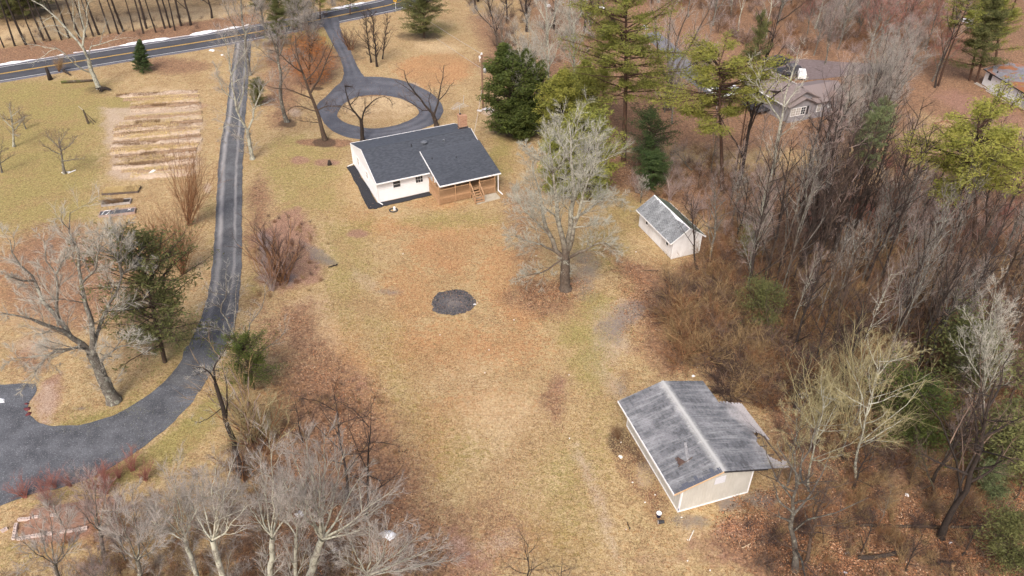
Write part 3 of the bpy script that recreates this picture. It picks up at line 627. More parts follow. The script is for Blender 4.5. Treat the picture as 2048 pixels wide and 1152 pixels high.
mk_slim('slim_c', 11, 13, B_GREY, W_YEL, .3, 11, .32, .09, (6, 6, 7), .05); mk_slim('sapling_a', 7, 14, B_DARK, W_DARK, .2, 8, .3, .06, (4, 3, 4))
mk_slim('vine_tree', 13, 15, B_DARK, W_DARK, .12, 20, .11, .2, (7, 6, 8), .05)
mk_shrub('shrub_a', 3.0, 21, W_RUST, W_RUST, 16, .6); mk_shrub('shrub_b', 3.5, 22, W_PINK, W_PINK, 14, .5); mk_shrub('shrub_c', 2.6, 23, W_TAN, W_TAN, 18, .9, (6, 6))
mk_shrub('fan_pale', 6.5, 27, W_YEL, W_YEL, 15, .5, (8, 4), .028, .006); mk_shrub('fan_shrub', 6.5, 24, W_RUST, W_RUST, 40, .42, (9, 6), .025, .006); mk_shrub('broom', 1.0, 25, W_TAN, W_TAN, 16, .8, (5, 5), .012, .005)
mk_conifer('pine_tall', 20, 31, B_PINE, L_PINE, .38, .27, 140, 24, 12, .13, .1, .05, .26, 'round', .24, .3, .4, .3)
mk_conifer('pine_flat', 14, 32, B_PINE, L_YEL, .52, .31, 85, 24, 12, .12, .03, .1, .17, 'flat', .22, .15, .42, .28)
mk_conifer('pine_thin', 18, 33, B_PINE, L_DULL, .62, .13, 70, 9, 12, .16, .1, .1, .17, 'round', .18, .0)
mk_conifer('cedar_a', 9, 34, B_BROWN, L_CEDAR, .04, .30, 260, 11, 14, .14, .05, .35, .15, 'column', .14, .0)
mk_conifer('cedar_b', 10, 35, B_BROWN, L_CEDAR, .1, .40, 200, 13, 14, .14, .12, .2, .17, 'round', .15, .35)
mk_conifer('spruce', 4.8, 36, B_BROWN, L_SPRUCE, .02, .34, 230, 9, 14, .085, .05, .1, .09, 'cone', .07)
mk_conifer('holly', 5, 37, B_BROWN, L_CEDAR, .05, .42, 160, 10, 14, .11, .1, .25, .09, 'round', .13)
mk_conifer('cedar_loose', 9, 41, B_BROWN, L_CEDAR, .12, .42, 130, 12, 8, .13, .1, .2, .14, 'round', .2, .3)
mk_conifer('bush_loose', 5, 42, B_BROWN, L_CEDAR, .05, .42, 110, 9, 8, .10, .1, .3, .05, 'round', .2, .2)
mk_conifer('loose_pine', 11, 38, B_PINE, L_PINE, .15, .33, 95, 16, 12, .12, .12, .15, .16, 'cone', .2, .3, .3, .35)

def mats_of(o, m):
    if m is None: return
    o.material_slots[0].link = 'OBJECT'; o.material_slots[0].material = m
NT_count = [0]
PLANTED = []
def plant(key, u, v, top=None, hgt=None, wide=1.0, yaw=None, label=None, cat='tree', group=None, wm=None, cm=None, name='bare_tree'):
    """plant a copy of a grown tree at a surveyed ground spot"""
    s = SPEC[key]; b = G(u, v); rr = random.Random(int(u * 7 + v * 13 + len(key)))
    if top is not None: d = onplane(top[0], top[1], b[1]) - b; hgt = float(np.linalg.norm(d))
    else: d = np.array([rr.uniform(-.05, .05), rr.uniform(-.05, .05), 1.0])
    root = empty(name, b, 0, label, cat, group); sc = hgt / s['h']
    q = Vector((0, 0, 1)).rotation_difference(Vector(d).normalized()) @ Quaternion((0, 0, 1), yaw if yaw is not None else rr.uniform(0, 6.28))
    root.rotation_mode = 'QUATERNION'; root.rotation_quaternion = q; root.scale = (sc * wide, sc * wide, sc)
    o = link('trunk', s['wood'], root); mats_of(o, wm)
    if s['crown']: o = link('crown', s['crown'], root); mats_of(o, cm)
    for n_, me in s['extra']: link(n_, me, root)
    return root
def hero(name, base, limbs, lv, tw, seed, wm, cm, label, cat='tree', fol=None, group=None):
    """tree grown over limbs surveyed from the photograph; each limb point (u, v, depth offset in m)"""
    b = G(*base); r = np.random.RandomState(seed); L = []
    for pts, r0, r1 in limbs:
        L.append((np.array([onplane(p[0], p[1], b[1] + (p[2] if len(p) > 2 else 0)) - b for p in pts]), r0, r1))
    L[0][0][0] = (0, 0, 0)
    w, c, tips, cur = grow(L, lv, tw, r); root = empty(name, b, 0, label, cat, group)
    link('trunk', w.mesh('trunk', wm), root); link('crown', c.mesh('crown', cm), root)
    if fol:
        S, D, Ln = tips; sel = r.uniform(0, 1, len(S)) < fol[1]; a = Acc(); a.t(*leaves_at(S[sel] + D[sel] * Ln[sel][:, None] * .6, fol[2], r, fol[3], fol[4])); link('leaves', a.mesh('leaves', fol[0]), root)
    return root

# ------------------------------------------------------------------ buildings
def M_shingle(name, c1, c2, weather=None):
    k = NT(name); f = k.island(); n = k.noise(14, 3, .7, k.coord('Object'))
    col = k.mix(c1, c2, k.math('ADD', k.math('MULTIPLY', f, .65), k.math('MULTIPLY', n, .35)))
    if weather: col = weather(k, col)
    k.b.inputs['Specular IOR Level'].default_value = .5
    return k.done(col, .72)
def tabs(name, O, U, Vv, lu, lv, mat, parent, w=.3, e=.15, keep=None, rise=.024, seed=1, kind='stuff'):
    """courses of shingle tabs on a roof plane, each a thin wedge with its own edges"""
    O, U, Vv = [np.array(x, float) for x in (O, U, Vv)]; N = np.cross(U, Vv); r = np.random.RandomState(seed)
    nr = int(lv / e); nc = int(lu / w) + 1; V = []; Qs = []
    for j in range(nr):
        off = (j % 2) * w * .5 + r.uniform(-.03, .03)
        for i in range(-1, nc):
            a = max(0, i * w + off + .006); b = min(lu, (i + 1) * w + off - .006)
            if b - a < .04: continue
            y0 = j * e; y1 = min(lv, y0 + e * 1.12)
            if keep and not keep((a + b) / 2, y0 + e / 2): continue
            rz = rise * r.uniform(.8, 1.5); n = len(V)
            for x, y, h in ((a, y0, .002), (b, y0, .002), (a, y0, rz), (b, y0, rz), (b, y1, .003), (a, y1, .003)): V.append(O + U * x + Vv * y + N * h)
            Qs += [(n, n+1, n+3, n+2), (n+2, n+3, n+4, n+5)]
    me = np_mesh(name, V, Q=Qs, mat=mat); return link(name, me, parent, kind=kind)
SH_SLATE = M_shingle('shingle_charcoal', (.042, .048, .06), (.085, .095, .115))
def wx_barn(k, col):
    c = k.node('ShaderNodeTexCoord').outputs['Object']; s = k.node('ShaderNodeSeparateXYZ'); k.t.links.new(c, s.inputs[0]); x, y = s.outputs[0], s.outputs[1]
    st = k.noise(1.0, 6, .75, k.coord('Object', (.3, 2.6, .3)), .15); bl = k.noise(.55, 4, .6, k.coord('Object'))
    d = k.math('ABSOLUTE', k.math('SUBTRACT', x, 2.8)); ridge = k.rng(k.math('ADD', d, k.math('MULTIPLY', k.math('SUBTRACT', st, .2), 1.1)), .3, .85, .6, 0, smooth=True)
    light = k.mix(col, (.42, .43, .44), k.rng(st, .46, .7, 0, .6)); light = k.mix(light, (.4, .4, .42), k.rng(bl, .5, .7, 0, .4))
    rotten = k.rng(k.math('ADD', x, k.math('MULTIPLY', bl, 3)), 8.2, 9.6, 0, .75)
    light = k.mix(light, (.5, .46, .45), rotten); return k.mix(light, (.62, .62, .6), ridge)
SH_BARN = M_shingle('shingle_weathered', (.06, .064, .072), (.17, .175, .19), wx_barn)
def wx_shed(k, col):
    st = k.noise(1.2, 5, .7, k.coord('Object', (.4, 1.6, .4))); return k.mix(col, (.4, .42, .43), k.rng(st, .48, .7, 0, .7))
SH_SHED = M_shingle('shingle_shed_grey', (.12, .13, .14), (.24, .25, .26), wx_shed)
SH_MOSS = M_shingle('shingle_mossy', (.05, .07, .045), (.14, .16, .12))
SH_BROWN = M_shingle('shingle_brown', (.17, .135, .125), (.27, .22, .21))
def wx_leafy(k, col):
    n = k.noise(.55, 5, .65, k.coord('Object'), .6); return k.mix(col, (.30, .13, .06), k.rng(n, .46, .56))
SH_LEAFY = M_shingle('shingle_leaf_strewn', (.16, .16, .18), (.26, .26, .29), wx_leafy)
SH_DARKPATCH = M_shingle('shingle_new_patch', (.05, .055, .075), (.11, .12, .15))
SID_WHITE = M_plain('siding_white', (.76, .77, .78), (.84, .84, .84), 2, .6, bump=.1)
TRIM = M_plain('trim_white', (.78, .78, .78), (.86, .86, .85), 3, .5, bump=.05)
SID_TAN = M_plain('siding_tan', (.46, .445, .395), (.55, .535, .485), 1.4, .75, (1, 1, .5))
SID_SHED = M_plain('siding_dirty_white', (.62, .6, .585), (.8, .795, .79), 1.5, .75, (1, 1, .4))
SID_GREY = M_plain('siding_grey', (.24, .23, .24), (.32, .31, .33), 2, .75)
DECKW = M_plain('cedar_wood', (.31, .175, .09), (.47, .30, .17), 5, .7, (1, 1, 1), isl=.3)
DECKB = M_plain('deck_board_brown', (.2, .1, .045), (.34, .18, .085), 4, .75)
GLASS = M_plain('window_glass', (.03, .035, .04), (.07, .075, .085), 1, .12, bump=0)
CURT = M_plain('window_curtained', (.35, .33, .3), (.5, .46, .42), 3, .4)
BLACKM = M_plain('black_mulch', (.012, .013, .016), (.045, .046, .055), 14, .95, bump=.9)
CONC = M_plain('concrete', (.34, .3, .23), (.46, .42, .34), 2.5, .85)
BRICK = M_plain('brick_orange', (.32, .16, .095), (.54, .33, .215), 3, .85, isl=.7)
MORT = M_plain('mortar', (.3, .27, .24), (.4, .37, .33), 6, .9)
METAL = M_plain('galvanised_metal', (.5, .51, .53), (.66, .67, .7), 4, .4, metal=.3)
VENTM = M_plain('vent_grey', (.09, .1, .115), (.16, .17, .19), 3, .45)
DARKM = M_plain('dark_metal', (.02, .02, .022), (.05, .05, .055), 4, .5)
PLYW = M_plain('raw_plywood', (.5, .33, .19), (.62, .45, .28), 4, .8)
UNDER = M_plain('dark_brown_timber', (.08, .06, .05), (.16, .12, .1), 3, .9)  # dark brown timber for roof slabs, lean-to frame and bed boards

def stretch_window(parent, x0, x1, z0, z1, y, mat_glass=GLASS, grid=(2, 2), fr=.06, out=-1, axis='x', frame_mat=TRIM, name='window'):
    """framed window on the wall plane y (axis x) with panes between muntins"""
    T = (lambda a, b, c: (a, b, c)) if axis == 'x' else (lambda a, b, c: (b, a, c))
    def bx(m, a0, a1, b0, b1, c0, c1):
        p = T(a0, b0, c0); q = T(a1, b1, c1); m.box(min(p[0], q[0]), max(p[0], q[0]), min(p[1], q[1]), max(p[1], q[1]), c0, c1)
    y1 = y + out * .05; m = MB(); yy = sorted((y, y1))
    bx(m, x0-fr, x0, *yy, z0-fr, z1+fr); bx(m, x1, x1+fr, *yy, z0-fr, z1+fr); bx(m, x0, x1, *yy, z1, z1+fr); bx(m, x0, x1, *yy, z0-fr*1.4, z0)
    for i in range(1, grid[0]): xm = x0 + (x1-x0)*i/grid[0]; bx(m, xm-.012, xm+.012, *sorted((y, y+out*.035)), z0, z1)
    for i in range(1, grid[1]): zm = z0 + (z1-z0)*i/grid[1]; bx(m, x0, x1, *sorted((y+out*.001, y+out*.033)), zm-.012, zm+.012)
    w = m.build(name, frame_mat, parent); g = MB(); bx(g, x0, x1, *sorted((y-out*.01, y+out*.018)), z0, z1); g.build('pane', mat_glass, w); return w

# --- the white house -------------------------------------------------------------------------------------------------
HA = .43; HL, HW = 13.77, 10.2; HOV = .5; HE, HR = 2.73, 4.44; SL = (HR - HE) / (HW / 2 + HOV)
house = empty('house', (-15.51, 76.38, 0), HA, 'long white one-storey house with charcoal shingle roof and cedar back porch', 'house')
m = MB(); zt = HE + SL * HOV - .12   # wall top
m.box(0, HL, 0, HW, 0, zt)
m.add([(0, 0, zt), (0, HW, zt), (0, HW/2, HR-.14), (HL, 0, zt), (HL, HW, zt), (HL, HW/2, HR-.14)], [(0,2,1), (3,4,5), (0,3,5,2), (2,5,4,1)])
m.build('wall', SID_WHITE, house)
m = MB()
for i in range(1, 12): m.box(.02, 6.28, -.014, -.002, .2*i, .2*i+.02); m.box(-.014, -.002, .02, HW-.02, .2*i, .2*i+.02)
m.build('siding_lap', SID_WHITE, house, kind='stuff')
for x, y in ((0, 0), (0, HW)):
    m = MB(); m.box(x-.03, x+.09, y-.03 if y == 0 else y-.06, y+.06 if y == 0 else y+.03, 0, zt-.05); m.build('corner_board', TRIM, house)
x0, x1 = -.04, HL + .04; t = .12
m = MB(); m.slab([(x0, -HOV, HE), (x1, -HOV, HE), (x1, HW/2, HR), (x0, HW/2, HR)], t); m.build('roof_slope', SH_SLATE, house)
m = MB(); m.slab([(x0, HW/2+.003, HR), (x1, HW/2+.003, HR), (x1, HW+HOV, HE), (x0, HW+HOV, HE)], t); m.build('roof_slope', SH_SLATE, house)
cs = math.hypot(HW/2+HOV, HR-HE); vv = ((HW/2+HOV)/cs, (HR-HE)/cs)
PX0, PX1 = 6.42, 13.98; PV0, PZ0, PV1, PZ1 = -3.62, 2.5, 2.9, 3.83
tabs('roof_shingles', (x0, -HOV, HE), (1, 0, 0), (0, vv[0], vv[1]), x1-x0, cs, SH_SLATE, house, keep=lambda a, b: not (a + x0 > PX0 and b * vv[0] - HOV < PV1 - .1))
tabs('roof_shingles', (x1, HW+HOV, HE), (-1, 0, 0), (0, -vv[0], vv[1]), x1-x0, cs, SH_SLATE, house, seed=2)
m = MB(); m.beam((x0, HW/2, HR+.015), (x1, HW/2, HR+.015), .22, .03); m.build('ridge_cap', SH_SLATE, house)
# porch roof: shallower plane lifted over the main slope
ps = math.hypot(PV1-PV0, PZ1-PZ0); pv = ((PV1-PV0)/ps, (PZ1-PZ0)/ps)
pr = MB(); pr.slab([(PX0, PV0, PZ0), (PX1, PV0, PZ0), (PX1, PV1, PZ1+.02), (PX0, PV1, PZ1+.02)], .1); pr.build('porch_roof', SH_SLATE, house)
tabs('porch_shingles', (PX0, PV0, PZ0+.003), (1, 0, 0), (0, *pv), PX1-PX0, ps, SH_SLATE, house, seed=3)
m = MB(); m.beam((PX0-.03, PV0, PZ0-.06), (PX0-.03, PV1, PZ1-.03), .05, .2); m.build('rake_board', TRIM, house)
m = MB(); m.beam((PX0-.05, PV0-.05, PZ0-.04), (PX1, PV0-.05, PZ0-.04), .1, .13); m.build('gutter', TRIM, house)
m = MB(); m.beam((x0, -HOV-.05, HE-.05), (PX0-.1, -HOV-.05, HE-.05), .1, .13); m.build('gutter', TRIM, house)
m = MB(); m.beam((x0, HW+HOV+.05, HE-.03), (x1, HW+HOV+.05, HE-.03), .1, .12); m.build('gutter', TRIM, house)
for a, b in (((x0-.03, -HOV, HE-.07), (x0-.03, HW/2, HR-.07)), ((x0-.03, HW+HOV, HE-.07), (x0-.03, HW/2, HR-.07)), ((x1+.03, HW+HOV, HE-.07), (x1+.03, HW/2, HR-.07)), ((x1+.03, 2.9, HE+1.0-.05), (x1+.03, HW/2, HR-.07))):
    m = MB(); m.beam(a, b, .05, .18); m.build('rake_board', TRIM, house)
m = MB(); m.add([(6.46, -.03, 2.7), (6.46, -3.5, 2.4), (6.46, 2.6, 3.68), (6.46, 0, 2.65), (6.5, -.03, 2.7), (6.5, -3.5, 2.4), (6.5, 2.6, 3.68), (6.5, 0, 2.65)], [(0,1,2,3), (4,7,6,5)]); m.build('porch_gable', SID_WHITE, house)
# windows
stretch_window(house, 2.0, 2.85, 1.5, 2.3, -.015, grid=(1, 2), fr=.07); stretch_window(house, 4.72, 5.58, 1.5, 2.3, -.015, grid=(3, 2), fr=.07)
for y in (3.3, 7.2): stretch_window(house, y, y + .75, 1.3, 2.2, -.015, CURT, (1, 2), axis='y')
stretch_window(house, 7.2, 8.6, 1.5, 2.3, -.015, grid=(2, 1)); stretch_window(house, 11.6, 12.7, 1.5, 2.3, -.015, grid=(2, 1))
m = MB(); m.box(9.9, 10.8, -.04, -.015, 1.02, 2.5); d = m.build('door', CURT, house); m = MB(); m.box(10.02, 10.68, -.055, -.041, 1.7, 2.35); m.build('pane', GLASS, d)
# roof vents
def on_main(u, v): return HE + SL * (v + HOV)
def on_porch(v): return PZ0 + (PZ1-PZ0)*(v-PV0)/(PV1-PV0)
m = MB(); z = on_main(7.4, 4.2); m.tube([(7.4, 4.2, z-.05), (7.4, 4.2, z+.12)], .22, 12); m.tube([(7.4, 4.2, z+.12), (7.4, 4.2, z+.2), (7.4, 4.2, z+.26)], [.42, .4, .15], 14); m.build('roof_fan', VENTM, house)
m = MB(); z = on_main(9.8, 3.9); m.tube([(9.8, 3.9, z-.05), (9.8, 3.9, z+.1)], .1, 10); m.tube([(9.8, 3.9, z+.1), (9.8, 3.9, z+.22)], [.17, .12], 10); m.build('roof_vent', VENTM, house)
for u, v, h, zz in ((5.75, 4.0, .4, on_main(0, 4.0)), (7.3, 1.2, .2, on_porch(1.2)), (10.1, .6, .12, on_porch(.6))):
    m = MB(); m.tube([(u, v, zz-.03), (u, v, zz+h)], .05, 8); m.tube([(u, v, zz), (u, v, zz+.03)], .1, 8); m.build('vent_pipe', DARKM, house)
# chimney, brick by brick in courses
ch = MB(); CU, CV = 13.2, 6.3; zb = 3.6; ch.box(CU-.5, CU+.5, CV-.28, CV+.28, zb, 5.68); chim = ch.build('chimney', MORT, house)
bm_ = MB(); rr = random.Random(3)
for j in range(27):
    z = 3.62 + j * .078; off = .11 if j % 2 else 0
    for sy in (-1, 1):
        for i in range(5):
            a = CU-.52 + i*.22 + off*.9; b = min(a + .205, CU+.52)
            if b - a > .05: yy = sorted((CV+sy*.27, CV+sy*(.3+rr.uniform(0, .008)))); bm_.box(a, b, yy[0], yy[1], z, z+.066)
    for sx in (-1, 1):
        for i in range(3):
            a = CV-.27 + i*.19; xx = sorted((CU+sx*.49, CU+sx*(.515+rr.uniform(0, .008)))); bm_.box(xx[0], xx[1], a, a+.175, z, z+.066)
bm_.build('brickwork', BRICK, chim, kind='stuff')
m = MB(); m.box(CU-.56, CU-.02, CV-.34, CV+.34, 5.69, 5.95); m.box(CU+.04, CU+.54, CV-.31, CV+.31, 5.69, 5.76); m.build('cap', BRICK, chim)
m = MB(); m.tube([(CU-.25, CV, 5.94), (CU-.25, CV, 6.1)], .13, 10); m.build('flue', DARKM, chim)
m = MB(); m.slab([(CU-.62, CV-.5, on_main(0, CV-.5)-.3), (CU+.6, CV-.5, on_main(0, CV-.5)-.3), (CU+.6, CV+.2, on_main(0, CV-.6)-.2), (CU-.62, CV+.2, on_main(0, CV-.6)-.2)], .04); m.build('flashing', DARKM, house)
# porch: floor boards, rim, posts, rails, balusters, lattice, steps
porch = empty('porch', (0, 0, 0)); porch.parent = house; DZ = 1.0
plank = MB(); plank.box(0, 6.9, 0, .135, DZ-.04, DZ); plank_me = plank.mesh('deck_board', DECKW)
for i in range(25): o = link('deck_board', plank_me, porch); o.location = (6.32, -3.48 + i * .14, 0)
for a, b in (((6.3, -3.5, DZ-.15), (10.1, -3.5, DZ-.15)), ((11.3, -3.5, DZ-.15), (13.24, -3.5, DZ-.15)), ((6.3, -3.5, DZ-.15), (6.3, -.02, DZ-.15)), ((13.24, -3.5, DZ-.15), (13.24, -.02, DZ-.15))):
    m = MB(); m.beam(a, b, .05, .24); m.build('rim_board', DECKW, porch)
def on_pr(v): return on_porch(v) - .12
for u in (6.3, 8.3, 10.1, 11.3, 13.24): m = MB(); m.box(u-.06, u+.06, -3.56, -3.44, 0, on_pr(-3.5)); m.build('post', DECKW, porch)
for u in (6.3, 13.24): m = MB(); m.box(u-.06, u+.06, -1.8, -1.68, 0, on_pr(-1.74)); m.build('post', DECKW, porch)
m = MB(); m.beam((6.3, -3.5, on_pr(-3.5)-.06), (13.3, -3.5, on_pr(-3.5)-.06), .09, .14); m.build('header_beam', DECKW, porch)
bal_me = MB().box(-.02, .02, -.02, .02, DZ+.1, DZ+.86).mesh('baluster', DECKW)
for a, b in (((6.36, -3.5), (8.24, -3.5)), ((8.36, -3.5), (10.04, -3.5)), ((11.36, -3.5), (13.18, -3.5)), ((6.3, -3.44), (6.3, -1.8)), ((6.3, -1.68), (6.3, -.05)), ((13.24, -3.44), (13.24, -1.8)), ((13.24, -1.68), (13.24, -.05))):
    for z, w_ in ((DZ+.9, .12), (DZ+.08, .05)): m = MB(); m.beam((*a, z), (*b, z), w_, .045); m.build('rail', DECKW, porch)
    L = math.dist(a, b); nb = int(L / .13)
    for i in range(1, nb): o = link('baluster', bal_me, porch); o.location = (a[0] + (b[0]-a[0])*i/nb, a[1] + (b[1]-a[1])*i/nb, 0)
def lattice(a, b, z0, z1):
    L = math.dist(a, b); mm = MB(); d = ((b[0]-a[0])/L, (b[1]-a[1])/L); h = z1 - z0; s = -h
    while s < L:
        for sg in (1, -1):
            p0, p1 = (s, z0), (s + h, z1)
            if sg < 0: p0, p1 = (s, z1), (s + h, z0)
            t0 = max(0, -p0[0] / h); t1 = min(1, (L - p0[0]) / h)
            if t1 - t0 < .03: continue
            q0 = (p0[0]+h*t0, p0[1]+(p1[1]-p0[1])*t0); q1 = (p0[0]+h*t1, p0[1]+(p1[1]-p0[1])*t1); o_ = .012 * sg
            mm.beam((a[0]+d[0]*q0[0]-d[1]*o_, a[1]+d[1]*q0[0]+d[0]*o_, q0[1]), (a[0]+d[0]*q1[0]-d[1]*o_, a[1]+d[1]*q1[0]+d[0]*o_, q1[1]), .035, .02 if False else .035)
        s += .11
    mm.build('lattice', DECKW, porch)
lattice((6.36, -3.5), (8.3, -3.5), .05, DZ-.28); lattice((8.4, -3.5), (10.1, -3.5), .05, DZ-.28); lattice((11.36, -3.5), (13.2, -3.5), .05, DZ-.28); lattice((6.3, -3.44), (6.3, -.05), .05, DZ-.28)
m = MB(); m.box(8.3, 8.4, -3.53, -3.47, 0, DZ-.27); m.build('skirt_post', DECKW, porch)
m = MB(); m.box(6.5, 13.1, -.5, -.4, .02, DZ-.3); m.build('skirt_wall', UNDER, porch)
steps = empty('steps'); steps.parent = house
for i in range(5):
    m = MB(); y = -3.62 - i * .29; z = DZ - (i + 1) * .167 + .02; m.box(10.22, 11.18, y-.26, y-.01, z-.04, z); m.build('tread', DECKW, steps)
for u in (10.16, 11.24):
    m = MB(); m.beam((u, -3.56, DZ-.12), (u, -5.05, .08), .05, .26); m.build('stringer', DECKW, steps)
    m = MB(); m.beam((u, -3.56, DZ+.92), (u, -4.95, .98), .12, .05); m.build('handrail', DECKW, steps)
    m = MB(); m.box(u-.05, u+.05, -4.98, -4.88, 0, .96); m.build('newel_post', DECKW, steps)
# downspouts
ds = MB(); ds.beam((13.6, PV0-.05, PZ0-.1), (13.6, PV0-.02, .3), .09, .09, (1, 0, 0)); ds.beam((13.6, PV0-.02, .3), (13.85, -4.4, .08), .1, .08); ds.build('downspout', TRIM, house)
ds = MB(); ds.beam((.04, -HOV-.04, HE-.12), (.04, -.08, HE-.45), .08, .08); ds.beam((.04, -.08, HE-.45), (.04, -.08, .15), .09, .09, (1, 0, 0)); ds.beam((.04, -.08, .15), (.35, -.75, .06), .1, .07); ds.build('downspout', TRIM, house)
ds = MB(); ds.beam((-.08, HW+.2, HE-.12), (-.08, HW+.1, .15), .09, .09, (1, 0, 0)); ds.beam((-.08, HW+.1, .15), (-.9, HW-.1, .06), .1, .07); ds.build('downspout', TRIM, house)
# slab and mulch strips belong to the ground around the house
hm = Matrix.Translation((-15.51, 76.38, 0)) @ Matrix.Rotation(HA, 4, 'Z')
def hp(x, y, z=0): return hm @ Vector((x, y, z))
def flat(name, pts, z0, z1, mat, **kw):
    mm = MB(); mm.prism([hp(*p)[:2] for p in pts], z0, z1); return mm.build(name, mat, **kw)
flat('patio_slab', [(10.3, -5.15), (13.3, -5.0), (13.3, -3.62), (10.3, -3.62)], -.06, .06, CONC, kind='structure')
def ragged(pts, seed, amp=.08, n=6):
    r = random.Random(seed); out = []
    for i in range(len(pts)):
        a, b = pts[i], pts[(i+1) % len(pts)]
        for q in range(n): t = q / n; out.append((a[0]+(b[0]-a[0])*t + r.uniform(-amp, amp), a[1]+(b[1]-a[1])*t + r.uniform(-amp, amp)))
    return out
mul = ragged([(-1.35, -.9), (-.55, -1.25), (.6, -1.0), (6.2, -.95), (6.2, -.12), (.15, -.12), (-.06, .1), (-.06, 10.0), (-1.0, 10.1)], 4)
flat('mulch_strip', mul, -.05, .05, BLACKM, kind='structure')

# television antenna on the chimney
an = empty('tv_antenna', hm @ Vector((CU-.25, CV+.15, 5.95)), .9, 'spindly silver television antenna standing on the brick chimney', 'antenna')
m = MB(); m.tube([(0, 0, 0), (0, 0, 1.1)], .025, 6); m.build('mast', METAL, an)
m = MB(); m.tube([(-1.3, 0, 1.05), (.9, 0, 1.1)], .02, 5); m.build('boom', METAL, an)
for i in range(9): x = -1.25 + i * .24; L = .35 + i * .08; m = MB(); m.tube([(x, -L, 1.06), (x, L, 1.06)], .012, 4); m.build('element', METAL, an)
m = MB(); m.tube([(.7, 0, 1.1), (.9, 0, 2.1)], .02, 5); m.build('rod', METAL, an)

# --- tan barn --------------------------------------------------------------------------------------------------------
BA = .31; barn = empty('barn', (11.73, 33.54, 0), BA, 'tan board-sided barn with weathered grey roof and a torn lean-to eave', 'barn')
BL, BD = 5.6, 8.6; BR = 3.75; BE = 2.69; BO = .84; BS = (BR-BE)/(BL/2+BO); wz = BE + BS*BO - .1
m = MB(); m.box(0, BL, 0, BD, .02, wz); m.add([(0, 0, wz), (BL/2, 0, BR-.11), (BL, 0, wz), (0, BD, wz), (BL/2, BD, BR-.11), (BL, BD, wz)], [(0,2,1), (3,4,5), (0,1,4,3), (1,2,5,4)]); m.build('wall', SID_TAN, barn)
bat_h = lambda u: (wz + BS * (u if u < BL/2 else BL - u)) - .03
for i in range(1, 23):
    u = i * BL / 23; m = MB(); m.box(u-.018, u+.018, -.022, -.001, .12, bat_h(u)); m.build('batten', SID_TAN, barn)
for i in range(1, 30):
    y = i * BD / 30; m = MB(); m.box(-.022, -.001, y-.018, y+.018, .12, wz-.02); m.build('batten', SID_TAN, barn)
for a in ((-.035, .09, -.035, -.0235), (-.035, -.0235, -.023, .09), (BL-.09, BL+.035, -.035, -.0235), (BL+.002, BL+.035, -.023, .09), (-.035, -.0235, BD-.1, BD+.02)): m = MB(); m.box(*a, .1, wz-.02); m.build('corner_board', TRIM, barn)
m = MB(); m.box(-.04, BL+.04, -.04, -.001, 0, .11); m.build('skirt_board', TRIM, barn); m = MB(); m.box(-.042, -.001, .0, BD, 0, .108); m.build('skirt_board', TRIM, barn)
m = MB(); m.box(2.5, 3.34, -.05, -.024, 2.08, 2.78); m.build('loft_board', M_plain('loft_board_white', (.55, .56, .6), (.68, .69, .73), 3, .7), barn)
m = MB(); m.tube([(-.02, -.05, .25), (.0, -.06, .45)], .03, 6); m.build('hose_bib', M_plain('blue_paint', (.03, .06, .2), (.05, .1, .28), 3, .5), barn)
# left slope
c_ = math.hypot(BL/2+BO, BR-BE); bu = ((BL/2+BO)/c_, (BR-BE)/c_); y0, y1 = -.35, BD + .35
m = MB(); m.slab([(-BO, y1, BE), (-BO, y0, BE), (BL/2, y0, BR), (BL/2, y1, BR)], .07); m.build('roof_slope', UNDER, barn)
tabs('roof_shingles', (-BO, y1, BE), (0, -1, 0), (bu[0], 0, bu[1]), y1-y0, c_, SH_BARN, barn, keep=lambda a, b: not ((a - (y1 - 2.05))**2 + (b - 1.45)**2 < .03), seed=5)
# right slope with the lean-to continuation and its torn edge, outline surveyed point by point
zr = lambda u: BR - BS * (u - BL/2)
out = [(2.8, -.35), (6.4, -.33), (7.2, -.32), (7.9, -.38), (8.42, -.3), (8.55, .05), (8.35, .35), (8.05, .18), (7.75, .38), (7.5, .75), (7.3, 1.2), (7.42, 1.55), (7.2, 2.0), (7.35, 2.45), (7.6, 2.6), (7.55, 3.1), (7.95, 3.25), (8.1, 2.85), (8.45, 2.4), (8.62, 2.5), (8.5, 3.3), (8.5, 6.35), (6.5, 6.5), (6.5, y1), (2.8, y1)]
m = MB(); n = len(out); m.add([(u, v, zr(u)) for u, v in out] + [(u, v, zr(u)-.07) for u, v in out], [list(range(n)), list(range(n, 2*n))[::-1]] + [(i, n+i, n+(i+1) % n, (i+1) % n) for i in range(n)]); m.build('roof_slope', UNDER, barn)
OUTP = np.array(out)
def keep_r(a, b):
    u = 2.8 + (6.0 / bu[0] - b) * bu[0]; v = y0 + a
    return sdist(np.array([[u, v]]), OUTP)[0] > .03
tabs('roof_shingles', (2.8 + 6.0, y0, zr(8.8)), (0, 1, 0), (-bu[0], 0, bu[1]), y1-y0, 6.0 / bu[0], SH_BARN, barn, keep=keep_r, seed=6)
m = MB(); m.beam((2.8, y0, BR+.02), (2.8, y1, BR+.02), .24, .03); m.build('ridge_cap', SH_BARN, barn)
m = MB(); m.beam((-BO-.02, y0, BE-.05), (-BO-.02, y1, BE-.05), .05, .16); m.build('eave_board', TRIM, barn)
m = MB(); m.beam((-BO, y0-.02, BE-.05), (BL/2, y0-.02, BR-.05), .04, .14); m.build('rake_board', PLYW, barn)
m = MB(); m.beam((BL/2, y0-.02, BR-.05), (6.5, y0-.02, zr(6.5)-.05), .04, .12); m.build('rake_board', DARKM, barn)
rp = random.Random(8)
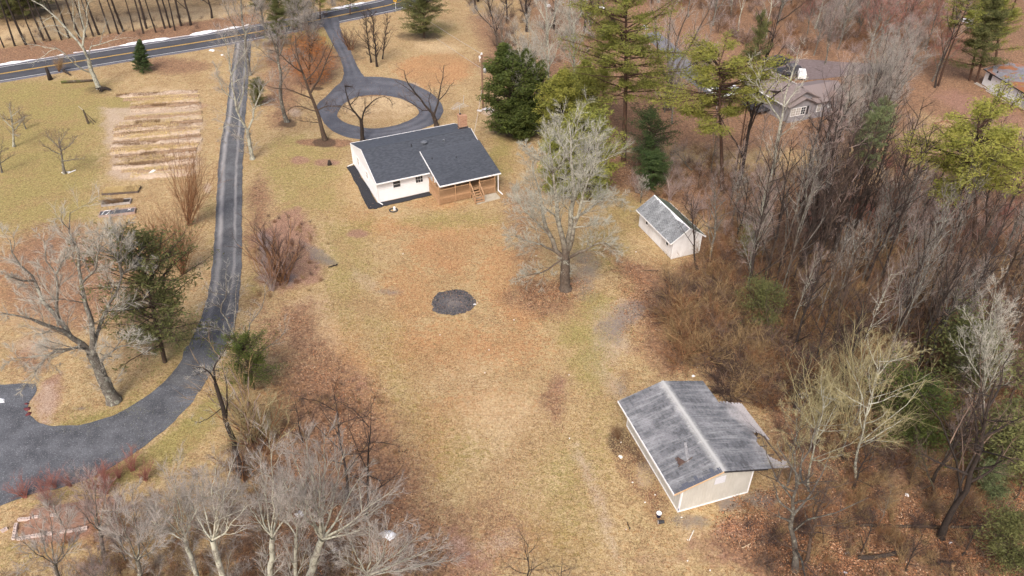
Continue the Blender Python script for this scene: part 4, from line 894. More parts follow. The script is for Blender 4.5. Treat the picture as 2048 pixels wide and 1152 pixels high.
for i in range(13):      # newer shingles along the front rake
    u = -BO + .5 + i * .235; dv = rp.choice([.3, .45, .6]); z = BE + BS * (u + BO)
    m = MB(); m.slab([(u, y0+dv, z+.03), (u, y0-.01, z+.03), (u+.22, y0-.01, z+BS*.22+.03), (u+.22, y0+dv, z+BS*.22+.03)], .015); m.build('patch_shingle', SH_DARKPATCH, barn)
for u, v in ((8.4, 6.2), (8.3, 3.6), (8.2, .2)): m = MB(); m.box(u-.07, u+.07, v-.07, v+.07, 0, zr(u)-.08); m.build('lean_to_post', UNDER, barn)
m = MB(); m.beam((8.35, .1, zr(8.35)-.15), (8.35, 6.25, zr(8.35)-.15), .06, .12); m.build('lean_to_beam', UNDER, barn)
for i in range(8): v = .2 + i * .86; m = MB(); m.beam((5.62, v, zr(5.62)-.13), (8.0 if 0 < i < 4 else 8.35, v, zr(8.2)-.13), .04, .1); m.build('rafter', UNDER, barn)
# broken board and loose paper at the hole in the roof
hz = lambda u: BE + BS * (u + BO)
m = MB(); m.slab([(.35, 1.6, hz(.35)+.25), (.45, 1.45, hz(.45)+.05), (.95, 1.55, hz(.95)+.06), (.5, 2.0, hz(.5)+.42)], .03); m.build('broken_board', M_plain('rusty_board', (.05, .03, .025), (.10, .06, .048), 4, .8), barn)
m = MB(); m.beam((.3, 1.42, hz(.3)+.1), (1.5, 1.65, hz(1.5)+.06), .05, .04); m.build('broken_lath', UNDER, barn)
m = MB()
for i in range(9): u = 1.0+i*.06; v = 1.55+i*.16; m.slab([(u, v, hz(u)+.04+rp.uniform(0, .1)), (u+.1, v-.1, hz(u)+.05), (u+.28, v+.1, hz(u+.28)+.05+rp.uniform(0, .08)), (u+.12, v+.22, hz(u+.12)+.06)], .008)
m.build('torn_paper', M_plain('torn_felt_paper', (.16, .16, .17), (.33, .33, .34), 5, .9), barn)

# --- white shed ------------------------------------------------------------------------------------------------------
SA = .37; shed = empty('shed', (16.5, 64.9, 0), SA, 'small white garden shed with grey gable roof beside the thicket', 'shed')
SLn, SD, SE, SR, SO, SG = 3.3, 6.96, 2.06, 3.5, .43, .15; SS = (SR-SE)/(SLn/2+SO); sw = SE + SS*SO - .08
m = MB(); m.box(0, SLn, 0, SD, .02, sw); m.add([(0, 0, sw), (SLn/2, 0, SR-.09), (SLn, 0, sw), (0, SD, sw), (SLn/2, SD, SR-.09), (SLn, SD, sw)], [(0,2,1), (3,4,5), (0,1,4,3), (1,2,5,4)]); m.build('wall', SID_SHED, shed)
m = MB()
for i in range(1, 14): y = i*SD/14; m.box(-.012, -.001, y-.015, y+.015, .05, sw-.02)
for i in range(1, 7): u = i*SLn/7; m.box(u-.015, u+.015, -.012, -.001, .05, sw-.02)
m.build('batten', SID_SHED, shed, kind='stuff')
for yy in (2.25, 3.12): m = MB(); m.box(-.035, -.013, yy, yy+.84, .06, 1.85); m.build('door', TRIM, shed)
for yy in (.85, 5.1): stretch_window(shed, yy, yy+.42, 1.15, 1.68, -.013, grid=(1, 1), fr=.05, axis='y')
for x in (0, SLn): m = MB(); m.box(x-.03, x+.06, -.03, .06, .02, sw); m.build('corner_board', TRIM, shed)
c_ = math.hypot(SLn/2+SO, SR-SE); su = ((SLn/2+SO)/c_, (SR-SE)/c_)
m = MB(); m.slab([(-SO, SD+SG, SE), (-SO, -SG, SE), (SLn/2, -SG, SR), (SLn/2, SD+SG, SR)], .06); m.build('roof_slope', TRIM, shed)
m = MB(); m.slab([(SLn+SO, -SG, SE), (SLn+SO, SD+SG, SE), (SLn/2+.003, SD+SG, SR), (SLn/2+.003, -SG, SR)], .06); m.build('roof_slope', SH_MOSS, shed)
tabs('roof_shingles', (-SO, SD+SG, SE), (0, -1, 0), (su[0], 0, su[1]), SD+2*SG, c_, SH_SHED, shed, seed=7)
tabs('roof_shingles', (SLn+SO, -SG, SE), (0, 1, 0), (-su[0], 0, su[1]), SD+2*SG, c_, SH_MOSS, shed, seed=8)
for a in (((-SO, -SG-.02, SE-.04), (SLn/2, -SG-.02, SR-.04)), ((SLn/2, -SG-.02, SR-.04), (SLn+SO, -SG-.02, SE-.04)), ((-SO-.02, -SG, SE-.04), (-SO-.02, SD+SG, SE-.04)), ((SLn+SO+.02, -SG, SE-.04), (SLn+SO+.02, SD+SG, SE-.04))): m = MB(); m.beam(*a, .04, .14); m.build('fascia_board', TRIM, shed)
def drift(name, pts, zf, parent, **kw):      # lumpy thin snow left lying on a roof
    mm = MB(); n = len(pts); c = (sum(p[0] for p in pts)/n, sum(p[1] for p in pts)/n)
    mm.add([(u, v, zf(u)+.012) for u, v in pts] + [((u-c[0])*.7+c[0], (v-c[1])*.7+c[1], zf((u-c[0])*.7+c[0])+.06) for u, v in pts] + [(*c, zf(c[0])+.08)], [(i, (i+1) % n, n+(i+1) % n, n+i) for i in range(n)] + [(n+i, n+(i+1) % n, 2*n) for i in range(n)])
    return mm.build(name, M_SNOW, parent, True, **kw)
zl = lambda u: SE + SS*(u+SO) if u < SLn/2 else SR - SS*(u-SLn/2)
rp = random.Random(5)
drift('snow_patch', [(1.62, .55), (1.5, 1.2), (1.36, 2.0), (1.42, 2.6), (1.5, 3.3), (1.63, 4.1), (1.64, 3.0), (1.64, 1.5)], zl, shed)
drift('snow_patch', [(1.5, 5.4), (1.45, 5.7), (1.6, 5.9), (1.64, 5.6)], zl, shed); drift('snow_patch', [(1.52, 6.1), (1.48, 6.4), (1.63, 6.5), (1.64, 6.2)], zl, shed)

# --- neighbour house on the right behind the trees -------------------------------------------------------------------
o1 = G(1565, 243); p1 = G(1500, 203); dl = p1 - o1; Lw = float(np.linalg.norm(dl)); a1 = math.atan2(dl[1], dl[0])
nh = empty('neighbour_house', o1, a1 - math.pi, 'low grey-sided house with brown roof half hidden behind tall bare trees', 'house')
# local: x runs toward the viewer-right corner (0 at corner, negative away), y is behind the long wall
Wd = 5.6; m = MB(); m.box(-Lw-2, 0, .0, Wd, 0, 2.6); m.add([(0, 0, 2.6), (0, Wd, 2.6), (0, Wd/2, 3.9), (-Lw-2, 0, 2.6), (-Lw-2, Wd, 2.6), (-Lw-2, Wd/2, 3.9)], [(0,1,2), (3,5,4), (0,2,5,3), (1,4,5,2)]); m.build('wall', SID_GREY, nh)
m = MB()
for i in range(1, 16): m.box(-Lw-1.9, .02, -.03, -.001, .16*i, .16*i+.03); m.box(.001, .03, .0, Wd, .16*i, .16*i+.03)
m.build('siding_lap', SID_GREY, nh, kind='stuff')
for y0_, y1_, s in ((-.45, Wd/2, 1), (Wd/2+.003, Wd+.45, -1)):
    e_, r_ = 2.5, 4.05; q = [(-Lw-2.3, y0_, e_), (.35, y0_, e_), (.35, y1_, r_), (-Lw-2.3, y1_, r_)] if s > 0 else [(-Lw-2.3, y0_, r_), (.35, y0_, r_), (.35, y1_, e_), (-Lw-2.3, y1_, e_)]
    m = MB(); m.slab(q, .1); m.build('roof_slope', SH_BROWN, nh)
    Ls = math.hypot(y1_-y0_, r_-e_); vv_ = ((y1_-y0_)/Ls, (r_-e_)/Ls)
    if s > 0: tabs('roof_shingles', (-Lw-2.3, y0_, e_), (1, 0, 0), (0, *vv_), Lw+2.65, Ls, SH_BROWN, nh, .35, .2, seed=9)
    else: tabs('roof_shingles', (.35, y1_, e_), (-1, 0, 0), (0, -vv_[0], vv_[1]), Lw+2.65, Ls, SH_BROWN, nh, .35, .2, seed=10)
for yy in (-.5, Wd+.5): m = MB(); m.beam((-Lw-2.3, yy, 2.45), (.35, yy, 2.45), .12, .14); m.build('gutter', TRIM, nh)
inv = nh.matrix_basis.inverted()
m = MB(); m.box(-6.5, -2.8, -2.4, -.05, .5, .62); m.build('deck', DARKM, nh)
for x in (-6.45, -4.6, -2.85): m = MB(); m.box(x-.05, x+.05, -2.4, -2.3, 0, 1.5); m.build('deck_post', DARKM, nh)
for z in (1.0, 1.25, 1.48): m = MB(); m.beam((-6.5, -2.35, z), (-2.8, -2.35, z), .05, .06); m.build('deck_rail', DARKM, nh)
# front wing with the small gable, triple window
w0 = G(1574, 246); w1 = G(1690, 225); dw = w1 - w0; a2 = math.atan2(dw[1], dw[0]); wing = empty('wing', (0, 0, 0)); wing.parent = nh
mw = inv @ (Matrix.Translation(Vector(w0)) @ Matrix.Rotation(a2, 4, 'Z')); wing.matrix_local = mw
m = MB(); m.box(0, 9.5, 0, 6, 0, 2.5); m.add([(0, 0, 2.5), (4.2, 0, 2.5), (2.1, 0, 3.35), (0, 3, 2.5), (4.2, 3, 2.5), (2.1, 3, 3.35)], [(0,1,2), (0,2,5,3), (1,4,5,2)]); m.build('wall', SID_GREY, wing)
m = MB(); m.slab([(3.9, -.4, 2.45), (9.9, -.4, 2.45), (9.9, 3, 3.6), (3.9, 3, 3.6)], .1); m.slab([(-.3, 3.003, 3.6), (9.9, 3.003, 3.6), (9.9, 6.4, 2.45), (-.3, 6.4, 2.45)], .1); m.build('roof_slope', SH_BROWN, wing)
m = MB(); m.slab([(-.35, 3.2, 2.35), (-.35, -.35, 2.35), (2.1, -.35, 3.42), (2.1, 3.2, 3.42)], .08); m.slab([(2.103, 3.2, 3.42), (2.103, -.35, 3.42), (4.55, -.35, 2.35), (4.55, 3.2, 2.35)], .08); m.build('roof_slope', SH_BROWN, wing)
for i in range(3): stretch_window(wing, .25+i*.82, .97+i*.82, .95, 2.0, -.01, CURT if i < 2 else GLASS, (2, 3), fr=.06)
m = MB(); m.box(2.85, 3.15, -.04, -.001, .85, 2.1); m.build('shutter', DARKM, wing)
stretch_window(wing, 4.6, 5.2, 1.0, 2.0, -.01, CURT, (1, 2)); m = MB(); m.box(6.4, 6.75, -.1, -.001, 1.3, 1.6); m.build('meter_box', TRIM, wing)

# --- white outbuilding at the right edge -----------------------------------------------------------------------------
q0 = G(1963, 168); q1 = G(2048, 221); dq = q1 - q0; a3 = math.atan2(dq[1], dq[0])
wh = empty('outbuilding', q0, a3, 'long white outbuilding with leaf-covered roof at the right edge', 'building')
m = MB(); m.box(0, 15, 0, 7, .02, 2.3); m.build('wall', SID_WHITE, wh); m = MB(); m.add([(0, 0, 2.3), (0, 7, 2.3), (0, 3.5, 3.1), (.02, 0, 2.3), (.02, 7, 2.3), (.02, 3.5, 3.1)], [(0,2,1), (3,4,5)]); m.build('gable', SID_SHED, wh)
m = MB()
for i in range(1, 12): m.box(0, 8.0, -.02, -.001, .19*i, .19*i+.02)
m.build('siding_lap', SID_WHITE, wh, kind='stuff')
for x in (5.9, 7.5, 8.2, 11): m = MB(); m.box(x-.03, x+.03, -.035, -.001, 0, 2.25); m.build('wall_strip', DARKM, wh)
m = MB(); m.slab([(-.3, -.35, 2.3), (15.3, -.35, 2.3), (15.3, 3.5, 3.25), (-.3, 3.5, 3.25)], .1); m.build('roof_slope', SH_LEAFY, wh)
m = MB(); m.slab([(-.3, 3.503, 3.25), (15.3, 3.503, 3.25), (15.3, 7.35, 2.3), (-.3, 7.35, 2.3)], .1); m.build('roof_slope', SH_LEAFY, wh)
Ls = math.hypot(3.85, .95); tabs('roof_shingles', (-.3, -.35, 2.3), (1, 0, 0), (0, 3.85/Ls, .95/Ls), 15.6, Ls, SH_LEAFY, wh, .35, .2, seed=11)
m = MB(); m.beam((-.3, -.38, 2.24), (15.3, -.38, 2.24), .05, .14); m.build('eave_board', DARKM, wh)
stretch_window(wh, 1.0, 1.55, 1.2, 2.0, -.02, grid=(1, 1), frame_mat=DARKM); m = MB(); m.tube([(1.9, .3, 2.4), (1.9, .3, 2.75)], .1, 8); m.build('vent_pipe', DARKM, wh)
m = MB(); m.box(9.0, 10.6, -.06, -.036, .1, 1.9); d_ = m.build('door', M_plain('weathered_panel', (.3, .3, .3), (.5, .5, .49), 3, .8), wh)
def wp(x, y, z=0): return Vector(q0) + Vector((x*math.cos(a3)-y*math.sin(a3), x*math.sin(a3)+y*math.cos(a3), z))
ld = empty('ladder', wp(1.9, -.75), a3, 'metal ladder lying on the leaves along the white outbuilding wall', 'ladder')
for y in (0, .42): m = MB(); m.beam((0, y, .16), (3.3, y, .16), .05, .08); m.build('side_rail', METAL, ld)
rung = MB().beam((0, .02, .16), (0, .4, .16), .045, .045).mesh('rung', METAL)
for i in range(11): o = link('rung', rung, ld); o.location = (.15 + i * .3, 0, 0)
for i, (x0_, x1_, y_) in enumerate(((-.6, 1.8, -.55), (-.3, 1.4, -.95), (2.6, 5.4, -1.0), (5.6, 8.2, -.75))):
    m = MB(); m.beam((0, 0, .07), (x1_-x0_, rp.uniform(-.3, .3), .07), .12, .1); o = m.build('timber', M_plain('pale_timber', (.42, .38, .33), (.6, .57, .52), 4, .85), label=['short pale timber crossing the near corner of the outbuilding', 'grey plank tip pointing away from the outbuilding corner', 'long pale timber lying outside the ladder', 'pale timber beyond the far end of the ladder'][i], cat='timber'); o.location = wp(x0_, y_); o.rotation_euler = (0, 0, a3)
jk = MB(); rj = random.Random(2)
for i in range(26):
    x = rj.uniform(6, 10); y = rj.uniform(-1.8, -.3); jk.beam((x, y, .1+rj.uniform(0, .4)), (x+rj.uniform(-.9, .9), y+rj.uniform(-.5, .5), .1+rj.uniform(0, .5)), .09, .07)
o = jk.build('scrap_pile', M_plain('scrap_wood', (.12, .08, .06), (.42, .36, .3), 3, .9, isl=.6), label='jumbled pile of broken boards against the outbuilding', cat='scrap pile'); o.location = q0; o.rotation_euler = (0, 0, a3)

# ------------------------------------------------------------------ yard objects
def put(mb, name, mat, p, rz, label, cat, smooth=False, group=None, kind=None):
    o = mb.build(name, mat, smooth=smooth, label=label, cat=cat, group=group, kind=kind); o.location = p; o.rotation_euler = (0, 0, rz); return o
def dirang(a, b): d = G(*b) - G(*a); return math.atan2(d[1], d[0]), float(np.linalg.norm(d))
# burnt fire circle: low ash mound with charred lumps and a ragged rim
rf = np.random.RandomState(4); fc = np.array([-5.67, 57.65, 0]); n = 64; V = [(0, 0, .05)]; Tt = []; rings = 9
ra = 2.12 + .16 * (vnoise(np.stack([np.cos(np.linspace(0, 6.28, n)) * 3, np.sin(np.linspace(0, 6.28, n)) * 3], 1), 1.2, 8) - .5) * 5
for j in range(1, rings + 1):
    for i in range(n):
        a = i * 2 * math.pi / n; rr_ = ra[i] * j / rings; V.append((rr_*math.cos(a), rr_*math.sin(a)*.97, (.045*(1-(j/rings)**2) + rf.uniform(-.02, .03)*(j < rings)) - (.02 if j == rings else 0)))
for i in range(n): Tt.append((0, 1+i, 1+(i+1) % n))
for j in range(rings-1):
    for i in range(n): a = 1+j*n+i; b = 1+j*n+(i+1) % n; Tt += [(a, a+n, b+n), (a, b+n, b)]
k = NT('ash_and_char'); v = k.coord('Object'); s = k.node('ShaderNodeVectorMath', operation='LENGTH'); k.t.links.new(v, s.inputs[0]); nn = k.noise(4, 5, .75, v)
rad = k.math('ADD', s.outputs['Value'], k.math('MULTIPLY', k.math('SUBTRACT', nn, .5), 2.2))
col = k.mix(k.ramp(k.noise(16, 4, .8, v), [(.3, (.02, .02, .023)), (.55, (.085, .082, .088)), (.72, (.22, .21, .21))]), (.22, .19, .175), k.rng(rad, .0, 1.3, .6, 0))
col = k.mix(col, (.3, .3, .32), k.rng(nn, .58, .7, 0, .4)); k.bump(nn, .9, .05); M_ASH = k.done(col, .95)
fire = empty('fire_circle', fc, 0, 'round black ash circle of a burnt-out bonfire in the middle of the lawn', 'fire pit')
link('ash_bed', np_mesh('ash_bed', V, T=Tt, mat=M_ASH), fire)
m = MB()
for i in range(150):
    a = rf.uniform(0, 6.28); r_ = 2.0 * math.sqrt(rf.uniform(0, 1)); s_ = rf.uniform(.02, .07); m.beam((r_*math.cos(a), r_*math.sin(a), .06), (r_*math.cos(a)+rf.uniform(-.14, .14), r_*math.sin(a)+rf.uniform(-.14, .14), .08), s_, s_*.7)
m.build('charred_lumps', M_plain('charcoal', (.012, .012, .014), (.09, .09, .1), 9, .9, isl=.8), fire, kind='stuff')
lp = MB().add(*(lambda L: (L, [(i, (i+1) % 8, 8) for i in range(8)]))([(.16*math.cos(q*.785)*random.uniform(.7, 1.2), .12*math.sin(q*.785)*random.uniform(.7, 1.2), -.01) for q in range(8)] + [(0, 0, .06)]))
put(lp, 'stone', M_plain('pale_stone', (.6, .58, .6), (.75, .74, .75), 4, .8), fc + (2.1, -.35, .04), 0, 'small pale stone on the right rim of the ash circle', 'stone')

# utility pole with transformer and insulators
PB = G(966, 219); PH = onplane(964.5, 108, PB[1])[2]
pole = empty('utility_pole', PB, 0, 'tall brown wooden utility pole with grey transformer beside the dark cedars', 'utility pole')
m = MB(); m.tube([(0, 0, -.2), (0, 0, PH*.5), (0, 0, PH)], [.16, .14, .11], 10); m.build('post', M_plain('pole_wood', (.16, .09, .06), (.27, .17, .12), 3, .9, (1, 1, .2)), pole)
tr = MB(); tr.tube([(.42, -.05, PH-2.6), (.42, -.05, PH-1.75)], .25, 12); tr.tube([(.42, -.05, PH-1.75), (.42, -.05, PH-1.65)], [.27, .12], 12); t_ = tr.build('transformer', METAL, pole, True)
m = MB(); m.tube([(.42, -.05, PH-1.62), (.42, -.05, PH-1.2)], .04, 6); m.build('bushing', TRIM, t_)
m = MB(); m.beam((.1, 0, PH-2.1), (.3, 0, PH-2.1), .08, .12); m.build('bracket', DARKM, pole)
for z, x in ((PH+.08, 0), (PH-.45, -.25)): m = MB(); m.tube([(x, -.05, z-.12), (x, -.05, z+.12)], [.14, .09], 8); m.build('insulator', TRIM, pole)
m = MB(); m.tube([(-.25, -.05, PH-1.1), (-.4, -.1, PH-.3), (-.05, -.05, PH)], .03, 5); m.build('cutout_arm', TRIM, pole)
def wire(a, b, sag, name, label, rad=.022):
    a, b = np.array(a, float), np.array(b, float); pts = []
    for i in range(25): t = i / 24; p = a * (1-t) + b * t; p[2] -= sag * 4 * t * (1-t); pts.append(p)
    mm = MB(); mm.tube(pts, rad, 4); return mm.build(name, M_WIRE, label=label, cat='wire')
M_WIRE = M_plain('wire_grey', (.4, .38, .36), (.52, .5, .48), 2, .5, bump=0)
A1 = PB + np.array([0, 0, PH]); far1 = onplane(802, 0, 175.0); far1 = A1 + (far1 - A1) * 1.6
wire(A1, far1, .5, 'power_line', 'upper pale power line running from the pole top towards the road')
A2 = PB + np.array([-.1, 0, PH-2.0]); far2 = onplane(802, 22, 170.0); far2 = A2 + (far2 - A2) * 1.6; wire(A2, far2, .5, 'power_line', 'lower pale power line running from below the transformer to the road')
HC = np.array(hm @ Vector((HL, HW*.42, HE+.9)))
wire(PB + np.array([-.12, -.05, PH-5.2]), HC, .25, 'service_wire', 'white service cable dropping from the utility pole to the house eave', .03)
# stones at the pole foot
STONE = M_plain('rubble_stone', (.42, .4, .4), (.68, .66, .66), 5, .85, isl=.6); rq = random.Random(9)
def rock_mesh(s, seed):
    r = random.Random(seed); mm = MB(); pts = []
    for z, q in ((-.3, .8), (.15, 1), (.5, .55)):
        for i in range(6): a = i*1.047+r.uniform(-.2, .2); pts.append((s*q*math.cos(a)*r.uniform(.75, 1.15), s*q*math.sin(a)*r.uniform(.75, 1.15), s*z))
    pts.append((0, 0, s*.62)); f = [(i, (i+1) % 6, 6+(i+1) % 6, 6+i) for i in range(6)] + [(6+i, 6+(i+1) % 6, 12+(i+1) % 6, 12+i) for i in range(6)] + [(12+i, 12+(i+1) % 6, 18) for i in range(6)]
    return mm.add(pts, f)
rocks = [rock_mesh(.2, i).mesh('stone', STONE) for i in range(4)]
for i in range(34):
    o = link('stone', rocks[i % 4], label='pale broken stone in the rubble heap at the foot of the utility pole', cat='stone', group='rubble at the pole foot'); a = rq.uniform(0, 6.28); r_ = rq.uniform(0, 1)
    o.location = PB + np.array([.45 + math.cos(a)*r_*1.3, -.5 + math.sin(a)*r_*.9, .06 + .18*(1-r_)]); o.rotation_euler = (rq.uniform(-.5, .5), rq.uniform(-.5, .5), a); o.scale = [rq.uniform(.5, 1.2)]*3

# road sign
sb = G(792, 22); sg = empty('road_sign', sb, 0, 'yellow diamond road sign beside the road beyond the loop drive', 'road sign')
m = MB(); m.box(-.05, .05, -.03, .03, 0, 3.2); m.build('post', METAL, sg)
m = MB(); m.add([(0, -.05, 3.4), (.55, -.05, 2.85), (0, -.05, 2.3), (-.55, -.05, 2.85), (0, -.035, 3.4), (.55, -.035, 2.85), (0, -.035, 2.3), (-.55, -.035, 2.85)], [(0,3,2,1), (4,5,6,7), (0,1,5,4), (1,2,6,5), (2,3,7,6), (3,0,4,7)]); m.box(-.35, .35, -.05, -.035, 1.75, 2.22)
m.build('panel', M_plain('sign_yellow', (.8, .42, .02), (.85, .48, .03), 2, .5), sg)
# reflector posts near the sign
mb_ = G(795, 27)
# mailbox-like posts near the lane
def log(a, b, r0, r1, mat, label, z=.12, cat='log', name='log', bend=.1):
    pa, pb = G(*a), G(*b); d = pb - pa; mm = MB(); rr_ = random.Random(int(a[0])); pts = []; rs_ = []
    for i in range(9): t = i/8; pts.append(pa + d*t + np.array([rr_.uniform(-bend, bend), rr_.uniform(-bend, bend), z + rr_.uniform(-.02, .04)]) - pa); rs_.append((r0*(1-t)+r1*t)*rr_.uniform(.85, 1.15))
    mm.tube(pts, rs_, 8); return put(mm, name, mat, pa, 0, label, cat, True)
log((187, 163), (122, 167), .17, .22, B_MOSS, 'lichen-spotted log lying on the lawn beside the white-branched tree', .2)
log((1712, 1052), (1875, 1056), .10, .13, B_BROWN, 'long thin fallen trunk lying straight across the leaves, left half', .1, bend=.03)
log((1875, 1057), (1990, 1054), .12, .08, B_BROWN, 'thin fallen trunk continuing right of the leaning vine-covered tree', .1, bend=.03)
log((1715, 1117), (1815, 1110), .15, .17, B_DARK, 'short dark snow-speckled log on orange leaves near the bottom edge', .15)
log((1850, 1128), (1905, 1126), .06, .09, B_DARK, 'dark broken branch lying right of the short dark log', .08)
log((1284, 541), (1318, 542), .03, .05, B_BROWN, 'thin dead branch lying on the grass below the garden shed', .05)
log((656, 536), (676, 530), .06, .08, B_DARK, 'short dark branch on pale grass right of the brush patch', .06)
log((128, 143), (141, 152), .22, .13, B_DARK, 'dark slanting fallen trunk beside the coppery shrub by the road', .2, bend=.05)
log((1806, 468), (1935, 447), .16, .1, B_BROWN, 'long leaning dead trunk caught low in the woodland at right', .9, bend=.1)
log((1255, 1045), (1262, 1060), .03, .03, B_BROWN, 'small broken stick on straw grass left of the tan barn', .04)
log((1387, 1062), (1378, 1082), .035, .035, M_plain('pale_lath', (.6, .57, .5), (.72, .7, .64), 4, .8), 'straight pale lath lying on the grass in front of the barn corner', .05, cat='lath', name='lath', bend=.005)
log((1483, 1097), (1499, 1090), .03, .03, M_plain('pale_stick', (.5, .38, .24), (.66, .52, .36), 4, .8), 'short pale stick on brown ground below the tan barn', .05, cat='stick', name='stick', bend=.01)
# stumps
def stump(u, v, r, h, label, mat=B_DARK):
    mm = MB(); rr_ = random.Random(int(u)); mm.tube([(0, 0, -.1), (rr_.uniform(-.05, .05), 0, h*.5), (rr_.uniform(-.1, .1), rr_.uniform(-.1, .1), h)], [r*1.5, r, r*.8], 9); put(mm, 'stump', mat, G(u, v), 0, label, 'stump', True)
stump(101, 159, .26, 1.9, 'tall dark tree stump standing on the lawn near the road edge'); stump(659, 329, .22, .55, 'low broken stump in a brown bare patch left of the house')
stump(36, 1090, .01, .01, 'tiny peg') if False else None
# burnt stump heap around the white tree base
rootm = MB(); rq = random.Random(12)
for i in range(26): a = rq.uniform(0, 6.28); L = rq.uniform(.4, 1.25); rootm.tube([(0, 0, .35), (math.cos(a)*L*.5, math.sin(a)*L*.4, rq.uniform(.15, .5)), (math.cos(a)*L, math.sin(a)*L*.7, rq.uniform(-.05, .3))], [.14, .11, .04], 5)
put(rootm, 'root_mound', B_DARK, G(207, 181), 0, 'dark tangled heap of roots at the foot of the white-branched tree', 'root mound')
# tripod of old posts
tp_ = empty('post_tripod', G(177, 247), .3, 'old mossy post propped by two stakes standing alone on the left lawn', 'post')
m = MB(); m.tube([(0, 0, 0), (-.05, 0, 2.0)], [.16, .1], 8); m.build('post', B_MOSS, tp_)
for a, b in (((.9, .1, 0), (0, 0, 1.7)), ((.75, -.5, 0), (0, 0, 1.3)), ((-.25, .7, 0), (0, 0, 1.2))): m = MB(); m.tube([a, b], [.05, .04], 6); m.build('stake', B_BROWN, tp_)
m = MB(); m.tube([(-.05, 0, 1.9), (-.5, .1, 2.6)], [.03, .015], 5); m.build('wire_hook', METAL, tp_)
# boards by the small orchard tree
for u, v, a, lab in ((132, 345, .2, 'small white board at the foot of the bare orchard tree'), (144, 344, 1.0, 'slanting white board right of the orchard tree trunk')): m = MB(); m.box(-.5, .5, -.06, .06, .02, .08); put(m, 'board', TRIM, G(u, v), a, lab, 'board')
# raised garden beds
def bed(u0, v0, u1, v1, depth, label, frame, soil, h=.28, fill=None):
    a, L = dirang((u0, v0), (u1, v1)); r_ = empty('garden_bed', G(u0, v0), a, label, 'garden bed')
    for q in ((0, L, 0, .06), (0, L, depth-.06, depth), (0, .06, .062, depth-.062), (L-.06, L, .062, depth-.062)): m = MB(); m.box(q[0], q[1], q[2], q[3], 0, h); m.build('side_board', frame, r_)
    m = MB(); m.box(.061, L-.061, .061, depth-.061, .0, h-.1); m.build('soil', soil, r_); return r_, L
GREYB = M_plain('weathered_board', (.3, .27, .25), (.46, .42, .39), 4, .9); TARP = M_plain('dark_sheet', (.045, .045, .05), (.15, .15, .16), 2.5, .75)
b1, L1 = bed(198, 436, 270, 428, 1.15, 'long raised garden bed covered in dark plastic sheet, nearest of the three beds', M_plain('reddish_board', (.3, .2, .16), (.44, .34, .29), 4, .9), TARP)
m = MB(); m.tube([(.3, .3, .22), (.5, .9, .3), (1.1, 1.0, .28), (1.0, .5, .26), (.7, .05, .24)], .035, 6); m.build('hose', TRIM, b1, True)
m = MB(); m.tube([(L1-.5, .9, .25), (L1-.8, .6, .24)], .025, 6); m.tube([(L1-.8, .9, .25), (L1-.5, .6, .24)], .025, 6); m.build('tie', TRIM, b1)
b2, L2 = bed(203, 414, 261, 408, 1.0, 'raised garden bed overgrown with dead brown plants, middle of the three', GREYB, B_DARK)
SOILR = M_plain('garden_soil', (.2, .13, .08), (.36, .25, .16), 3, .95, bump=.8)
b3, L3 = bed(204, 391, 277, 386, 1.5, 'garden bed heaped with yellow straw, farthest of the three', UNDER, SOILR, .25)
def tufts(n, x0, x1, y0, y1, h, mat, parent, seed, name='dead_plants', z=.15):
    r = np.random.RandomState(seed); S = np.column_stack([r.uniform(x0, x1, n), r.uniform(y0, y1, n), np.full(n, z)]); D = r.normal(0, .6, (n, 3)); D[:, 2] = np.abs(D[:, 2]) + .35; D /= np.linalg.norm(D, axis=1)[:, None]
    a = Acc(); a.t(*spikes(S, D, r.uniform(.4, 1, n) * h, np.full(n, .018))); return link(name, a.mesh(name, mat, False), parent, kind='stuff')
W_STRAW = M_twig('dry_straw', (.5, .37, .16), (.75, .6, .33)); W_GRASS = M_twig('dry_grass', (.36, .26, .13), (.66, .52, .3)); W_DEAD = M_twig('dead_stems', (.13, .08, .045), (.34, .22, .12))
tufts(2600, .1, L2-.9, .1, .9, .55, W_DEAD, b2, 1); tufts(4500, .1, L3-.1, .1, 1.4, .45, W_STRAW, b3, 2, 'straw'); tufts(500, L3-1.6, L3-.1, .1, 1.3, .5, W_DEAD, b3, 3)
# vegetable rows: long mounds of dead stalks (each row a thing)
rows = [((233,192),(395,183),.5,W_DEAD),((262,207),(400,199),.6,W_STRAW),((262,222),(402,213),.35,W_DEAD),((236,250),(405,236),.7,W_STRAW),((226,262),(405,247),.5,W_DEAD),((228,278),(400,262),.5,W_STRAW),((222,292),(404,280),.35,W_DEAD),((222,306),(395,292),.7,W_STRAW),((238,322),(392,306),.6,W_DEAD),((225,334),(392,318),.5,W_DEAD),((262,352),(385,345),.4,W_STRAW)]
ordn = ['farthest','second farthest','third farthest','fourth farthest','fifth farthest','middle','fifth nearest','fourth nearest','third nearest','second nearest','nearest']
rows = [r for pair in zip(rows, [(((a[0]+c[0])/2, (a[1]+c[1])/2), ((b[0]+d_[0])/2, (b[1]+d_[1])/2), .35, W_DEAD if m1 is W_STRAW else W_STRAW) for (a, b, h1, m1), (c, d_, h2, m2) in zip(rows[:-1], rows[1:])] + [None]) for r in pair if r]
ORD = ['first','second','third','fourth','fifth','sixth','seventh','eighth','ninth','tenth','eleventh','twelfth','thirteenth','fourteenth','fifteenth','sixteenth','seventeenth','eighteenth','nineteenth','twentieth','twenty-first','twenty-second','twenty-third','twenty-fourth','twenty-fifth']
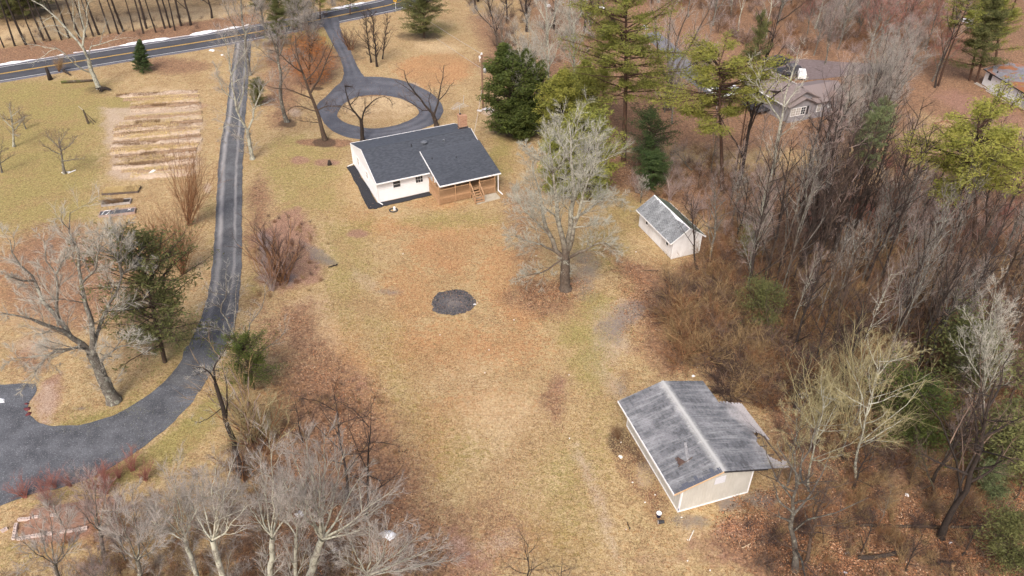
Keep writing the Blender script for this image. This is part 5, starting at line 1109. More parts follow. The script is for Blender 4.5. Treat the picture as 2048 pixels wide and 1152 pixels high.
for i, (a, b, h, mt) in enumerate(rows):
    ang, L = dirang(a, b); r_ = empty('garden_row', G(*a), ang, f'{ORD[i]} vegetable garden row counted from the road, dead {"yellow straw" if mt is W_STRAW else "brown stalks"} beside the gravel drive', 'garden row', 'rows of the vegetable garden')
    nseg = 40; V = []; r2 = np.random.RandomState(i+40); wv = np.cumsum(r2.normal(0, .07, nseg+1)); wv -= np.linspace(wv[0], wv[-1], nseg+1); gt = np.clip(vnoise(np.column_stack([np.linspace(0, L, nseg+1), np.full(nseg+1, i*3.)]), .5, 60+i)*2.6-.7, .1, 1.3)
    for j in range(nseg + 1):
        for t, hh in ((-1, -.05), (-.5, .5), (0, 1), (.5, .5), (1, -.05)): V.append((L*j/nseg, wv[j] + t*.8*gt[j]**.5 + r2.uniform(-.12, .12), (.14*hh*gt[j]*r2.uniform(.4, 1.4) if hh > 0 else -.06)))
    Qs = [(j*5+q, (j+1)*5+q, (j+1)*5+q+1, j*5+q+1) for j in range(nseg) for q in range(4)]
    link('mound', np_mesh('mound', V, Q=Qs, mat=SOILR if i % 2 else M_plain('row_pale_soil', (.38, .28, .2), (.56, .45, .34), 3, .95), smooth=True), r_)
    tufts(int(L*70), 0, L, -.55, .55, h*.8, mt, r_, i, 'stalks', .02); tufts(int(L*30), L*.1*(i%4), L*(.5+.12*(i%3)), -.3, .5, h*1.1, W_STRAW if i % 3 else W_DEAD, r_, i+70, 'weeds', .02)
m = MB(); m.box(0, 1.4, 0, .42, .02, .06); put(m, 'board', TRIM, G(298, 351), 1.3, 'short white board lying at the end of the nearest garden row', 'board')
# cinder block bed lower left: each block a piece
BLOCK = M_plain('cinder_block', (.5, .4, .36), (.72, .62, .57), 5, .9, isl=0)
blk = MB()
for q in ((0, .39, 0, .035), (0, .39, .155, .19), (0, .035, .035, .155), (.18, .21, .035, .155), (.355, .39, .035, .155)): blk.box(*q, 0, .19)
blk_me = blk.mesh('block', BLOCK); bb = empty('block_bed', G(32, 1083), 0, 'rectangular garden bed edged with hollow cinder blocks at lower left', 'garden bed')
def block_row(a, b, skip=0, seed=0):
    pa, pb = G(*a), G(*b); d = pb - pa; L = np.linalg.norm(d); an_ = math.atan2(d[1], d[0]); n_ = int(L / .43); r = random.Random(seed)
    for i in range(n_):
        if r.random() < skip: continue
        o = link('block', blk_me, bb); o.location = Vector(pa - G(32, 1083) + d * (i / n_)) + Vector((r.uniform(-.03, .03), r.uniform(-.05, .05), -.02)); o.rotation_euler = (0, 0, an_ + r.uniform(-.12, .12))
block_row((33, 1082), (178, 1058), .08, 1); block_row((30, 1078), (36, 1047), 0, 2); block_row((36, 1043), (78, 1038), .1, 3); block_row((5, 1066), (33, 1048), .1, 4); block_row((100, 1035), (125, 1031), .3, 6)
m = MB(); m.box(.3, 6.3, .4, 2.6, -.03, .05); o = m.build('soil', M_plain('reddish_soil', (.17, .09, .06), (.33, .2, .14), 3, .95, bump=.8), bb); o.rotation_euler = (0, 0, dirang((33, 1082), (178, 1058))[0])
# timber square sandbox
cs_ = [(1869, 247), (1893, 242), (1914, 253), (1889, 258)]; sq = empty('timber_square', G(*cs_[0]), 0, 'empty square of rotting timbers on the grass near the right edge', 'garden bed')
for i in range(4): pa, pb = G(*cs_[i]) - G(*cs_[0]), G(*cs_[(i+1) % 4]) - G(*cs_[0]); m = MB(); m.beam(pa + (0, 0, .1), pb + (0, 0, .1), .16, .2); m.build('timber', M_plain('rotting_timber', (.24, .12, .07), (.42, .27, .18), 4, .9), sq)
# small ring by the house, buckets by the barn, litter
m = MB(); m.tube([(math.cos(a)*.45, math.sin(a)*.4, .05) for a in np.linspace(0, 6.1, 15)], .08, 6); put(m, 'fire_ring', DARKM, G(787, 421), 0, 'small dark ring on the lawn just below the white wall of the house', 'fire ring'); m = MB(); m.box(-.12, .12, -.1, .1, 0, .4); put(m, 'cap_pipe', TRIM, G(789, 420), .2, 'white pipe stub inside the small dark ring near the house', 'pipe')
bk = empty('bucket', G(1317, 1033), 0, 'dark blue bucket with white lid on the ground beside the barn corner', 'bucket'); m = MB(); m.tube([(0, 0, 0), (0, 0, .36)], [.15, .18], 12); m.build('body', M_plain('bucket_navy', (.01, .012, .03), (.02, .025, .06), 3, .4), bk); m = MB(); m.tube([(0, 0, .36), (0, 0, .40)], .19, 12); m.build('lid', TRIM, bk)
bk = empty('bucket', G(1322, 1047), 0, 'black tipped container just below the lidded bucket by the barn', 'bucket'); m = MB(); m.tube([(-.2, 0, .14), (.2, .05, .14)], [.14, .12], 10); m.build('body', DARKM, bk); m = MB(); m.tube([(-.21, 0, .14), (-.24, 0, .14)], .15, 10); m.build('rim', GREYB, bk)
def lump(u, v, s, seed, mat, name, label, cat, group=None, kind=None):
    r = random.Random(seed); n = 10; base = [(s*math.cos(i*.628)*r.uniform(.4, 1.3), s*.8*math.sin(i*.628)*r.uniform(.4, 1.3), -.02) for i in range(n)]; mid = [(x*.6+r.uniform(-.2, .2)*s, y*.6, s*.35*r.uniform(.5, 1.2)) for x, y, z in base]
    m = MB(); m.add(base + mid + [(0, 0, s*.4)], [(i, (i+1) % n, n+(i+1) % n, n+i) for i in range(n)] + [(n+i, n+(i+1) % n, 2*n) for i in range(n)]); p = G(u, v); return put(m, name, mat, p, 0, label, cat, True, group)
rd_ = M_plain('dark_red_leaves', (.07, .015, .02), (.16, .04, .045), 6, .8)
for (u, v, s) in ((54, 818, .32), (57, 828, .36), (53, 808, .22)): lump(u, v, s, int(v), rd_, 'leaf_heap', {818: 'middle dark red leaf heap at the gravel loop edge', 828: 'lowest and largest dark red leaf heap at the gravel loop edge', 808: 'topmost small dark red leaf heap at the gravel loop edge'}[v], 'leaf heap')
SN = [(775, 1068, .55, 'white snow patch among grey branches near the bottom edge'), (600, 1028, .4, 'small snow patch between the two bottom maples'), (670, 1100, .28, 'tiny snow spot at the foot of the lichened maple trunk'), (425, 101, .5, 'small snow clump left of the drive entrance near the road'), (444, 110, .3, 'tiny snow spot touching the left edge of the drive entrance'), (1606, 792, .5, 'white snow patch among the yellow-twigged saplings in the right woods'), (1722, 873, .3, 'small white patch beside the pale leaning sapling trunk'), (1813, 989, .22, 'tiny white scrap on orange leaves in the right woods'), (1696, 1107, .25, 'pale scrap left of the short dark log'), (1902, 1086, .2, 'pale scrap on the leaves below the leaning tree'), (1565, 668, .25, 'tiny snow spot in brush right of the thicket'), (1728, 565, .18, 'tiny white spot in the middle woods'), (1690, 1146, .2, 'pale scrap at the bottom edge of the woods'), (1571, 713, .28, 'snow spot below the thicket'), (1096, 12, .8, 'snow patch far behind the pale crowns at the top'), (1202, 16, .7, 'snow patch left of the tall pine at the top edge'), (1290, 55, 1.0, 'long snow strip beside the neighbour drive'), (1935, 42, 1.2, 'snow strip among the pines at upper right'), (3, 802, .45, 'white snow heap on gravel at the far left edge'), (1386, 752, .2, 'white paper scrap beyond the barn roof')]
for i, (u, v, s, lab) in enumerate(SN): lump(u, v, s, i, M_SNOW, 'snow_patch', lab, 'snow patch')
rq = random.Random(77); scrap = MB().box(-.06, .06, -.04, .04, 0, .03).mesh('scrap', TRIM)
SCR = [(955,606),(1072,512),(1138,750),(978,700),(970,746),(1139,877),(1265,965),(1290,1005),(1240,915),(1243,913),(1363,1035),(1375,1080),(1252,1059),(1375,1152-30),(1420,1141),(1272,504),(1310,990),(1028,640),(880,670),(806,508),(1395,735),(1242,885)]
for (u, v) in SCR: o = link('scrap', scrap, label='tiny white scrap lying on the dead grass', cat='litter', group='white scraps scattered over the lawn'); o.location = G(u, v) + (0, 0, .01); o.rotation_euler = (0, 0, rq.uniform(0, 3)); o.scale = [rq.uniform(.5, 1.0)]*3
lump(1241, 913, .2, 4, TRIM, 'paper', 'crumpled white paper beside the long barn wall', 'litter')
# neighbour's things: pickup, tank, canopy
def car(name, u, v, yaw, L, W, Hh, body, label, cat='car', bed_=False):
    r_ = empty(name, G(u, v), yaw, label, cat); zb, zm = .28, .95
    m = MB(); pr_ = [(-L/2, .35), (-L/2, .85), (-L/2+.1, .95), (L/2-.9, .95), (L/2-.05, .82), (L/2, .55), (L/2, .3)]
    m.add([(x, -W/2, z) for x, z in pr_] + [(x, W/2, z) for x, z in pr_], [list(range(7)), list(range(7, 14))[::-1]] + [(i, 7+i, 7+(i+1) % 7, (i+1) % 7) for i in range(7)]); m.build('body', body, r_)
    c0, c1 = (-.3, 1.2) if bed_ else (-L/2+.3, L/2-1.5)
    m = MB(); m.add([(c0-.3 if not bed_ else c0, -W/2+.06, .95), (c1+.55, -W/2+.06, .95), (c1, -W/2+.2, Hh), (c0, -W/2+.2, Hh), (c0-.3 if not bed_ else c0, W/2-.06, .95), (c1+.55, W/2-.06, .95), (c1, W/2-.2, Hh), (c0, W/2-.2, Hh)], [(0,1,2,3), (7,6,5,4), (0,4,5,1), (1,5,6,2), (3,2,6,7), (0,3,7,4)]); cb = m.build('cab', body, r_)
    m = MB(); m.slab([(c1+.50, -W/2+.12, 1.0), (c1+.50, W/2-.12, 1.0), (c1+.06, W/2-.24, Hh-.04), (c1+.06, -W/2+.24, Hh-.04)], .03); m.build('windscreen', GLASS, cb)
    if bed_: m = MB(); m.box(-L/2+.12, c0-.12, -W/2+.1, W/2-.1, .955, .96); m.build('bed', DARKM, r_)
    for x in (-L/2+.85, L/2-.9):
        for y in (-W/2+.02, W/2-.22): m = MB(); m.tube([(x, y, .34), (x, y+.2, .34)], .34, 12); m.build('wheel', DARKM, r_)
    return r_
car('pickup_truck', 1578, 149, .35, 4.9, 1.8, 1.5, M_plain('truck_paint', (.03, .03, .035), (.08, .08, .09), 2, .3), 'dark pickup truck parked behind the brown-roofed house', 'pickup truck', True)
car('parked_car', 1553, 130, .6, 4.2, 1.75, 1.4, M_plain('car_navy', (.012, .014, .03), (.03, .035, .07), 2, .3), 'navy car parked among bushes behind the dark pickup')
tk = empty('storage_tank', G(1602, 156), 1.35, 'white upright storage tank behind the brown-roofed house', 'tank'); m = MB(); m.box(-1.0, 1.0, -.6, .6, .25, .9); m.box(-.9, .9, -.5, .5, .9, 1.2); m.build('shell', TRIM, tk); m = MB(); m.box(-.8, -.6, -.5, .5, 0, .25); m.box(.6, .8, -.5, .5, 0, .25); m.build('feet', DARKM, tk)
cn = empty('canopy', G(1447, 206), .4, 'white shade canopy beside the dark deck of the neighbour house', 'canopy'); m = MB(); m.add([(-2.4, -1.6, 1.9), (2.2, -1.8, 2.0), (2.4, 1.4, 2.0), (-2.2, 1.6, 1.9), (0, 0, 2.7), (-2.4, -1.6, 1.85), (2.2, -1.8, 1.95), (2.4, 1.4, 1.95), (-2.2, 1.6, 1.85), (0, 0, 2.65)], [(0,1,4), (1,2,4), (2,3,4), (3,0,4), (6,5,9), (7,6,9), (8,7,9), (5,8,9), (0,5,6,1), (1,6,7,2), (2,7,8,3), (3,8,5,0)]); m.build('cloth', TRIM, cn)
for x, y in ((-2.3, -1.5), (2.1, -1.7), (2.3, 1.3), (-2.1, 1.5)): m = MB(); m.tube([(x, y, 0), (x, y, 1.9)], .04, 6); m.build('leg', METAL, cn)

# ------------------------------------------------------------------ hero trees
LVB = [dict(m=10, ang=(.45, 1.0), ratio=.42, k=5, sides=4, up=.08, t0=.15, w=.16, maxl=3.2), dict(m=8, ang=(.4, 1.0), ratio=.5, k=4, sides=3, up=.05, w=.15)]
TWB = dict(m=8, ang=(.3, .9), ratio=.6, maxl=.8, r=.011)
hero('bare_tree', (228, 802), [
  ([(228,802,0),(214,775,0),(200,745,0),(182,705,0)], .5, .36),
  ([(182,705,0),(160,685,0),(140,672,-.4),(115,658,-.8),(85,648,-1.4),(50,634,-2),(5,626,-2.6)], .26, .04),
  ([(140,672,-.4),(118,640,.2),(100,622,.6),(80,597,1),(70,562,1.4),(57,542,1.6),(33,524,2),(20,480,2.4)], .2, .03),
  ([(184,708,0),(183,660,.4),(172,617,.6),(166,570,.8),(163,535,1),(156,500,1.1),(143,470,1.3),(140,425,1.6)], .25, .03),
  ([(186,700,.3),(197,660,1),(213,616,1.6),(233,585,2),(245,548,2.4),(238,525,2.8),(222,490,3),(210,455,3.2)], .17, .03),
  ([(243,548,2.4),(265,535,2.6),(285,533,3),(315,520,3.4)], .09, .02), ([(246,545,2.4),(240,505,2),(246,470,2),(256,445,1.8)], .08, .02),
  ([(170,697,-.3),(145,696,-1.6),(108,702,-2.6),(85,722,-3.2),(66,756,-3.6)], .13, .03), ([(160,692,-.3),(120,704,-.9),(75,712,-1.3),(20,718,-2)], .1, .02),
  ([(118,650,.2),(115,608,1),(113,570,1.4),(111,545,1.6),(92,520,2),(88,480,2.4)], .15, .02), ([(200,726,0),(225,700,-1),(255,690,-1.8),(290,700,-2.4)], .1, .02),
  ([(165,565,.8),(190,540,.2),(197,505,-.2),(206,470,-.4)], .09, .02), ([(112,548,1.4),(130,515,1.2),(145,490,1)], .08, .02), ([(70,562,1.4),(40,560,.6),(10,548,0)], .09, .02)],
  LVB, dict(m=13, ang=(.3, .9), ratio=.6, maxl=.75, r=.012), 101, B_GREY, W_WHITE, 'very large leaning bare tree with lichened limbs inside the gravel curve')
hero('bare_tree', (1131, 578), [
  ([(1131,578,0),(1130,550,0),(1131,517,0)], .52, .42), ([(1131,517,0),(1117,510,0),(1104,488,.3),(1094,455,.6),(1084,420,1),(1078,380,1.4),(1062,330,2)], .27, .03),
  ([(1131,517,0),(1123,470,0),(1118,430,-.2),(1112,390,-.5),(1105,340,-1),(1098,290,-1.2)], .3, .04), ([(1131,517,0),(1140,470,.3),(1141,424,.4),(1146,370,.6),(1142,310,.8),(1138,245,1.2)], .33, .04),
  ([(1138,500,0),(1152,450,-.6),(1165,400,-1),(1180,350,-1.6),(1196,300,-2)], .2, .03), ([(1141,514,0),(1160,505,-.8),(1175,500,-1.2),(1197,486,-1.6),(1215,488,-1.8),(1234,505,-2)], .17, .02),
  ([(1128,515,0),(1100,535,-.8),(1084,545,-1.4),(1055,552,-2),(1032,560,-2.4)], .1, .02), ([(1114,505,.2),(1085,490,-.6),(1055,482,-1.2),(1022,470,-2)], .13, .02),
  ([(1098,470,.5),(1070,440,1),(1045,415,1.4),(1025,380,2)], .11, .02), ([(1142,440,.4),(1175,420,.8),(1200,400,1.2),(1225,390,1.6),(1245,400,1.8)], .13, .02), ([(1142,400,.5),(1165,350,1.6),(1180,300,2.4),(1200,260,3)], .14, .02),
  ([(1120,440,0),(1095,420,-1.6),(1065,405,-2.4),(1035,410,-3)], .12, .02), ([(1105,340,-1),(1075,310,-1.8),(1045,290,-2.4)], .09, .02), ([(1142,330,.8),(1120,280,1.6),(1110,240,2)], .09, .02),([(1150,455,-.6),(1185,450,-2),(1215,440,-2.6)],.1,.02)],
  [dict(m=15, ang=(.4, .95), ratio=.46, k=5, sides=4, up=.1, t0=.3, w=.14, maxl=3.2), dict(m=8, ang=(.4, 1.), ratio=.5, k=4, sides=3, up=.05)], dict(m=15, ang=(.3, .9), ratio=.55, maxl=.7, r=.010), 102, B_TALL, W_LICHEN, 'big silvery many-limbed bare tree between the white house and the shed')
hero('bare_tree', (199, 178), [
  ([(199,178,0),(190,158,0),(182,140,0),(178,122,0)], .36, .27), ([(178,122,0),(170,100,.3),(155,80,.6),(130,55,1),(108,32,1.4),(88,15,1.6),(66,0,2),(50,-20,2.3)], .2, .05),
  ([(181,125,0),(165,95,-.3),(168,75,0),(170,65,.2),(164,45,.6),(160,25,.9),(155,0,1.2),(150,-20,1.4)], .2, .04), ([(165,80,.2),(150,60,0),(148,45,-.1),(145,15,-.4),(143,-15,-.6)], .1, .03),
  ([(179,118,0),(178,104,.5),(180,95,.6),(190,91,.9),(215,84,1.4),(240,78,2),(262,75,2.4)], .12, .02), ([(200,88,1),(206,65,1),(213,42,1.2)], .06, .02),
  ([(181,145,0),(165,138,-1),(150,127,-1.7),(130,108,-2.4),(112,98,-2.8),(95,95,-3.2),(75,92,-3.4),(55,88,-3.6)], .14, .03), ([(112,98,-2.8),(98,103,-3.2),(88,112,-3.6),(60,128,-4.2)], .06, .02),
  ([(168,75,0),(175,45,.6),(172,25,.8),(178,5,1),(182,-15,1.2)], .1, .03), ([(108,32,1.4),(85,45,1.8),(80,55,2)], .05, .02), ([(130,55,1),(105,50,.4),(78,58,0)], .06, .02),([(137,75,.5),(115,62,1.4),(100,57,1.8)],.06,.02)],
  [dict(m=6, ang=(.5, 1.1), ratio=.35, k=5, sides=4, up=.08, t0=.3, w=.2, maxl=2.2), dict(m=4, ang=(.5, 1.), ratio=.5, k=4, sides=3, up=.05)], dict(m=4, ang=(.4, .9), ratio=.6, maxl=.5, r=.012), 103, B_WHITE, W_WHITE, 'white-limbed bare tree with dark base on the mossy lawn near the road')
LVS = [dict(m=8, ang=(.5, 1.1), ratio=.42, k=5, sides=4, up=.08, t0=.2, w=.18, maxl=2.4), dict(m=6, ang=(.5, 1.), ratio=.5, k=4, sides=3, up=.05)]; TWS = dict(m=6, ang=(.4, .9), ratio=.6, maxl=.6, r=.010)
hero('bare_tree', (650, 280), [
  ([(650,280,0),(640,250,0),(630,215,0),(622,187,0),(610,158,.2),(600,132,.4),(592,105,.6),(590,70,.9)], .3, .05), ([(622,185,0),(636,160,-.2),(650,130,-.5),(659,108,-.8),(668,85,-1)], .14, .03),
  ([(612,160,0),(632,140,.8),(645,115,1.2),(655,90,1.6)], .1, .02), ([(606,145,.2),(590,135,-.6),(570,118,-1.2),(556,105,-1.6),(535,98,-2)], .1, .02), ([(625,198,0),(600,188,-.8),(575,178,-1.4),(545,176,-1.8),(520,168,-2)], .1, .02),
  ([(634,222,0),(655,212,-.8),(680,213,-1.4),(705,208,-2)], .08, .02), ([(630,222,0),(605,214,.8),(585,215,1.6),(560,232,2)], .08, .02), ([(600,132,.4),(585,100,1.4),(580,70,2)], .08, .02), ([(636,245,0),(612,243,-1),(590,238,-1.6)], .05, .015)],
  LVS, TWS, 104, B_BROWN, W_BROWN, 'tall leaning bare tree with mulch ring left of the loop drive')
hero('bare_tree', (725, 281), [
  ([(725,281,0),(724,262,0),(722,240,0)], .27, .22), ([(722,240,0),(710,225,-.2),(700,210,-.3),(694,190,-.4),(690,172,-.4)], .15, .05), ([(690,172,-.4),(692,172,0),(705,174,.2)], .1, .05), ([(724,242,0),(728,222,.3),(738,210,.6),(752,198,.8),(768,193,1)], .14, .04),
  ([(723,240,0),(730,215,-.8),(728,195,-1.2)], .08, .02), ([(712,228,0),(695,216,1),(675,210,1.4),(660,214,1.8)], .07, .02), ([(768,193,1),(780,200,1.2),(785,212,1.3)], .05, .02), ([(700,210,-.3),(715,195,-1),(718,182,-1.3)], .06, .02)],
  [dict(m=8, ang=(.5, 1.2), ratio=.4, k=4, sides=4, up=.08, t0=.2, w=.2, maxl=1.5), dict(m=5, ang=(.5, 1.1), ratio=.5, k=3, sides=3)], dict(m=5, ang=(.4, 1.), ratio=.6, maxl=.4, r=.010), 105, B_DARK, W_DARK, 'small dark pollarded tree at the near edge of the loop drive')
hero('bare_tree', (873, 251), [
  ([(873,251,0),(870,240,0),(866,228,0)], .32, .26), ([(866,228,0),(852,212,-.3),(838,195,-.5),(822,175,-.8),(812,155,-1),(808,140,-1)], .17, .04), ([(868,230,0),(876,205,.3),(879,185,.5),(885,160,.8),(888,130,1)], .15, .03),
  ([(878,200,.4),(890,188,.8),(900,172,1),(908,165,1.2)], .08, .02), ([(838,195,-.5),(822,182,.3),(805,170,.8),(795,165,1)], .07, .02), ([(860,220,0),(845,222,-1),(830,210,-1.6),(800,192,-2)], .07, .02), ([(862,222,0),(858,200,.8),(862,180,1),(856,170,1.2)], .08, .02)],
  [dict(m=9, ang=(.5, 1.2), ratio=.4, k=4, sides=4, up=.08, t0=.2, w=.2, maxl=1.6), dict(m=5, ang=(.5, 1.1), ratio=.5, k=3, sides=3)], dict(m=5, ang=(.4, 1.), ratio=.6, maxl=.4, r=.010), 106, B_DARK, W_BROWN, 'dark gnarled tree rising right behind the house roof ridge')
hero('bare_tree', (574, 244), [([(574,244,0),(566,220,0),(562,185,0),(561,140,0),(556,105,.3)], .3, .14), ([(558,120,0),(548,90,-.4),(540,65,-.8),(530,45,-1)], .12, .03), ([(560,110,0),(568,80,.4),(578,60,.8),(590,40,1)], .12, .03), ([(556,105,.3),(552,75,.8),(556,45,1)], .12, .03), ([(558,128,0),(535,112,.8),(520,98,1.2),(505,92,1.5)], .07, .02), ([(562,140,0),(585,120,-.8),(600,105,-1)], .07, .02)],
  LVB, TWB, 107, B_GREY, W_GREY, 'grey bare tree with brown leaf ring left of the leaning tree')
hero('bare_tree', (505, 318), [([(505,318,0),(500,292,0),(495,262,0)], .28, .2), ([(495,262,0),(485,248,-.2),(475,225,-.4),(468,190,-.6),(462,150,-.6),(455,110,-.8),(448,70,-1)], .16, .03), ([(496,262,0),(505,240,.2),(510,215,.5),(525,175,.8),(540,160,1)], .12, .03),
  ([(470,200,-.5),(450,185,-1),(438,160,-1.4),(432,130,-1.6)], .08, .02), ([(490,255,0),(465,250,-.8),(448,255,-1.2),(443,280,-1.6)], .06, .02), ([(475,225,-.4),(485,190,.4),(490,150,.8),(488,105,1.2),(492,60,1.5)], .12, .02), ([(462,150,-.6),(480,120,-.6),(498,95,-.6)], .07, .02), ([(500,285,0),(478,275,1),(460,262,1.5)], .04, .015)],
  LVB, TWB, 108, B_WHITE, W_GREY, 'pale lichened tree leaning over the straight drive')
hero('bare_tree', (500, 150), [([(500,150,0),(494,115,0),(490,70,0),(484,30,0),(478,-20,0)], .24, .1), ([(490,80,0),(470,55,-.6),(455,25,-1),(445,-10,-1.2)], .1, .02), ([(490,70,0),(505,40,.6),(512,5,1)], .1, .02), ([(494,110,0),(470,95,.6),(450,90,1)], .06, .02), ([(487,45,0),(470,20,.8),(465,-10,1)], .07, .02)], LVB, TWB, 109, B_GREY, W_GREY, 'grey bare tree standing beside the drive mouth at the road')
hero('bare_tree', (1334, 218), [([(1334,218,0),(1338,190,0),(1341,165,0)], .5, .38), ([(1341,165,0),(1352,140,.2),(1370,110,.6),(1392,70,1),(1410,35,1.4),(1425,0,1.8)], .22, .05), ([(1340,165,0),(1345,130,0),(1352,90,.4),(1365,50,.8),(1385,10,1.2)], .22, .04), ([(1338,168,0),(1322,135,-.4),(1315,100,-.8),(1312,60,-1),(1305,20,-1.2)], .2, .03),
  ([(1340,150,0),(1335,110,.8),(1338,60,1.2),(1345,10,1.6)], .18, .03), ([(1344,180,0),(1360,172,-.8),(1375,168,-1.2),(1392,158,-1.6)], .11, .02), ([(1330,200,0),(1318,192,-.6),(1312,178,-1)], .12, .02), ([(1352,140,.2),(1375,135,1),(1400,120,1.6),(1425,100,2)], .1, .02), ([(1318,125,-.5),(1295,100,-1.2),(1280,70,-1.6)], .08, .02)],
  [dict(m=10, ang=(.35, .8), ratio=.4, k=5, sides=4, up=.1, t0=.25, w=.1, maxl=3.4), dict(m=7, ang=(.4, .8), ratio=.5, k=4, sides=3, up=.08)], TWB, 110, B_BROWN, W_GREY, 'wide fan-shaped bare tree behind the yellow-green pine')
hero('bare_tree', (1504, 526), [([(1504,526,0),(1512,480,0),(1524,434,0),(1540,360,0),(1552,290,0),(1562,245,0)], .2, .11), ([(1562,245,0),(1545,215,-.4),(1530,190,-.8),(1515,160,-1.2),(1500,130,-1.5)], .08, .02), ([(1562,245,0),(1567,210,.2),(1575,175,.4),(1590,130,.6),(1600,90,.8)], .09, .02), ([(1566,215,.2),(1585,190,.8),(1610,160,1)], .06, .02), ([(1555,275,0),(1590,250,-.8),(1610,235,-1)], .05, .02), ([(1530,410,0),(1550,395,.5),(1570,370,1)], .04, .015)],
  [dict(m=7, ang=(.4, .9), ratio=.38, k=5, sides=3, up=.08, t0=.35, w=.12, maxl=2.4), dict(m=5, ang=(.4, .9), ratio=.5, k=4, sides=3)], dict(m=6, ang=(.3, .8), ratio=.6, maxl=.6, r=.010), 111, B_WHITE, W_WHITE, 'slender white-barked tree forking in front of the grey neighbour house')
hero('bare_tree', (480, 942), [([(480,942,0),(468,890,0),(452,840,0),(440,800,0),(431,768,0)], .22, .13), ([(431,768,0),(428,735,.2),(440,715,.6),(455,690,.8)], .08, .02), ([(431,768,0),(440,745,.2),(425,740,.4),(405,745,0),(385,752,-.4)], .06, .02), ([(431,768,0),(420,745,-.3),(402,735,-.6),(385,738,-1)], .07, .02), ([(445,815,0),(425,830,-.8),(400,845,-1.2),(382,840,-1.4)], .04, .015), ([(452,840,0),(455,780,.6),(448,750,.8)], .08, .02)],
  [dict(m=6, ang=(.6, 1.2), ratio=.3, k=4, sides=3, up=.05, w=.2, maxl=1.4), dict(m=6, ang=(.5, 1.), ratio=.5, k=3, sides=3)], dict(m=5, ang=(.4, 1.), ratio=.6, maxl=.4, r=.009), 112, B_DARK, W_WHITE, 'dark vine-wrapped broken trunk beside the gravel curve')
hero('bare_tree', (484, 770), [([(484,770,0),(482,745,0),(476,710,0),(468,670,0)], .16, .1), ([(468,670,0),(455,640,0),(440,615,-.2),(452,590,-.3),(452,545,-.4)], .07, .02), ([(452,590,-.3),(425,585,-.8),(408,570,-1)], .04, .015), ([(440,615,-.2),(415,605,-.6),(396,615,-1)], .04, .015), ([(468,660,0),(470,620,.3),(474,575,.6),(478,552,.8)], .06, .015), ([(478,715,0),(495,670,.4),(505,640,.6),(524,615,.8),(530,578,1)], .07, .02), ([(494,768,.4),(505,735,.6),(520,705,.8),(545,688,1),(568,665,1.2),(570,645,1.3)], .07, .015), ([(472,690,0),(450,665,-.8),(425,655,-1.2),(400,656,-1.6)], .05, .015)],
  [dict(m=7, ang=(.5, 1.2), ratio=.36, k=4, sides=3, up=.08, w=.2, maxl=1.5), dict(m=5, ang=(.5, 1.), ratio=.5, k=3, sides=3)], dict(m=5, ang=(.4, 1.), ratio=.6, maxl=.45, r=.009), 113, B_GREY, W_WHITE, 'bare crooked tree with white twig tips over the drive bend')
# bottom maples: trunks measured, crowns fanned
LVM = [dict(m=9, ang=(.25, .65), ratio=.42, k=5, sides=4, up=.06, t0=.25, w=.08, maxl=3), dict(m=9, ang=(.25, .65), ratio=.5, k=4, sides=3, up=.04, w=.08)]; TWM = dict(m=8, ang=(.2, .6), ratio=.6, maxl=.9, r=.008)
def maple(base, fork, tips, r0, seed, label, wm=B_WHITE, cm=W_GREY):
    r = random.Random(seed); L = [([(*base, 0), ((base[0]+fork[0])/2 + r.uniform(-4, 4), (base[1]+fork[1])/2, 0), (*fork, 0)], r0, r0*.75)]
    for i, (u, v) in enumerate(tips):
        dep = r.uniform(-2.2, 2.2); L.append(([(*fork, 0), (fork[0]+(u-fork[0])*.3 + r.uniform(-6, 6), fork[1]+(v-fork[1])*.25, dep*.3), (fork[0]+(u-fork[0])*.65, fork[1]+(v-fork[1])*.62, dep*.7), (u, v, dep)], r0*.30, .010))
    return hero('bare_tree', base, L, LVM, TWM, seed, wm, cm, label)
maple((612,1190),(645,1078),[(585,905),(612,880),(650,870),(690,900),(730,935),(780,985),(770,1010),(565,960),(740,1055),(640,930)],.26,201,'large lichened maple with fan of silver twigs at the bottom centre-left')
maple((530,1215),(545,1075),[(520,920),(545,895),(575,935),(505,960),(600,990),(490,1000),(560,960)],.2,202,'pale grey maple just left of the big bottom maple')
maple((468,1225),(425,1080),[(395,960),(430,930),(460,940),(480,970),(375,1000),(495,1010),(440,985)],.2,203,'silver maple at the bottom edge left of the pale grey one')
maple((405,1180),(372,1085),[(330,985),(350,955),(385,950),(310,1010),(405,975),(300,1040)],.17,204,'white-barked maple with crooked trunk at bottom left')
maple((745,1230),(735,1150),[(690,1060),(740,1040),(790,1050),(840,1070),(880,1090),(905,1120),(660,1100),(830,1110),(780,1090)],.2,205,'low spreading grey maple at the bottom edge right of the snow patch')
maple((300,1260),(275,1120),[(230,1010),(265,985),(300,1000),(325,1040),(215,1060),(340,1080)],.15,206,'thin grey maple at the bottom edge near the block bed',B_GREY,W_GREY)
maple((208,1110),(200,1060),[(165,985),(190,960),(215,965),(240,985),(150,1010),(255,1010),(180,1000)],.14,207,'small lichened tree with reddish twigs right of the block bed',B_GREY,W_PINK)
maple((150,1240),(110,1130),[(70,1040),(100,1020),(140,1030),(40,1080),(165,1060)],.12,208,'thin bare tree at the lower left corner below the block bed',B_GREY,W_GREY)
maple((590,1240),(592,1075),[(570,980),(600,960),(620,990),(550,1010)],.13,209,'slim twin-stemmed maple between the bottom maples')
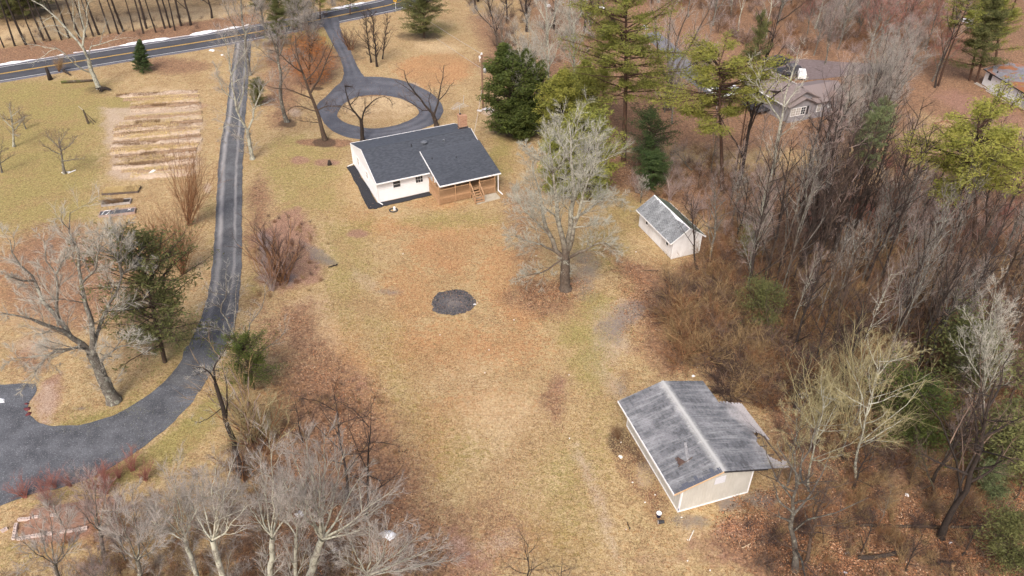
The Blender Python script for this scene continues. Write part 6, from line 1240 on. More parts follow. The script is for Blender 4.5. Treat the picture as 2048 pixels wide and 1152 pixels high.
# ------------------------------------------------------------------ single trees planted from prototypes
P = plant
P('spruce', 285, 143, (279, 80), label='dense dark green spruce standing alone on the lawn by the road', name='spruce_tree')
P('orchard', 129, 347, (118, 268), wide=1.25, label='small bare orchard tree with white boards at its foot', name='orchard_tree')
P('orchard', 28, 293, (22, 215), wide=1.1, wm=B_WHITE, label='small pale orchard tree near the left edge', name='orchard_tree'); P('orchard', 52, 258, (40, 225), wide=1.3, wm=B_GREY, label='low leaning orchard tree right of the pale one', name='orchard_tree'); P('orchard', 4, 345, (-4, 285), label='orchard tree cut by the left edge', name='orchard_tree')
P('fan_shrub', 118, 143, (116, 112), wide=1.3, yaw=0, label='coppery twiggy shrub beside the road left of the white-limbed tree', cat='shrub', name='shrub', cm=W_TAN)
P('fan_shrub', 366, 547, (330, 420), wide=.95, label='tall fan of rust-coloured stems beside the drive, nearer one', cat='shrub', name='shrub'); P('fan_shrub', 378, 450, (372, 305), wide=.8, label='tall fan of rust-coloured stems at the garden corner, farther one', cat='shrub', name='shrub')
P('fan_shrub', 318, 520, (300, 440), wide=1.1, label='low rusty bush left of the tall rust fan', cat='shrub', name='shrub', cm=W_RUST)
P('cedar_loose', 330, 724, (272, 468), wide=.95, wm=B_BROWN, cm=L_DULL, label='loose green cedar behind the very large bare tree', name='cedar_tree'); P('cedar_loose', 510, 778, (480, 672), wide=1.25, cm=L_CEDAR, label='bushy green cedar at the bend of the drive', name='cedar_tree')
P('shrub_a', 560, 562, (548, 448), wide=1.1, cm=W_DARK, label='dark twiggy bush in the reddish debris patch', cat='shrub', name='shrub'); P('shrub_b', 545, 580, (536, 500), cm=W_RUST, label='rust bush below the dark twiggy bush', cat='shrub', name='shrub')
P('shrub_b', 500, 880, (478, 740), wide=1.2, cm=W_TAN, label='tan brush growing around the vine-wrapped trunk', cat='shrub', name='shrub'); P('shrub_a', 520, 900, (505, 790), wide=1.2, cm=W_YEL, label='yellowish brush right of the vine-wrapped trunk', cat='shrub', name='shrub'); P('shrub_a', 490, 960, (480, 880), cm=W_DARK, label='dark brush at the foot of the vine-wrapped trunk', cat='shrub', name='shrub')
P('sapling_a', 729, 1041, (745, 800), label='thin dark sapling standing right of the big bottom maple', name='sapling'); P('sapling_a', 694, 995, (668, 770), wide=1.1, label='thin dark sapling forking above the big bottom maple', name='sapling', yaw=1); P('sapling_a', 606, 885, (588, 790), wide=1.3, label='small dark sapling left of the forked one', name='sapling')
P('holly', 515, 210, (513, 162), wide=.9, label='rounded dark evergreen bush right of the straight drive', name='evergreen_bush', cm=L_DULL, cat='bush')
P('loose_pine', 556, 95, (550, -5), wide=1.1, cm=L_DULL, label='dark evergreen left of the orange beech behind the grey tree', name='evergreen_tree'); P('cedar_b', 590, 60, (585, -40), cm=L_DULL, label='evergreen at the top edge left of the lane', name='evergreen_tree')
P('loose_pine', 640, 38, (640, -60), cm=L_PINE, label='evergreen at the top edge where the lane meets the road', name='evergreen_tree'); P('loose_pine', 700, 30, (700, -50), cm=L_CEDAR, label='dark evergreen at the top edge right of the lane', name='evergreen_tree'); P('loose_pine', 740, -5, (742, -60), cm=L_CEDAR, label='evergreen beyond the road above the thicket', name='evergreen_tree')
P('cedar_b', 848, 76, (846, -35), wide=1.25, cm=L_DULL, label='broad green cedar on the open slope right of the road sign', name='cedar_tree')
r_ = P('maple_c', 620, 168, (618, 60), wide=1.2, wm=B_BROWN, cm=W_BROWN, label='beech with copper-orange leaves beside the lane', name='beech_tree')
a_ = Acc(); rb = np.random.RandomState(6); n = 620; th = rb.uniform(0, 6.28, n); zz = rb.uniform(.14, .95, n); rad_ = np.sqrt(rb.uniform(.05, 1, n)) * 4.3 * np.sqrt(np.clip(1 - (zz*1.6 - .8)**2, .05, 1)); a_.t(*leaves_at(np.column_stack([rad_*np.cos(th), rad_*np.sin(th), zz*11]), .2, rb, 12, [.4, .4, .25], .5)); link('leaves', a_.mesh('leaves', L_BEECH, False), r_)
for (u, v, t, w, lab) in ((754,133,(742,14),1.2,'dark bushy thicket tree right of the lane'),(742,125,(725,20),1.1,'dark brown multi-stemmed tree nearest the lane'),(765,118,(775,25),1.0,'dark small tree on the right of the thicket')): P('vine_tree', u, v, t, wide=w, cm=W_DARK, label=lab)
P('shrub_a', 700, 100, (696, 55), cm=W_DARK, wide=1.3, label='brown brush between the lane and the thicket', cat='shrub', name='shrub')
# cluster right of the utility pole
P('cedar_a', 1030, 272, (1008, 88), wide=1.15, label='big dark green cedar right of the utility pole', name='cedar_tree'); P('cedar_a', 1062, 262, (1052, 100), wide=1.1, cm=L_CEDAR, label='dark cedar behind the pale-twigged tree', name='cedar_tree'); P('holly', 1050, 280, (1040, 205), wide=1.1, label='dark green lower bush at the foot of the big cedar', name='evergreen_bush', cat='bush')
P('maple_a', 1075, 250, (1052, 80), wide=1.0, cm=W_WHITE, label='silver-twigged tree growing through the dark cedars'); P('maple_b', 1100, 195, (1092, 10), wide=.8, cm=W_WHITE, label='silvery upright tree behind the dark cedars'); P('maple_a', 1148, 190, (1145, -5), wide=.85, cm=W_WHITE, label='tall silvery tree left of the great pine')
P('cedar_a', 1120, 292, (1128, 140), wide=1.25, cm=L_YEL, label='yellow-green cedar between the dark cedar and the great pine', name='cedar_tree'); P('cedar_a', 1165, 250, (1172, 120), wide=1.1, cm=L_YEL, label='yellow-green cedar touching the great pine', name='cedar_tree')
P('holly', 1178, 400, (1175, 235), wide=.9, cm=L_PINE, label='bright evergreen behind the big silvery tree', name='evergreen_tree', cat='tree'); P('cedar_a', 1130, 390, (1110, 262), wide=1.2, cm=L_PINE, label='green evergreen hidden behind the silvery crown', name='evergreen_tree')
P('pine_tall', 1247, 322, (1256, -45), wide=1.2, yaw=.4, label='great tall pine with dark bare trunk and yellow-green crown', name='pine_tree')
P('loose_pine', 1205, 230, (1210, 110), wide=1.1, cm=L_PINE, label='pine boughs low behind the great pine on the left', name='pine_tree')
P('pine_flat', 1445, 386, (1440, 104), wide=1.3, yaw=2, label='pine with layered bright yellow-green crown and bare trunk', name='pine_tree')
P('pine_thin', 1463, 384, (1525, 30), wide=.5, cm=L_DULL, label='dark leaning pine trunk just right of the layered pine', name='pine_tree'); P('slim_b', 1472, 380, (1562, 10), wide=.8, label='dark trunk leaning right beside the layered pine')
P('cedar_loose', 1297, 340, (1302, 222), wide=1.15, cm=L_SPRUCE, label='green young pine right of the great pine trunk', name='pine_tree'); P('holly', 1305, 376, (1308, 312), wide=1.25, cm=L_SPRUCE, label='dark green bush below the young pine', name='evergreen_bush', cat='bush')
P('pine_flat', 1947, 525, (1958, 232), wide=1.3, yaw=1, label='flat-crowned yellow-green pine at the right edge', name='pine_tree'); P('slim_a', 1962, 505, (1985, 300), wm=B_DARK, cm=W_DARK, label='dark bare tree right behind the flat-crowned pine')
P('pine_thin', 1722, 395, (1772, 200), wide=1.0, cm=L_BLUE, label='reddish pine trunk with sparse grey-green needles', name='pine_tree'); P('pine_thin', 1693, 497, (1760, 215), wide=.8, cm=L_BLUE, label='taller reddish pine left in the dark trunk group', name='pine_tree')
for (u, v, t, lab) in ((1579,541,(1650,215),'leftmost dark vine-covered trunk in the centre-right woods'),(1603,547,(1668,240),'dark vine-covered trunk second from left in the woods group'),(1640,520,(1690,190),'thick vine-draped tree at the heart of the woods group'),(1668,505,(1712,230),'dark vine-draped trunk right of the thick one'),(1620,500,(1665,170),'tall tangled trunk behind the leftmost pair')): P('vine_tree', u, v, t, wide=.85, label=lab, cm=W_PINK if u in (1640, 1620) else W_DARK)
P('slim_a', 1870, 175, (1935, -10), wm=B_DARK, cm=W_GREY, label='dark leaning trunk at upper right by the red leaves'); P('pine_thin', 1876, 172, (1945, -20), cm=L_PINE, wide=1.4, label='tall pine leaning right above the leafy clearing', name='pine_tree')
P('loose_pine', 1939, 161, (1975, -20), cm=L_DULL, label='dull pine left of the white outbuilding', name='pine_tree'); P('loose_pine', 1952, 165, (2000, -20), cm=L_DULL, label='broad dull pine touching the white outbuilding', name='pine_tree'); P('loose_pine', 1990, 130, (2010, -40), cm=L_PINE, label='bright pine behind the white outbuilding', name='pine_tree')
P('pine_tall', 1900, 60, (1930, -120), cm=L_DULL, label='pine at the top edge behind the leaning trunk', name='pine_tree')
P('bush_loose', 1840, 880, (1828, 760), wide=1.3, label='dark green holly bush in the lower right woods', name='evergreen_bush', cat='bush'); P('bush_loose', 1930, 790, (1945, 650), wide=1.4, cm=L_DULL, label='green bush behind the white-twigged sapling', name='evergreen_bush', cat='bush'); P('bush_loose', 2010, 960, (2030, 830), wide=1.2, cm=L_DULL, label='green bush at the right edge above the fallen trunk', name='evergreen_bush', cat='bush')
P('bush_loose', 2020, 1135, (2028, 1035), wide=1.0, cm=L_DULL, label='pale green bush in the lower right corner', name='evergreen_bush', cat='bush'); P('bush_loose', 1985, 1000, (1992, 930), wide=.9, cm=L_BLUE, label='small light green sapling bush left of the right edge', name='evergreen_bush', cat='bush'); P('bush_loose', 1500, 515, (1500, 455), wide=1.0, cm=L_YEL, label='yellow-green bush at the edge of the woods right of the shed', name='evergreen_bush', cat='bush')
P('bush_loose', 1535, 660, (1530, 570), wide=1.2, cm=L_DULL, label='green bush behind the brown thicket', name='evergreen_bush', cat='bush')
P('maple_a', 1965, 850, (1975, 620), wide=.7, wm=B_WHITE, cm=W_WHITE, label='white-twigged slender tree in front of the dark green bush')
P('slim_c', 1712, 960, (1758, 700), wm=B_WHITE, cm=W_YEL, wide=1.0, label='pale yellow-twigged leaning sapling, largest of the light saplings', yaw=0); P('slim_c', 1616, 981, (1645, 772), wm=B_WHITE, cm=W_YEL, label='thin white-stemmed sapling right of the barn'); P('slim_c', 1575, 970, (1595, 800), wm=B_GREY, cm=W_YEL, label='yellow-green twigged sapling touching the torn barn roof')
P('fan_pale', 1700, 880, (1745, 695), wide=1.1, wm=W_YEL, cm=W_YEL, label='bushy yellow-green twigged tree in the middle of the right woods'); P('fan_pale', 1635, 860, (1640, 730), wide=1.1, wm=W_YEL, cm=W_YEL, label='yellowish twiggy tree above the barn lean-to')
P('slim_b', 1882, 1075, (1990, 760), wide=1.2, label='thick dark leaning tree rising over the fallen trunk', wm=B_DARK, cm=W_BROWN); P('slim_b', 1590, 1140, (1608, 900), wide=1.3, wm=B_GREY, cm=W_DARK, label='grey peeling trunk at the bottom edge right of the barn'); P('slim_b', 1606, 1136, (1660, 960), wide=1.1, wm=B_BROWN, cm=W_DARK, label='forked brown trunk just right of the grey peeling trunk')
P('slim_b', 1870, 990, (1840, 880), wm=B_MOSS, cm=W_DARK, label='short mossy green trunk in the lower right woods'); P('slim_a', 1395, 540, (1385, 395), wide=1.2, wm=B_DARK, cm=W_DARK, label='dark crooked tree overlapping the shed gable'); P('slim_b', 1420, 520, (1430, 380), wm=B_GREY, cm=W_PINK, wide=1.3, label='grey tree behind the right corner of the shed')
P('slim_a', 1385, 340, (1350, 300), hgt=None, label='low pale-twigged tree below the young pine', cm=W_WHITE, wide=2.0) 
# pine row beyond the road
PR = [(52,90),(71,88),(88,81),(101,81),(123,80),(138,76),(187,73),(198,70),(220,67),(237,68),(247,63),(268,63),(287,67),(293,57),(312,65),(330,57),(340,55),(350,61),(362,52),(30,92),(8,95),(160,78),(172,74)]
PR.sort()
for i, (u, v) in enumerate(PR):
    P('pine_thin', u, v, hgt=15 + (i*37 % 5), wide=.9 + (i % 3)*.2, label=f'slender dark pine, {ORD[i]} trunk from the left in the row beyond the road', group='pine row beyond the road', name='pine_tree', wm=B_DARK, cm=L_DULL, cat='tree')
P('slim_b', 382, 50, hgt=15, wm=B_DARK, label='thick dark trunk at the right end of the row beyond the road'); P('slim_b', 424, 36, hgt=13, label='lone dark trunk in the field beyond the road')
for i, (u, v) in enumerate([(-20,40),(20,42),(55,38),(0,20),(40,15),(90,20)]): P('cedar_b', u, v, hgt=6 + i % 3, wide=1.2, cm=L_DULL, label=f'dark evergreen beyond the field at the top left corner, {ORD[i]} of six', group='evergreens at the top left corner', name='evergreen_tree')
# ------------------------------------------------------------------ woodland scattered by region
def scatter(poly, n, kinds, hr, label, group, seed, wide=(.8, 1.3), cat='tree', name='bare_tree', mind=2.0, z=0):
    r = random.Random(seed); W = np.array([G(u, v)[:2] for u, v in poly]); lo, hi = W.min(0), W.max(0); pts = []; tries = 0
    while len(pts) < n and tries < n * 60:
        tries += 1; p = np.array([r.uniform(lo[0], hi[0]), r.uniform(lo[1], hi[1])])
        if sdist(p[None], W)[0] < 0 or any((p[0]-q[0])**2 + (p[1]-q[1])**2 < mind**2 for q in pts): continue
        pts.append(p)
    for p in pts:
        key, wm, cm = r.choice(kinds); d = np.array([p[0], p[1], 0]); Z = p[1]*CT + H_CAM*ST; u = 1024 + F_PX*p[0]/Z; v = 576 + F_PX*(H_CAM*CT - p[1]*ST)/Z
        o = P(key, u, v, hgt=r.uniform(*hr), wide=r.uniform(*wide), yaw=r.uniform(0, 6.28), label=label, group=group, wm=wm, cm=cm, name=name, cat=cat); PLANTED.append((o, u, v, cm, key, name))
scatter([(1440,480),(1560,440),(1720,520),(2060,540),(2060,900),(1900,980),(1700,920),(1560,800),(1500,640)], 34, [('slim_b', B_DARK, W_DARK), ('slim_b', B_BROWN, W_BROWN), ('slim_c', B_GREY, W_PINK), ('vine_tree', B_DARK, W_DARK), ('slim_a', B_GREY, W_GREY)], (6, 11), 'slender dark leafless tree in the dense woods right of the shed', 'bare trees in the dense right woods', 1, (.7, 1.1), mind=1.8)
scatter([(1560,380),(1760,330),(2060,300),(2060,560),(1760,520),(1560,470)], 16, [('maple_c', B_DARK, W_PINK), ('slim_b', B_DARK, W_DARK), ('slim_a', B_GREY, W_PINK), ('maple_c', B_BROWN, W_RED)], (5, 10), 'pinkish brown bare tree in the woods below the leafy clearing', 'bare trees below the clearing', 2, (.7, 1.1), mind=2.5)
scatter([(1520,110),(1650,40),(1860,30),(1900,120),(1840,200),(1720,240),(1690,150),(1540,112)], 20, [('maple_a', B_GREY, W_PINK), ('maple_c', B_GREY, W_PINK), ('maple_b', B_GREY, W_GREY), ('maple_c', B_GREY, W_RED)], (7, 12), 'pinkish grey bare maple crowding behind the neighbour house', 'maples behind the neighbour house', 3, (.8, 1.2), mind=3.2)
scatter([(1640,250),(1760,240),(1790,300),(1700,360),(1640,330)], 6, [('maple_a', B_DARK, W_GREY), ('vine_tree', B_DARK, W_PINK)], (9, 12), 'tall tangled grey tree in front of the neighbour house', 'tangled trees before the neighbour house', 4, (.8, 1.1), mind=3)
scatter([(1390,-60),(1560,-60),(1880,-60),(1880,35),(1560,90),(1430,70)], 34, [('maple_b', B_GREY, W_GREY), ('maple_a', B_GREY, W_PINK), ('slim_a', B_WHITE, W_GREY), ('oak_b', B_GREY, W_GREY)], (8, 13), 'grey bare tree in the far woods along the top edge', 'far bare trees along the top edge', 5, mind=2.6)
scatter([(900,-40),(1060,-40),(1200,-40),(1240,60),(1120,110),(1000,60),(950,70)], 26, [('slim_b', B_DARK, W_BROWN), ('maple_c', B_BROWN, W_BROWN), ('slim_a', B_GREY, W_GREY), ('vine_tree', B_DARK, W_DARK)], (10, 15), 'brown bare tree in the far woods behind the utility pole', 'far brown trees behind the pole', 6, mind=2.8)
P('oak_b', 997, 105, (975, -20), wide=.9, wm=B_DARK, cm=W_GREY, label='dark-trunked bare tree just above the utility pole')
scatter([(1240,-40),(1700,-40),(2060,-40),(2060,20),(1700,10),(1250,10)], 12, [('cedar_b', B_BROWN, L_DULL), ('loose_pine', B_PINE, L_DULL), ('loose_pine', B_PINE, L_PINE)], (7, 12), 'dark evergreen in the far belt along the top edge', 'far evergreens along the top edge', 7, name='evergreen_tree', mind=5)
scatter([(1890,-40),(2080,-40),(2100,120),(2030,100),(1960,60)], 9, [('loose_pine', B_PINE, L_PINE), ('pine_thin', B_PINE, L_DULL), ('slim_a', B_DARK, W_GREY)], (9, 14), 'green pine in the stand above the white outbuilding', 'pines above the outbuilding', 8, name='pine_tree', mind=4)
scatter([(400,10),(560,-10),(700,-60),(400,-60)], 7, [('slim_a', B_GREY, W_GREY), ('maple_b', B_GREY, W_GREY)], (9, 13), 'grey bare tree beyond the road near the lane', 'bare trees beyond the road', 9, mind=4)
scatter([(90,1020),(230,1000),(330,1000),(420,1130),(300,1230),(60,1200)], 9, [('maple_c', B_GREY, W_PINK), ('sapling_a', B_GREY, W_RED), ('slim_c', B_GREY, W_PINK)], (3, 5), 'thin reddish sapling in the lower left thicket', 'reddish saplings at lower left', 10, (.9, 1.4), mind=1.2, name='sapling')
scatter([(190,950),(260,930),(300,960),(220,990)], 5, [('shrub_b', W_RED, W_RED)], (1.2, 2.0), 'red-twigged shrub along the lower edge of the gravel yard', 'red shrubs by the gravel', 11, (1.2, 1.8), cat='shrub', name='shrub', mind=.8)
scatter([(20,990),(160,960),(260,940),(250,1000),(60,1040)], 7, [('shrub_b', W_RED, W_RED)], (1.0, 1.9), 'low red-twigged shrub below the gravel yard', 'low red shrubs below the gravel', 12, (1.2, 1.8), cat='shrub', name='shrub', mind=1)
scatter([(1640,980),(1800,940),(2048,900),(2048,1180),(1640,1180)], 10, [('sapling_a', B_BROWN, W_BROWN), ('slim_c', B_GREY, W_TAN), ('slim_b', B_DARK, W_DARK)], (3, 6), 'thin bare sapling rising from orange leaves at lower right', 'saplings in the orange leaves', 13, mind=1.6, name='sapling')
scatter([(1340,620),(1420,570),(1530,640),(1560,760),(1470,780),(1380,700)], 12, [('shrub_c', W_TAN, W_TAN), ('shrub_a', W_DARK, W_BROWN), ('shrub_c', W_BROWN, W_BROWN)], (2.0, 3.4), 'arching brown brush in the thicket between shed and barn', 'arching brush of the thicket', 14, (1.1, 1.6), cat='shrub', name='shrub', mind=1.3)
scatter([(1240,420),(1260,300),(1330,300),(1420,400),(1380,470),(1320,400)], 8, [('maple_c', B_GREY, W_WHITE), ('shrub_b', W_PINK, W_PINK), ('slim_c', B_BROWN, W_PINK)], (2.5, 4.5), 'low pale-twigged brush behind the shed', 'brush behind the shed', 15, (1, 1.5), mind=1.8, name='sapling')
P('fan_shrub', 1236, 878, (1234, 855), wide=1.3, cm=W_DEAD, label='round brown bush at the left wall of the tan barn', cat='shrub', name='shrub')
P('sapling_a', 1060, 1190, (1055, 1085), wide=1.4, cm=W_BROWN, label='thin brown sapling at the bottom edge of the lawn', name='sapling'); P('sapling_a', 1118, 1200, (1125, 1115), wide=1.3, cm=W_BROWN, label='second thin sapling at the bottom edge of the lawn', name='sapling')

# ------------------------------------------------------------------ uncountable growth: brush, leaves, grass (one object each)
def region_points(poly, n, r, dens_noise=None):
    W = np.array([G(u, v)[:2] for u, v in poly]); lo, hi = W.min(0), W.max(0); out = np.zeros((0, 2))
    while len(out) < n:
        p = r.uniform(lo - 2, hi + 2, (n * 2, 2)); sd_ = sdist(p, W) + (vnoise(p, .5, 12) - .5) * 5; p = p[sd_ > r.uniform(-1.5, 3, len(p))]
        if dens_noise: p = p[vnoise(p, dens_noise, 3) > r.uniform(.2, .75, len(p))]
        out = np.concatenate([out, p])
    return out[:n]
def gn_scatter(name, pts, protos, rot, scl, mat_label, cat):
    """instances of a few small plant meshes on surveyed points"""
    col = bpy.data.collections.new(name + '_plants')
    for me in protos: ob = bpy.data.objects.new(name + '_plant', me); col.objects.link(ob)
    me = bpy.data.meshes.new(name); me.vertices.add(len(pts)); me.vertices.foreach_set('co', np.column_stack([pts, np.zeros(len(pts))]).astype(np.float32).ravel())
    for an_, ty, dat in (('rot', 'FLOAT_VECTOR', rot), ('scl', 'FLOAT_VECTOR', scl)):
        a = me.attributes.new(an_, ty, 'POINT'); a.data.foreach_set('vector', np.asarray(dat, np.float32).ravel())
    ob = link(name, me, label=mat_label, cat=cat, kind='stuff')
    ng = bpy.data.node_groups.new(name, 'GeometryNodeTree'); ng.interface.new_socket('Geometry', in_out='INPUT', socket_type='NodeSocketGeometry'); ng.interface.new_socket('Geometry', in_out='OUTPUT', socket_type='NodeSocketGeometry')
    gi = ng.nodes.new('NodeGroupInput'); go = ng.nodes.new('NodeGroupOutput'); ip = ng.nodes.new('GeometryNodeInstanceOnPoints'); ci = ng.nodes.new('GeometryNodeCollectionInfo')
    ci.inputs['Collection'].default_value = col; ci.inputs['Separate Children'].default_value = True; ci.inputs['Reset Children'].default_value = True; ip.inputs['Pick Instance'].default_value = True
    for nm2, sk in (('rot', 'Rotation'), ('scl', 'Scale')):
        na = ng.nodes.new('GeometryNodeInputNamedAttribute'); na.data_type = 'FLOAT_VECTOR'; na.inputs[0].default_value = nm2
        if sk == 'Rotation': er = ng.nodes.new('FunctionNodeEulerToRotation'); ng.links.new(na.outputs[0], er.inputs[0]); ng.links.new(er.outputs[0], ip.inputs[sk])
        else: ng.links.new(na.outputs[0], ip.inputs[sk])
    ng.links.new(gi.outputs[0], ip.inputs['Points']); ng.links.new(ci.outputs[0], ip.inputs['Instance']); ng.links.new(ip.outputs[0], go.inputs[0])
    md = ob.modifiers.new('scatter', 'NODES'); md.node_group = ng; return ob
def shrub_mesh(h, seed, mat, stems=10, spread=.9, tw=(6, 3), r0=.028, tr=.007):
    r = np.random.RandomState(seed); lim = []
    for i in range(stems):
        az = r.uniform(0, 6.28); a = r.uniform(.1, spread); L = h * r.uniform(.5, 1.1); p = np.array([r.normal(0, .25), r.normal(0, .25), 0.]); d = np.array([math.sin(a)*math.cos(az), math.sin(a)*math.sin(az), math.cos(a)]); pts = [p.copy()]
        for q in range(4): d = d + r.normal(0, .18, 3); d[2] -= .05; d /= np.linalg.norm(d); p = p + d * L / 4; pts.append(p.copy())
        lim.append((np.array(pts), r0, r0 * .3))
    a = Acc(); Pp, R = limb_arrays(lim, 5); a.q(*tubes(Pp, R, 3)); S, D, L, RR = children(Pp, R, tw[0], .15, 1, (.3, .9), .45, r, .5, .1); P2 = paths(S, D, L, 3, .15, .05, r); R2 = np.full((len(S), 3), .012); R2[:, 2] = .003; a.q(*tubes(P2, R2, 3))
    S, D, L, RR = children(P2, R2, tw[1], .1, 1, (.3, .9), .6, r, .3, .1); a.t(*spikes(S, D, (L * 2.2).clip(.2, 1.0), np.full(len(S), tr * 1.5))); return a.mesh('brush', mat)
def brush(name, poly, n, mats, h, seed, label, dn=None, sc=(.6, 1.3), hh=2.0, spread=.9):
    r = np.random.RandomState(seed); pts = region_points(poly, n, r, dn); pr_ = [shrub_mesh(hh, seed * 10 + i, m_, spread=spread) for i, m_ in enumerate(mats)]
    s = r.uniform(*sc, n) * h / hh; gn_scatter(name, pts, pr_, np.column_stack([r.normal(0, .15, (n, 2)), r.uniform(0, 6.28, n)]), np.column_stack([s, s, s * r.uniform(.7, 1.2, n)]), label, 'undergrowth')
brush('woodland_brush', [(1400,540),(1560,470),(2080,520),(2120,960),(1800,930),(1560,780),(1450,700)], 700, [W_BROWN, W_DARK, W_RUST, W_RUST, W_BROWN, W_TAN], 2.0, 51, 'dense brown leafless undergrowth filling the right woods')
brush('clearing_brush', [(1620,330),(2080,280),(2100,560),(1560,480)], 330, [W_PINK, W_RED, W_RUST, W_BROWN], 1.6, 52, 'pinkish twiggy undergrowth below the leafy clearing')
brush('thicket_brush', [(1330,610),(1420,560),(1530,620),(1580,780),(1470,790),(1380,710)], 300, [W_TAN, W_BROWN, W_DARK, W_RUST], 2.2, 53, 'tangled orange-brown thicket between the shed and the barn', spread=1.2)
brush('lower_brush', [(1500,770),(1800,860),(2100,900),(2120,1220),(1600,1200),(1500,1060),(1590,960)], 400, [W_TAN, W_RUST, W_TAN, W_BROWN, W_DARK], 1.2, 54, 'thin brush over orange leaves at lower right')
brush('behind_shed_brush', [(1250,290),(1430,300),(1620,350),(1560,460),(1420,500),(1400,420),(1300,380)], 240, [W_RUST, W_BROWN, W_TAN, W_PINK], 1.2, 55, 'rusty undergrowth behind the white shed')
brush('top_brush', [(1240,-60),(1900,-40),(1900,110),(1500,110)], 420, [W_PINK, W_RUST, W_BROWN], 2.2, 56, 'reddish undergrowth behind the neighbour house at the top')
brush('pole_brush', [(900,-20),(1230,-40),(1240,230),(1080,220),(1010,110),(940,60)], 150, [W_BROWN, W_DARK, W_GREY], 1.8, 57, 'brown undergrowth around the trees right of the utility pole')
brush('bottom_left_brush', [(260,1020),(560,950),(740,1060),(900,1160),(900,1300),(200,1300),(60,1150)], 380, [W_BROWN, W_BROWN, W_GREY, W_RUST, W_TAN], 1.1, 58, 'reddish grey undergrowth beneath the bottom maples')
brush('slope_brush', [(520,760),(700,760),(780,900),(760,1000),(560,980),(500,880)], 220, [W_RUST, W_BROWN, W_TAN], .45, 59, 'low rusty brambles on the leafy slope above the bottom maples')
brush('debris_brush', [(525,450),(600,420),(635,480),(640,570),(540,590)], 55, [W_RUST, W_DARK, W_TAN], .6, 60, 'low brown brambles in the reddish debris patch')
brush('lane_brush', [(500,60),(560,20),(690,10),(640,60),(560,120),(520,140)], 60, [W_GREY, W_BROWN, W_PINK], 1.6, 61, 'grey brown undergrowth between road, drive and lane')
brush('roadside_brush', [(-100,60),(360,20),(500,10),(500,40),(380,60),(100,95),(-100,110)], 60, [W_BROWN, W_DARK], .9, 62, 'sparse low brush under the pine row beyond the road')
brush('arching_canes', [(1330,600),(1430,520),(1600,480),(2080,540),(2080,900),(1800,900),(1560,790),(1400,740)], 120, [W_TAN, W_RUST, W_TAN, W_DARK, W_BROWN], 3.4, 63, 'long arching canes and vines tangled through the thicket and right woods', hh=3.6, spread=1.15)
# loose leaves and grass blades lying on the ground, real slivers and flakes
LEAFM = None
k = NT('fallen_leaves'); f = k.island(); LEAFM = k.done(k.ramp(f, [(0, (.035, .02, .013)), (.35, (.14, .07, .04)), (.65, (.34, .15, .07)), (.88, (.50, .25, .12)), (1, (.58, .44, .31))]), .8)
def flakes(name, regs, size, mat, label, cat, seed, flat=.0):
    r = np.random.RandomState(seed); C = np.concatenate([region_points(p, n, r, dn) for p, n, dn in regs]); n = len(C); c = np.column_stack([C, r.uniform(.01, .09, n)])
    d = r.normal(0, 1, (n, 3)); d[:, 2] *= .35; d /= np.linalg.norm(d, axis=1)[:, None]; e = np.cross(d, np.array([0, 0, 1.]) + r.normal(0, .3, (n, 3))); e /= np.linalg.norm(e, axis=1)[:, None]; s = size * r.uniform(.5, 1.5, (n, 1))
    V = np.stack([c - d*s, c - e*s*.6, c + d*s, c + e*s*.6], 1).reshape(-1, 3); V[:, 2] = np.maximum(V[:, 2], .005); Qs = np.arange(n*4).reshape(-1, 4)
    return link(name, np_mesh(name, V, Q=Qs, mat=mat), label=label, cat=cat, kind='stuff')
flakes('fallen_leaves', [([(1520,1020),(1620,960),(1800,920),(2080,920),(2120,1250),(1480,1250),(1480,1060)], 52000, .25), ([(1330,620),(1500,500),(2060,540),(2060,930),(1620,960),(1400,740)], 30000, .3), ([(500,600),(740,760),(860,1000),(1000,1200),(420,1200),(520,900)], 9000, .3), ([(1180,480),(1330,540),(1400,740),(1330,760),(1240,640)], 6000, .5), ([(1040,560),(1180,560),(1160,620),(1020,620)], 2500, .6), ([(1100,280),(1700,380),(2060,340),(2060,520),(1700,520),(1240,380)], 16000, .3)], .055, LEAFM, 'orange and brown fallen leaves scattered over the woodland floor', 'fallen leaves', 71)
GRASSM = M_twig('grass_blades', (.34, .25, .12), (.66, .53, .3)); GRASSG = M_twig('grass_blades_green', (.2, .21, .06), (.44, .42, .17))
def blades(name, regs, h, mat, label, seed):
    r = np.random.RandomState(seed); C = np.concatenate([region_points(p, n, r, dn) for p, n, dn in regs]); n = len(C); S = np.column_stack([C, np.full(n, -.03)]); D = r.normal(0, .8, (n, 3)); D[:, 2] = np.abs(D[:, 2])*.5 + .3; D /= np.linalg.norm(D, axis=1)[:, None]
    a = Acc(); V, T = spikes(S, D, h * r.uniform(.4, 1.4, n), np.full(n, .013)); a.t(V, T); return link(name, a.mesh(name, mat, False), label=label, cat='grass', kind='stuff')
blades('dry_grass', [([(560,590),(1000,420),(1250,600),(1350,780),(1240,880),(1380,1060),(1300,1200),(1000,1200),(840,950),(700,740)], 60000, .35), ([(1240,870),(1350,1020),(1330,1040),(1215,880)], 5000, .8), ([(560,300),(700,330),(760,430),(1000,430),(560,600)], 12000, .4)], .14, GRASSM, 'dry straw-coloured grass blades over the back lawn', 72)
blades('green_grass', [([(-60,170),(210,180),(200,440),(-60,480)], 12000, .4), ([(1110,600),(1220,590),(1230,800),(1130,720)], 6000, .5), ([(60,1000),(260,920),(470,760),(420,860),(300,950),(120,1010)], 6000, .5), ([(120,850),(240,815),(385,640),(250,835)], 4000, .5)], .12, GRASSG, 'mossy green grass tufts on the damper lawn patches', 73)
print('objects', len(SC.objects), 'tris', sum(len(me.polygons) for me in bpy.data.meshes))

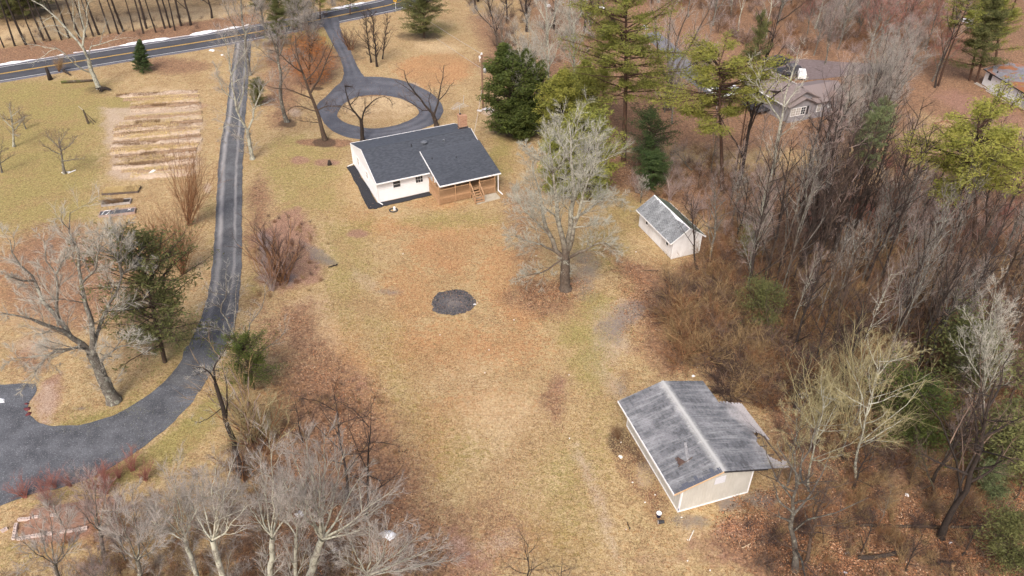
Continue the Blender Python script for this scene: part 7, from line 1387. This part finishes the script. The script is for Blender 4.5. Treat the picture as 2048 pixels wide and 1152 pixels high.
scatter([(1560,480),(1600,430),(1700,400),(1790,440),(1740,520),(1600,570)], 13, [('slim_b', B_DARK, W_DARK), ('slim_b', B_BROWN, W_BROWN), ('vine_tree', B_DARK, W_DARK)], (10, 15), 'tall dark vine-hung trunk crowded in the heart of the right woods', 'dark trunks in the heart of the woods', 31, (.6, .9), mind=1.2)
scatter([(1780,500),(2060,480),(2060,780),(1830,720)], 16, [('slim_b', B_DARK, W_DARK), ('slim_a', B_GREY, W_PINK), ('slim_b', B_BROWN, W_PINK)], (8, 12), 'slim bare tree among pink twigs at the right edge of the woods', 'slim trees at the right edge', 32, (.7, 1), mind=2)
scatter([(1250,-60),(1420,-60),(1400,40),(1260,30)], 8, [('slim_a', B_GREY, W_GREY), ('maple_b', B_GREY, W_GREY)], (9, 13), 'grey bare tree at the top edge beyond the great pine', 'grey trees beyond the great pine', 33, mind=3)
scatter([(1350,300),(1450,290),(1560,330),(1540,430),(1420,450),(1380,380)], 8, [('slim_b', B_BROWN, W_BROWN), ('slim_c', B_GREY, W_PINK)], (5, 9), 'thin brown tree between the shed and the layered pine', 'thin trees behind the shed', 34, (.7, 1), mind=2)
scatter([(1460,560),(1600,520),(1760,560),(1900,560),(1900,760),(1700,800),(1560,720)], 22, [('slim_b', B_DARK, W_DARK), ('slim_b', B_BROWN, W_BROWN), ('slim_a', B_GREY, W_GREY), ('slim_c', B_WHITE, W_PINK)], (8, 13), 'x', 'tall thin trees deep in the right woods', 38, (.55, .85), mind=1.3)
scatter([(1300,225),(1440,215),(1480,250),(1340,270)], 4, [('maple_a', B_GREY, W_GREY), ('slim_a', B_GREY, W_GREY)], (8, 11), 'x', 'grey trees left of the neighbour house', 39, (.7, .9), mind=3)
P('maple_a', 1064, 268, (1038, 92), wide=.8, wm=B_WHITE, cm=W_WHITE, label='silver bare tree veiling the right side of the big dark cedar')
P('maple_b', 1010, 150, (1000, 20), wide=.8, wm=B_GREY, cm=W_BROWN, label='brownish bare tree directly behind the big dark cedar')
flakes('scattered_leaves', [([(560,590),(1000,420),(1250,600),(1350,780),(1240,880),(1380,1060),(1300,1200),(1000,1200),(840,950),(700,740)], 34000, .3), ([(500,300),(700,330),(760,430),(1000,430),(560,600)], 7000, .3), ([(-60,180),(420,120),(420,420),(330,600),(-60,700)], 12000, .3), ([(540,0),(960,60),(960,230),(600,300)], 8000, .3)], .034, LEAFM, 'small brown leaf scraps sprinkled over the open lawns', 'fallen leaves', 74)

scatter([(1610,262),(1720,240),(1780,270),(1740,330),(1640,320)], 5, [('maple_a', B_GREY, W_GREY), ('maple_b', B_WHITE, W_GREY)], (9, 12), 'large hazy grey crown screening the right half of the neighbour house', 'crowns screening the neighbour house', 35, (.8, 1.0), mind=2.5)

scatter([(1600,800),(1700,780),(1800,820),(1780,930),(1640,950)], 9, [('slim_c', B_WHITE, W_YEL), ('fan_pale', W_YEL, W_YEL), ('slim_c', B_GREY, W_TAN)], (4, 7), 'pale yellow-green twigged sapling in the light grove right of the barn', 'light saplings right of the barn', 36, (.9, 1.2), mind=1.8, name='sapling')
scatter([(1380,470),(1450,430),(1540,480),(1520,560),(1400,560)], 6, [('slim_c', B_GREY, W_WHITE), ('slim_b', B_GREY, W_BROWN)], (3, 6), 'crooked grey sapling right of the garden shed', 'saplings right of the shed', 37, (.9, 1.2), mind=1.3, name='sapling')

scatter([(505,20),(560,-20),(640,-50),(730,-60),(690,10),(600,25),(545,70)], 9, [('loose_pine', B_PINE, L_DULL), ('cedar_b', B_BROWN, L_DULL), ('loose_pine', B_PINE, L_PINE)], (6, 9), 'x', 'evergreens where the lane meets the road', 41, name='evergreen_tree', mind=2.5)
scatter([(520,40),(640,60),(640,130),(540,120)], 6, [('maple_b', B_GREY, W_GREY), ('slim_a', B_GREY, W_GREY)], (6, 9), 'x', 'grey trees between drive and lane', 42, mind=3)
scatter([(1500,470),(1640,440),(1800,470),(1960,520),(1940,740),(1740,780),(1560,720),(1480,600)], 26, [('slim_b', B_DARK, W_DARK), ('slim_b', B_DARK, W_BROWN), ('slim_b', B_PINE, W_DARK), ('slim_a', B_GREY, W_GREY)], (12, 16), 'x', 'tallest dark trunks of the right woods', 43, (.5, .75), mind=1.4)
# every scattered individual gets a label from its own look and the landmark it stands by
CN = {W_DARK: 'dark-twigged', W_BROWN: 'brown', W_GREY: 'grey', W_PINK: 'pinkish grey', W_YEL: 'yellow-green twigged', W_WHITE: 'silvery', W_TAN: 'tan', W_RUST: 'rusty', W_RED: 'reddish', L_DULL: 'dull green', L_PINE: 'yellowish green'}
KN = {'slim_a': 'slim bare tree', 'slim_b': 'slim bare tree', 'slim_c': 'narrow sapling', 'sapling_a': 'small sapling', 'vine_tree': 'vine-hung tree', 'maple_a': 'bushy bare tree', 'maple_b': 'bushy bare tree', 'maple_c': 'bushy bare tree', 'oak_b': 'spreading bare tree', 'shrub_a': 'shrub', 'shrub_b': 'shrub', 'shrub_c': 'shrub', 'fan_shrub': 'upright shrub', 'fan_pale': 'multi-stemmed sapling', 'cedar_b': 'evergreen', 'loose_pine': 'pine', 'pine_thin': 'thin pine'}
LM = [('tan barn', 1400, 890), ('white shed', 1335, 450), ('holly bush', 1840, 830), ('white-twigged slender tree', 1970, 740), ('flat-crowned pine', 1950, 400), ('neighbour house', 1600, 200), ('white outbuilding', 2000, 180), ('long fallen trunk', 1800, 1055), ('utility pole', 965, 165), ('great tall pine', 1247, 200), ('road sign', 792, 15), ('lane mouth', 660, 45), ('block bed', 110, 1060), ('gravel yard edge', 200, 930), ('big bottom maple', 625, 1080), ('layered pine', 1445, 250), ('white forking tree', 1540, 380), ('timber square', 1890, 250), ('neighbour drive', 1350, 100), ('brown thicket', 1440, 680)]
seen = {}
for o, u, v, cm, key, nm in PLANTED:
    n_, lu, lv_ = min(LM, key=lambda L: (L[1]-u)**2 + (1.3*(L[2]-v))**2); dx, dy = u-lu, (v-lv_)*1.3
    dr = ('right of' if dx > 0 else 'left of') if abs(dx) > abs(dy) else ('below' if dy > 0 else 'above'); seen.setdefault((CN.get(cm, 'dark'), KN[key], dr, n_), []).append((math.hypot(dx, dy), o))
for (c_, k_, dr, n_), L in seen.items():
    L.sort(key=lambda t: t[0])
    for i, (d_, o) in enumerate(L): o['label'] = f"{c_} {k_} {dr} the {n_}" + ('' if len(L) == 1 else (', nearest to it of its kind' if i == 0 else f', {ORD[i]} nearest of its kind'))
nt = sum(len(me.polygons) for me in bpy.data.meshes); print('TRIS', nt)
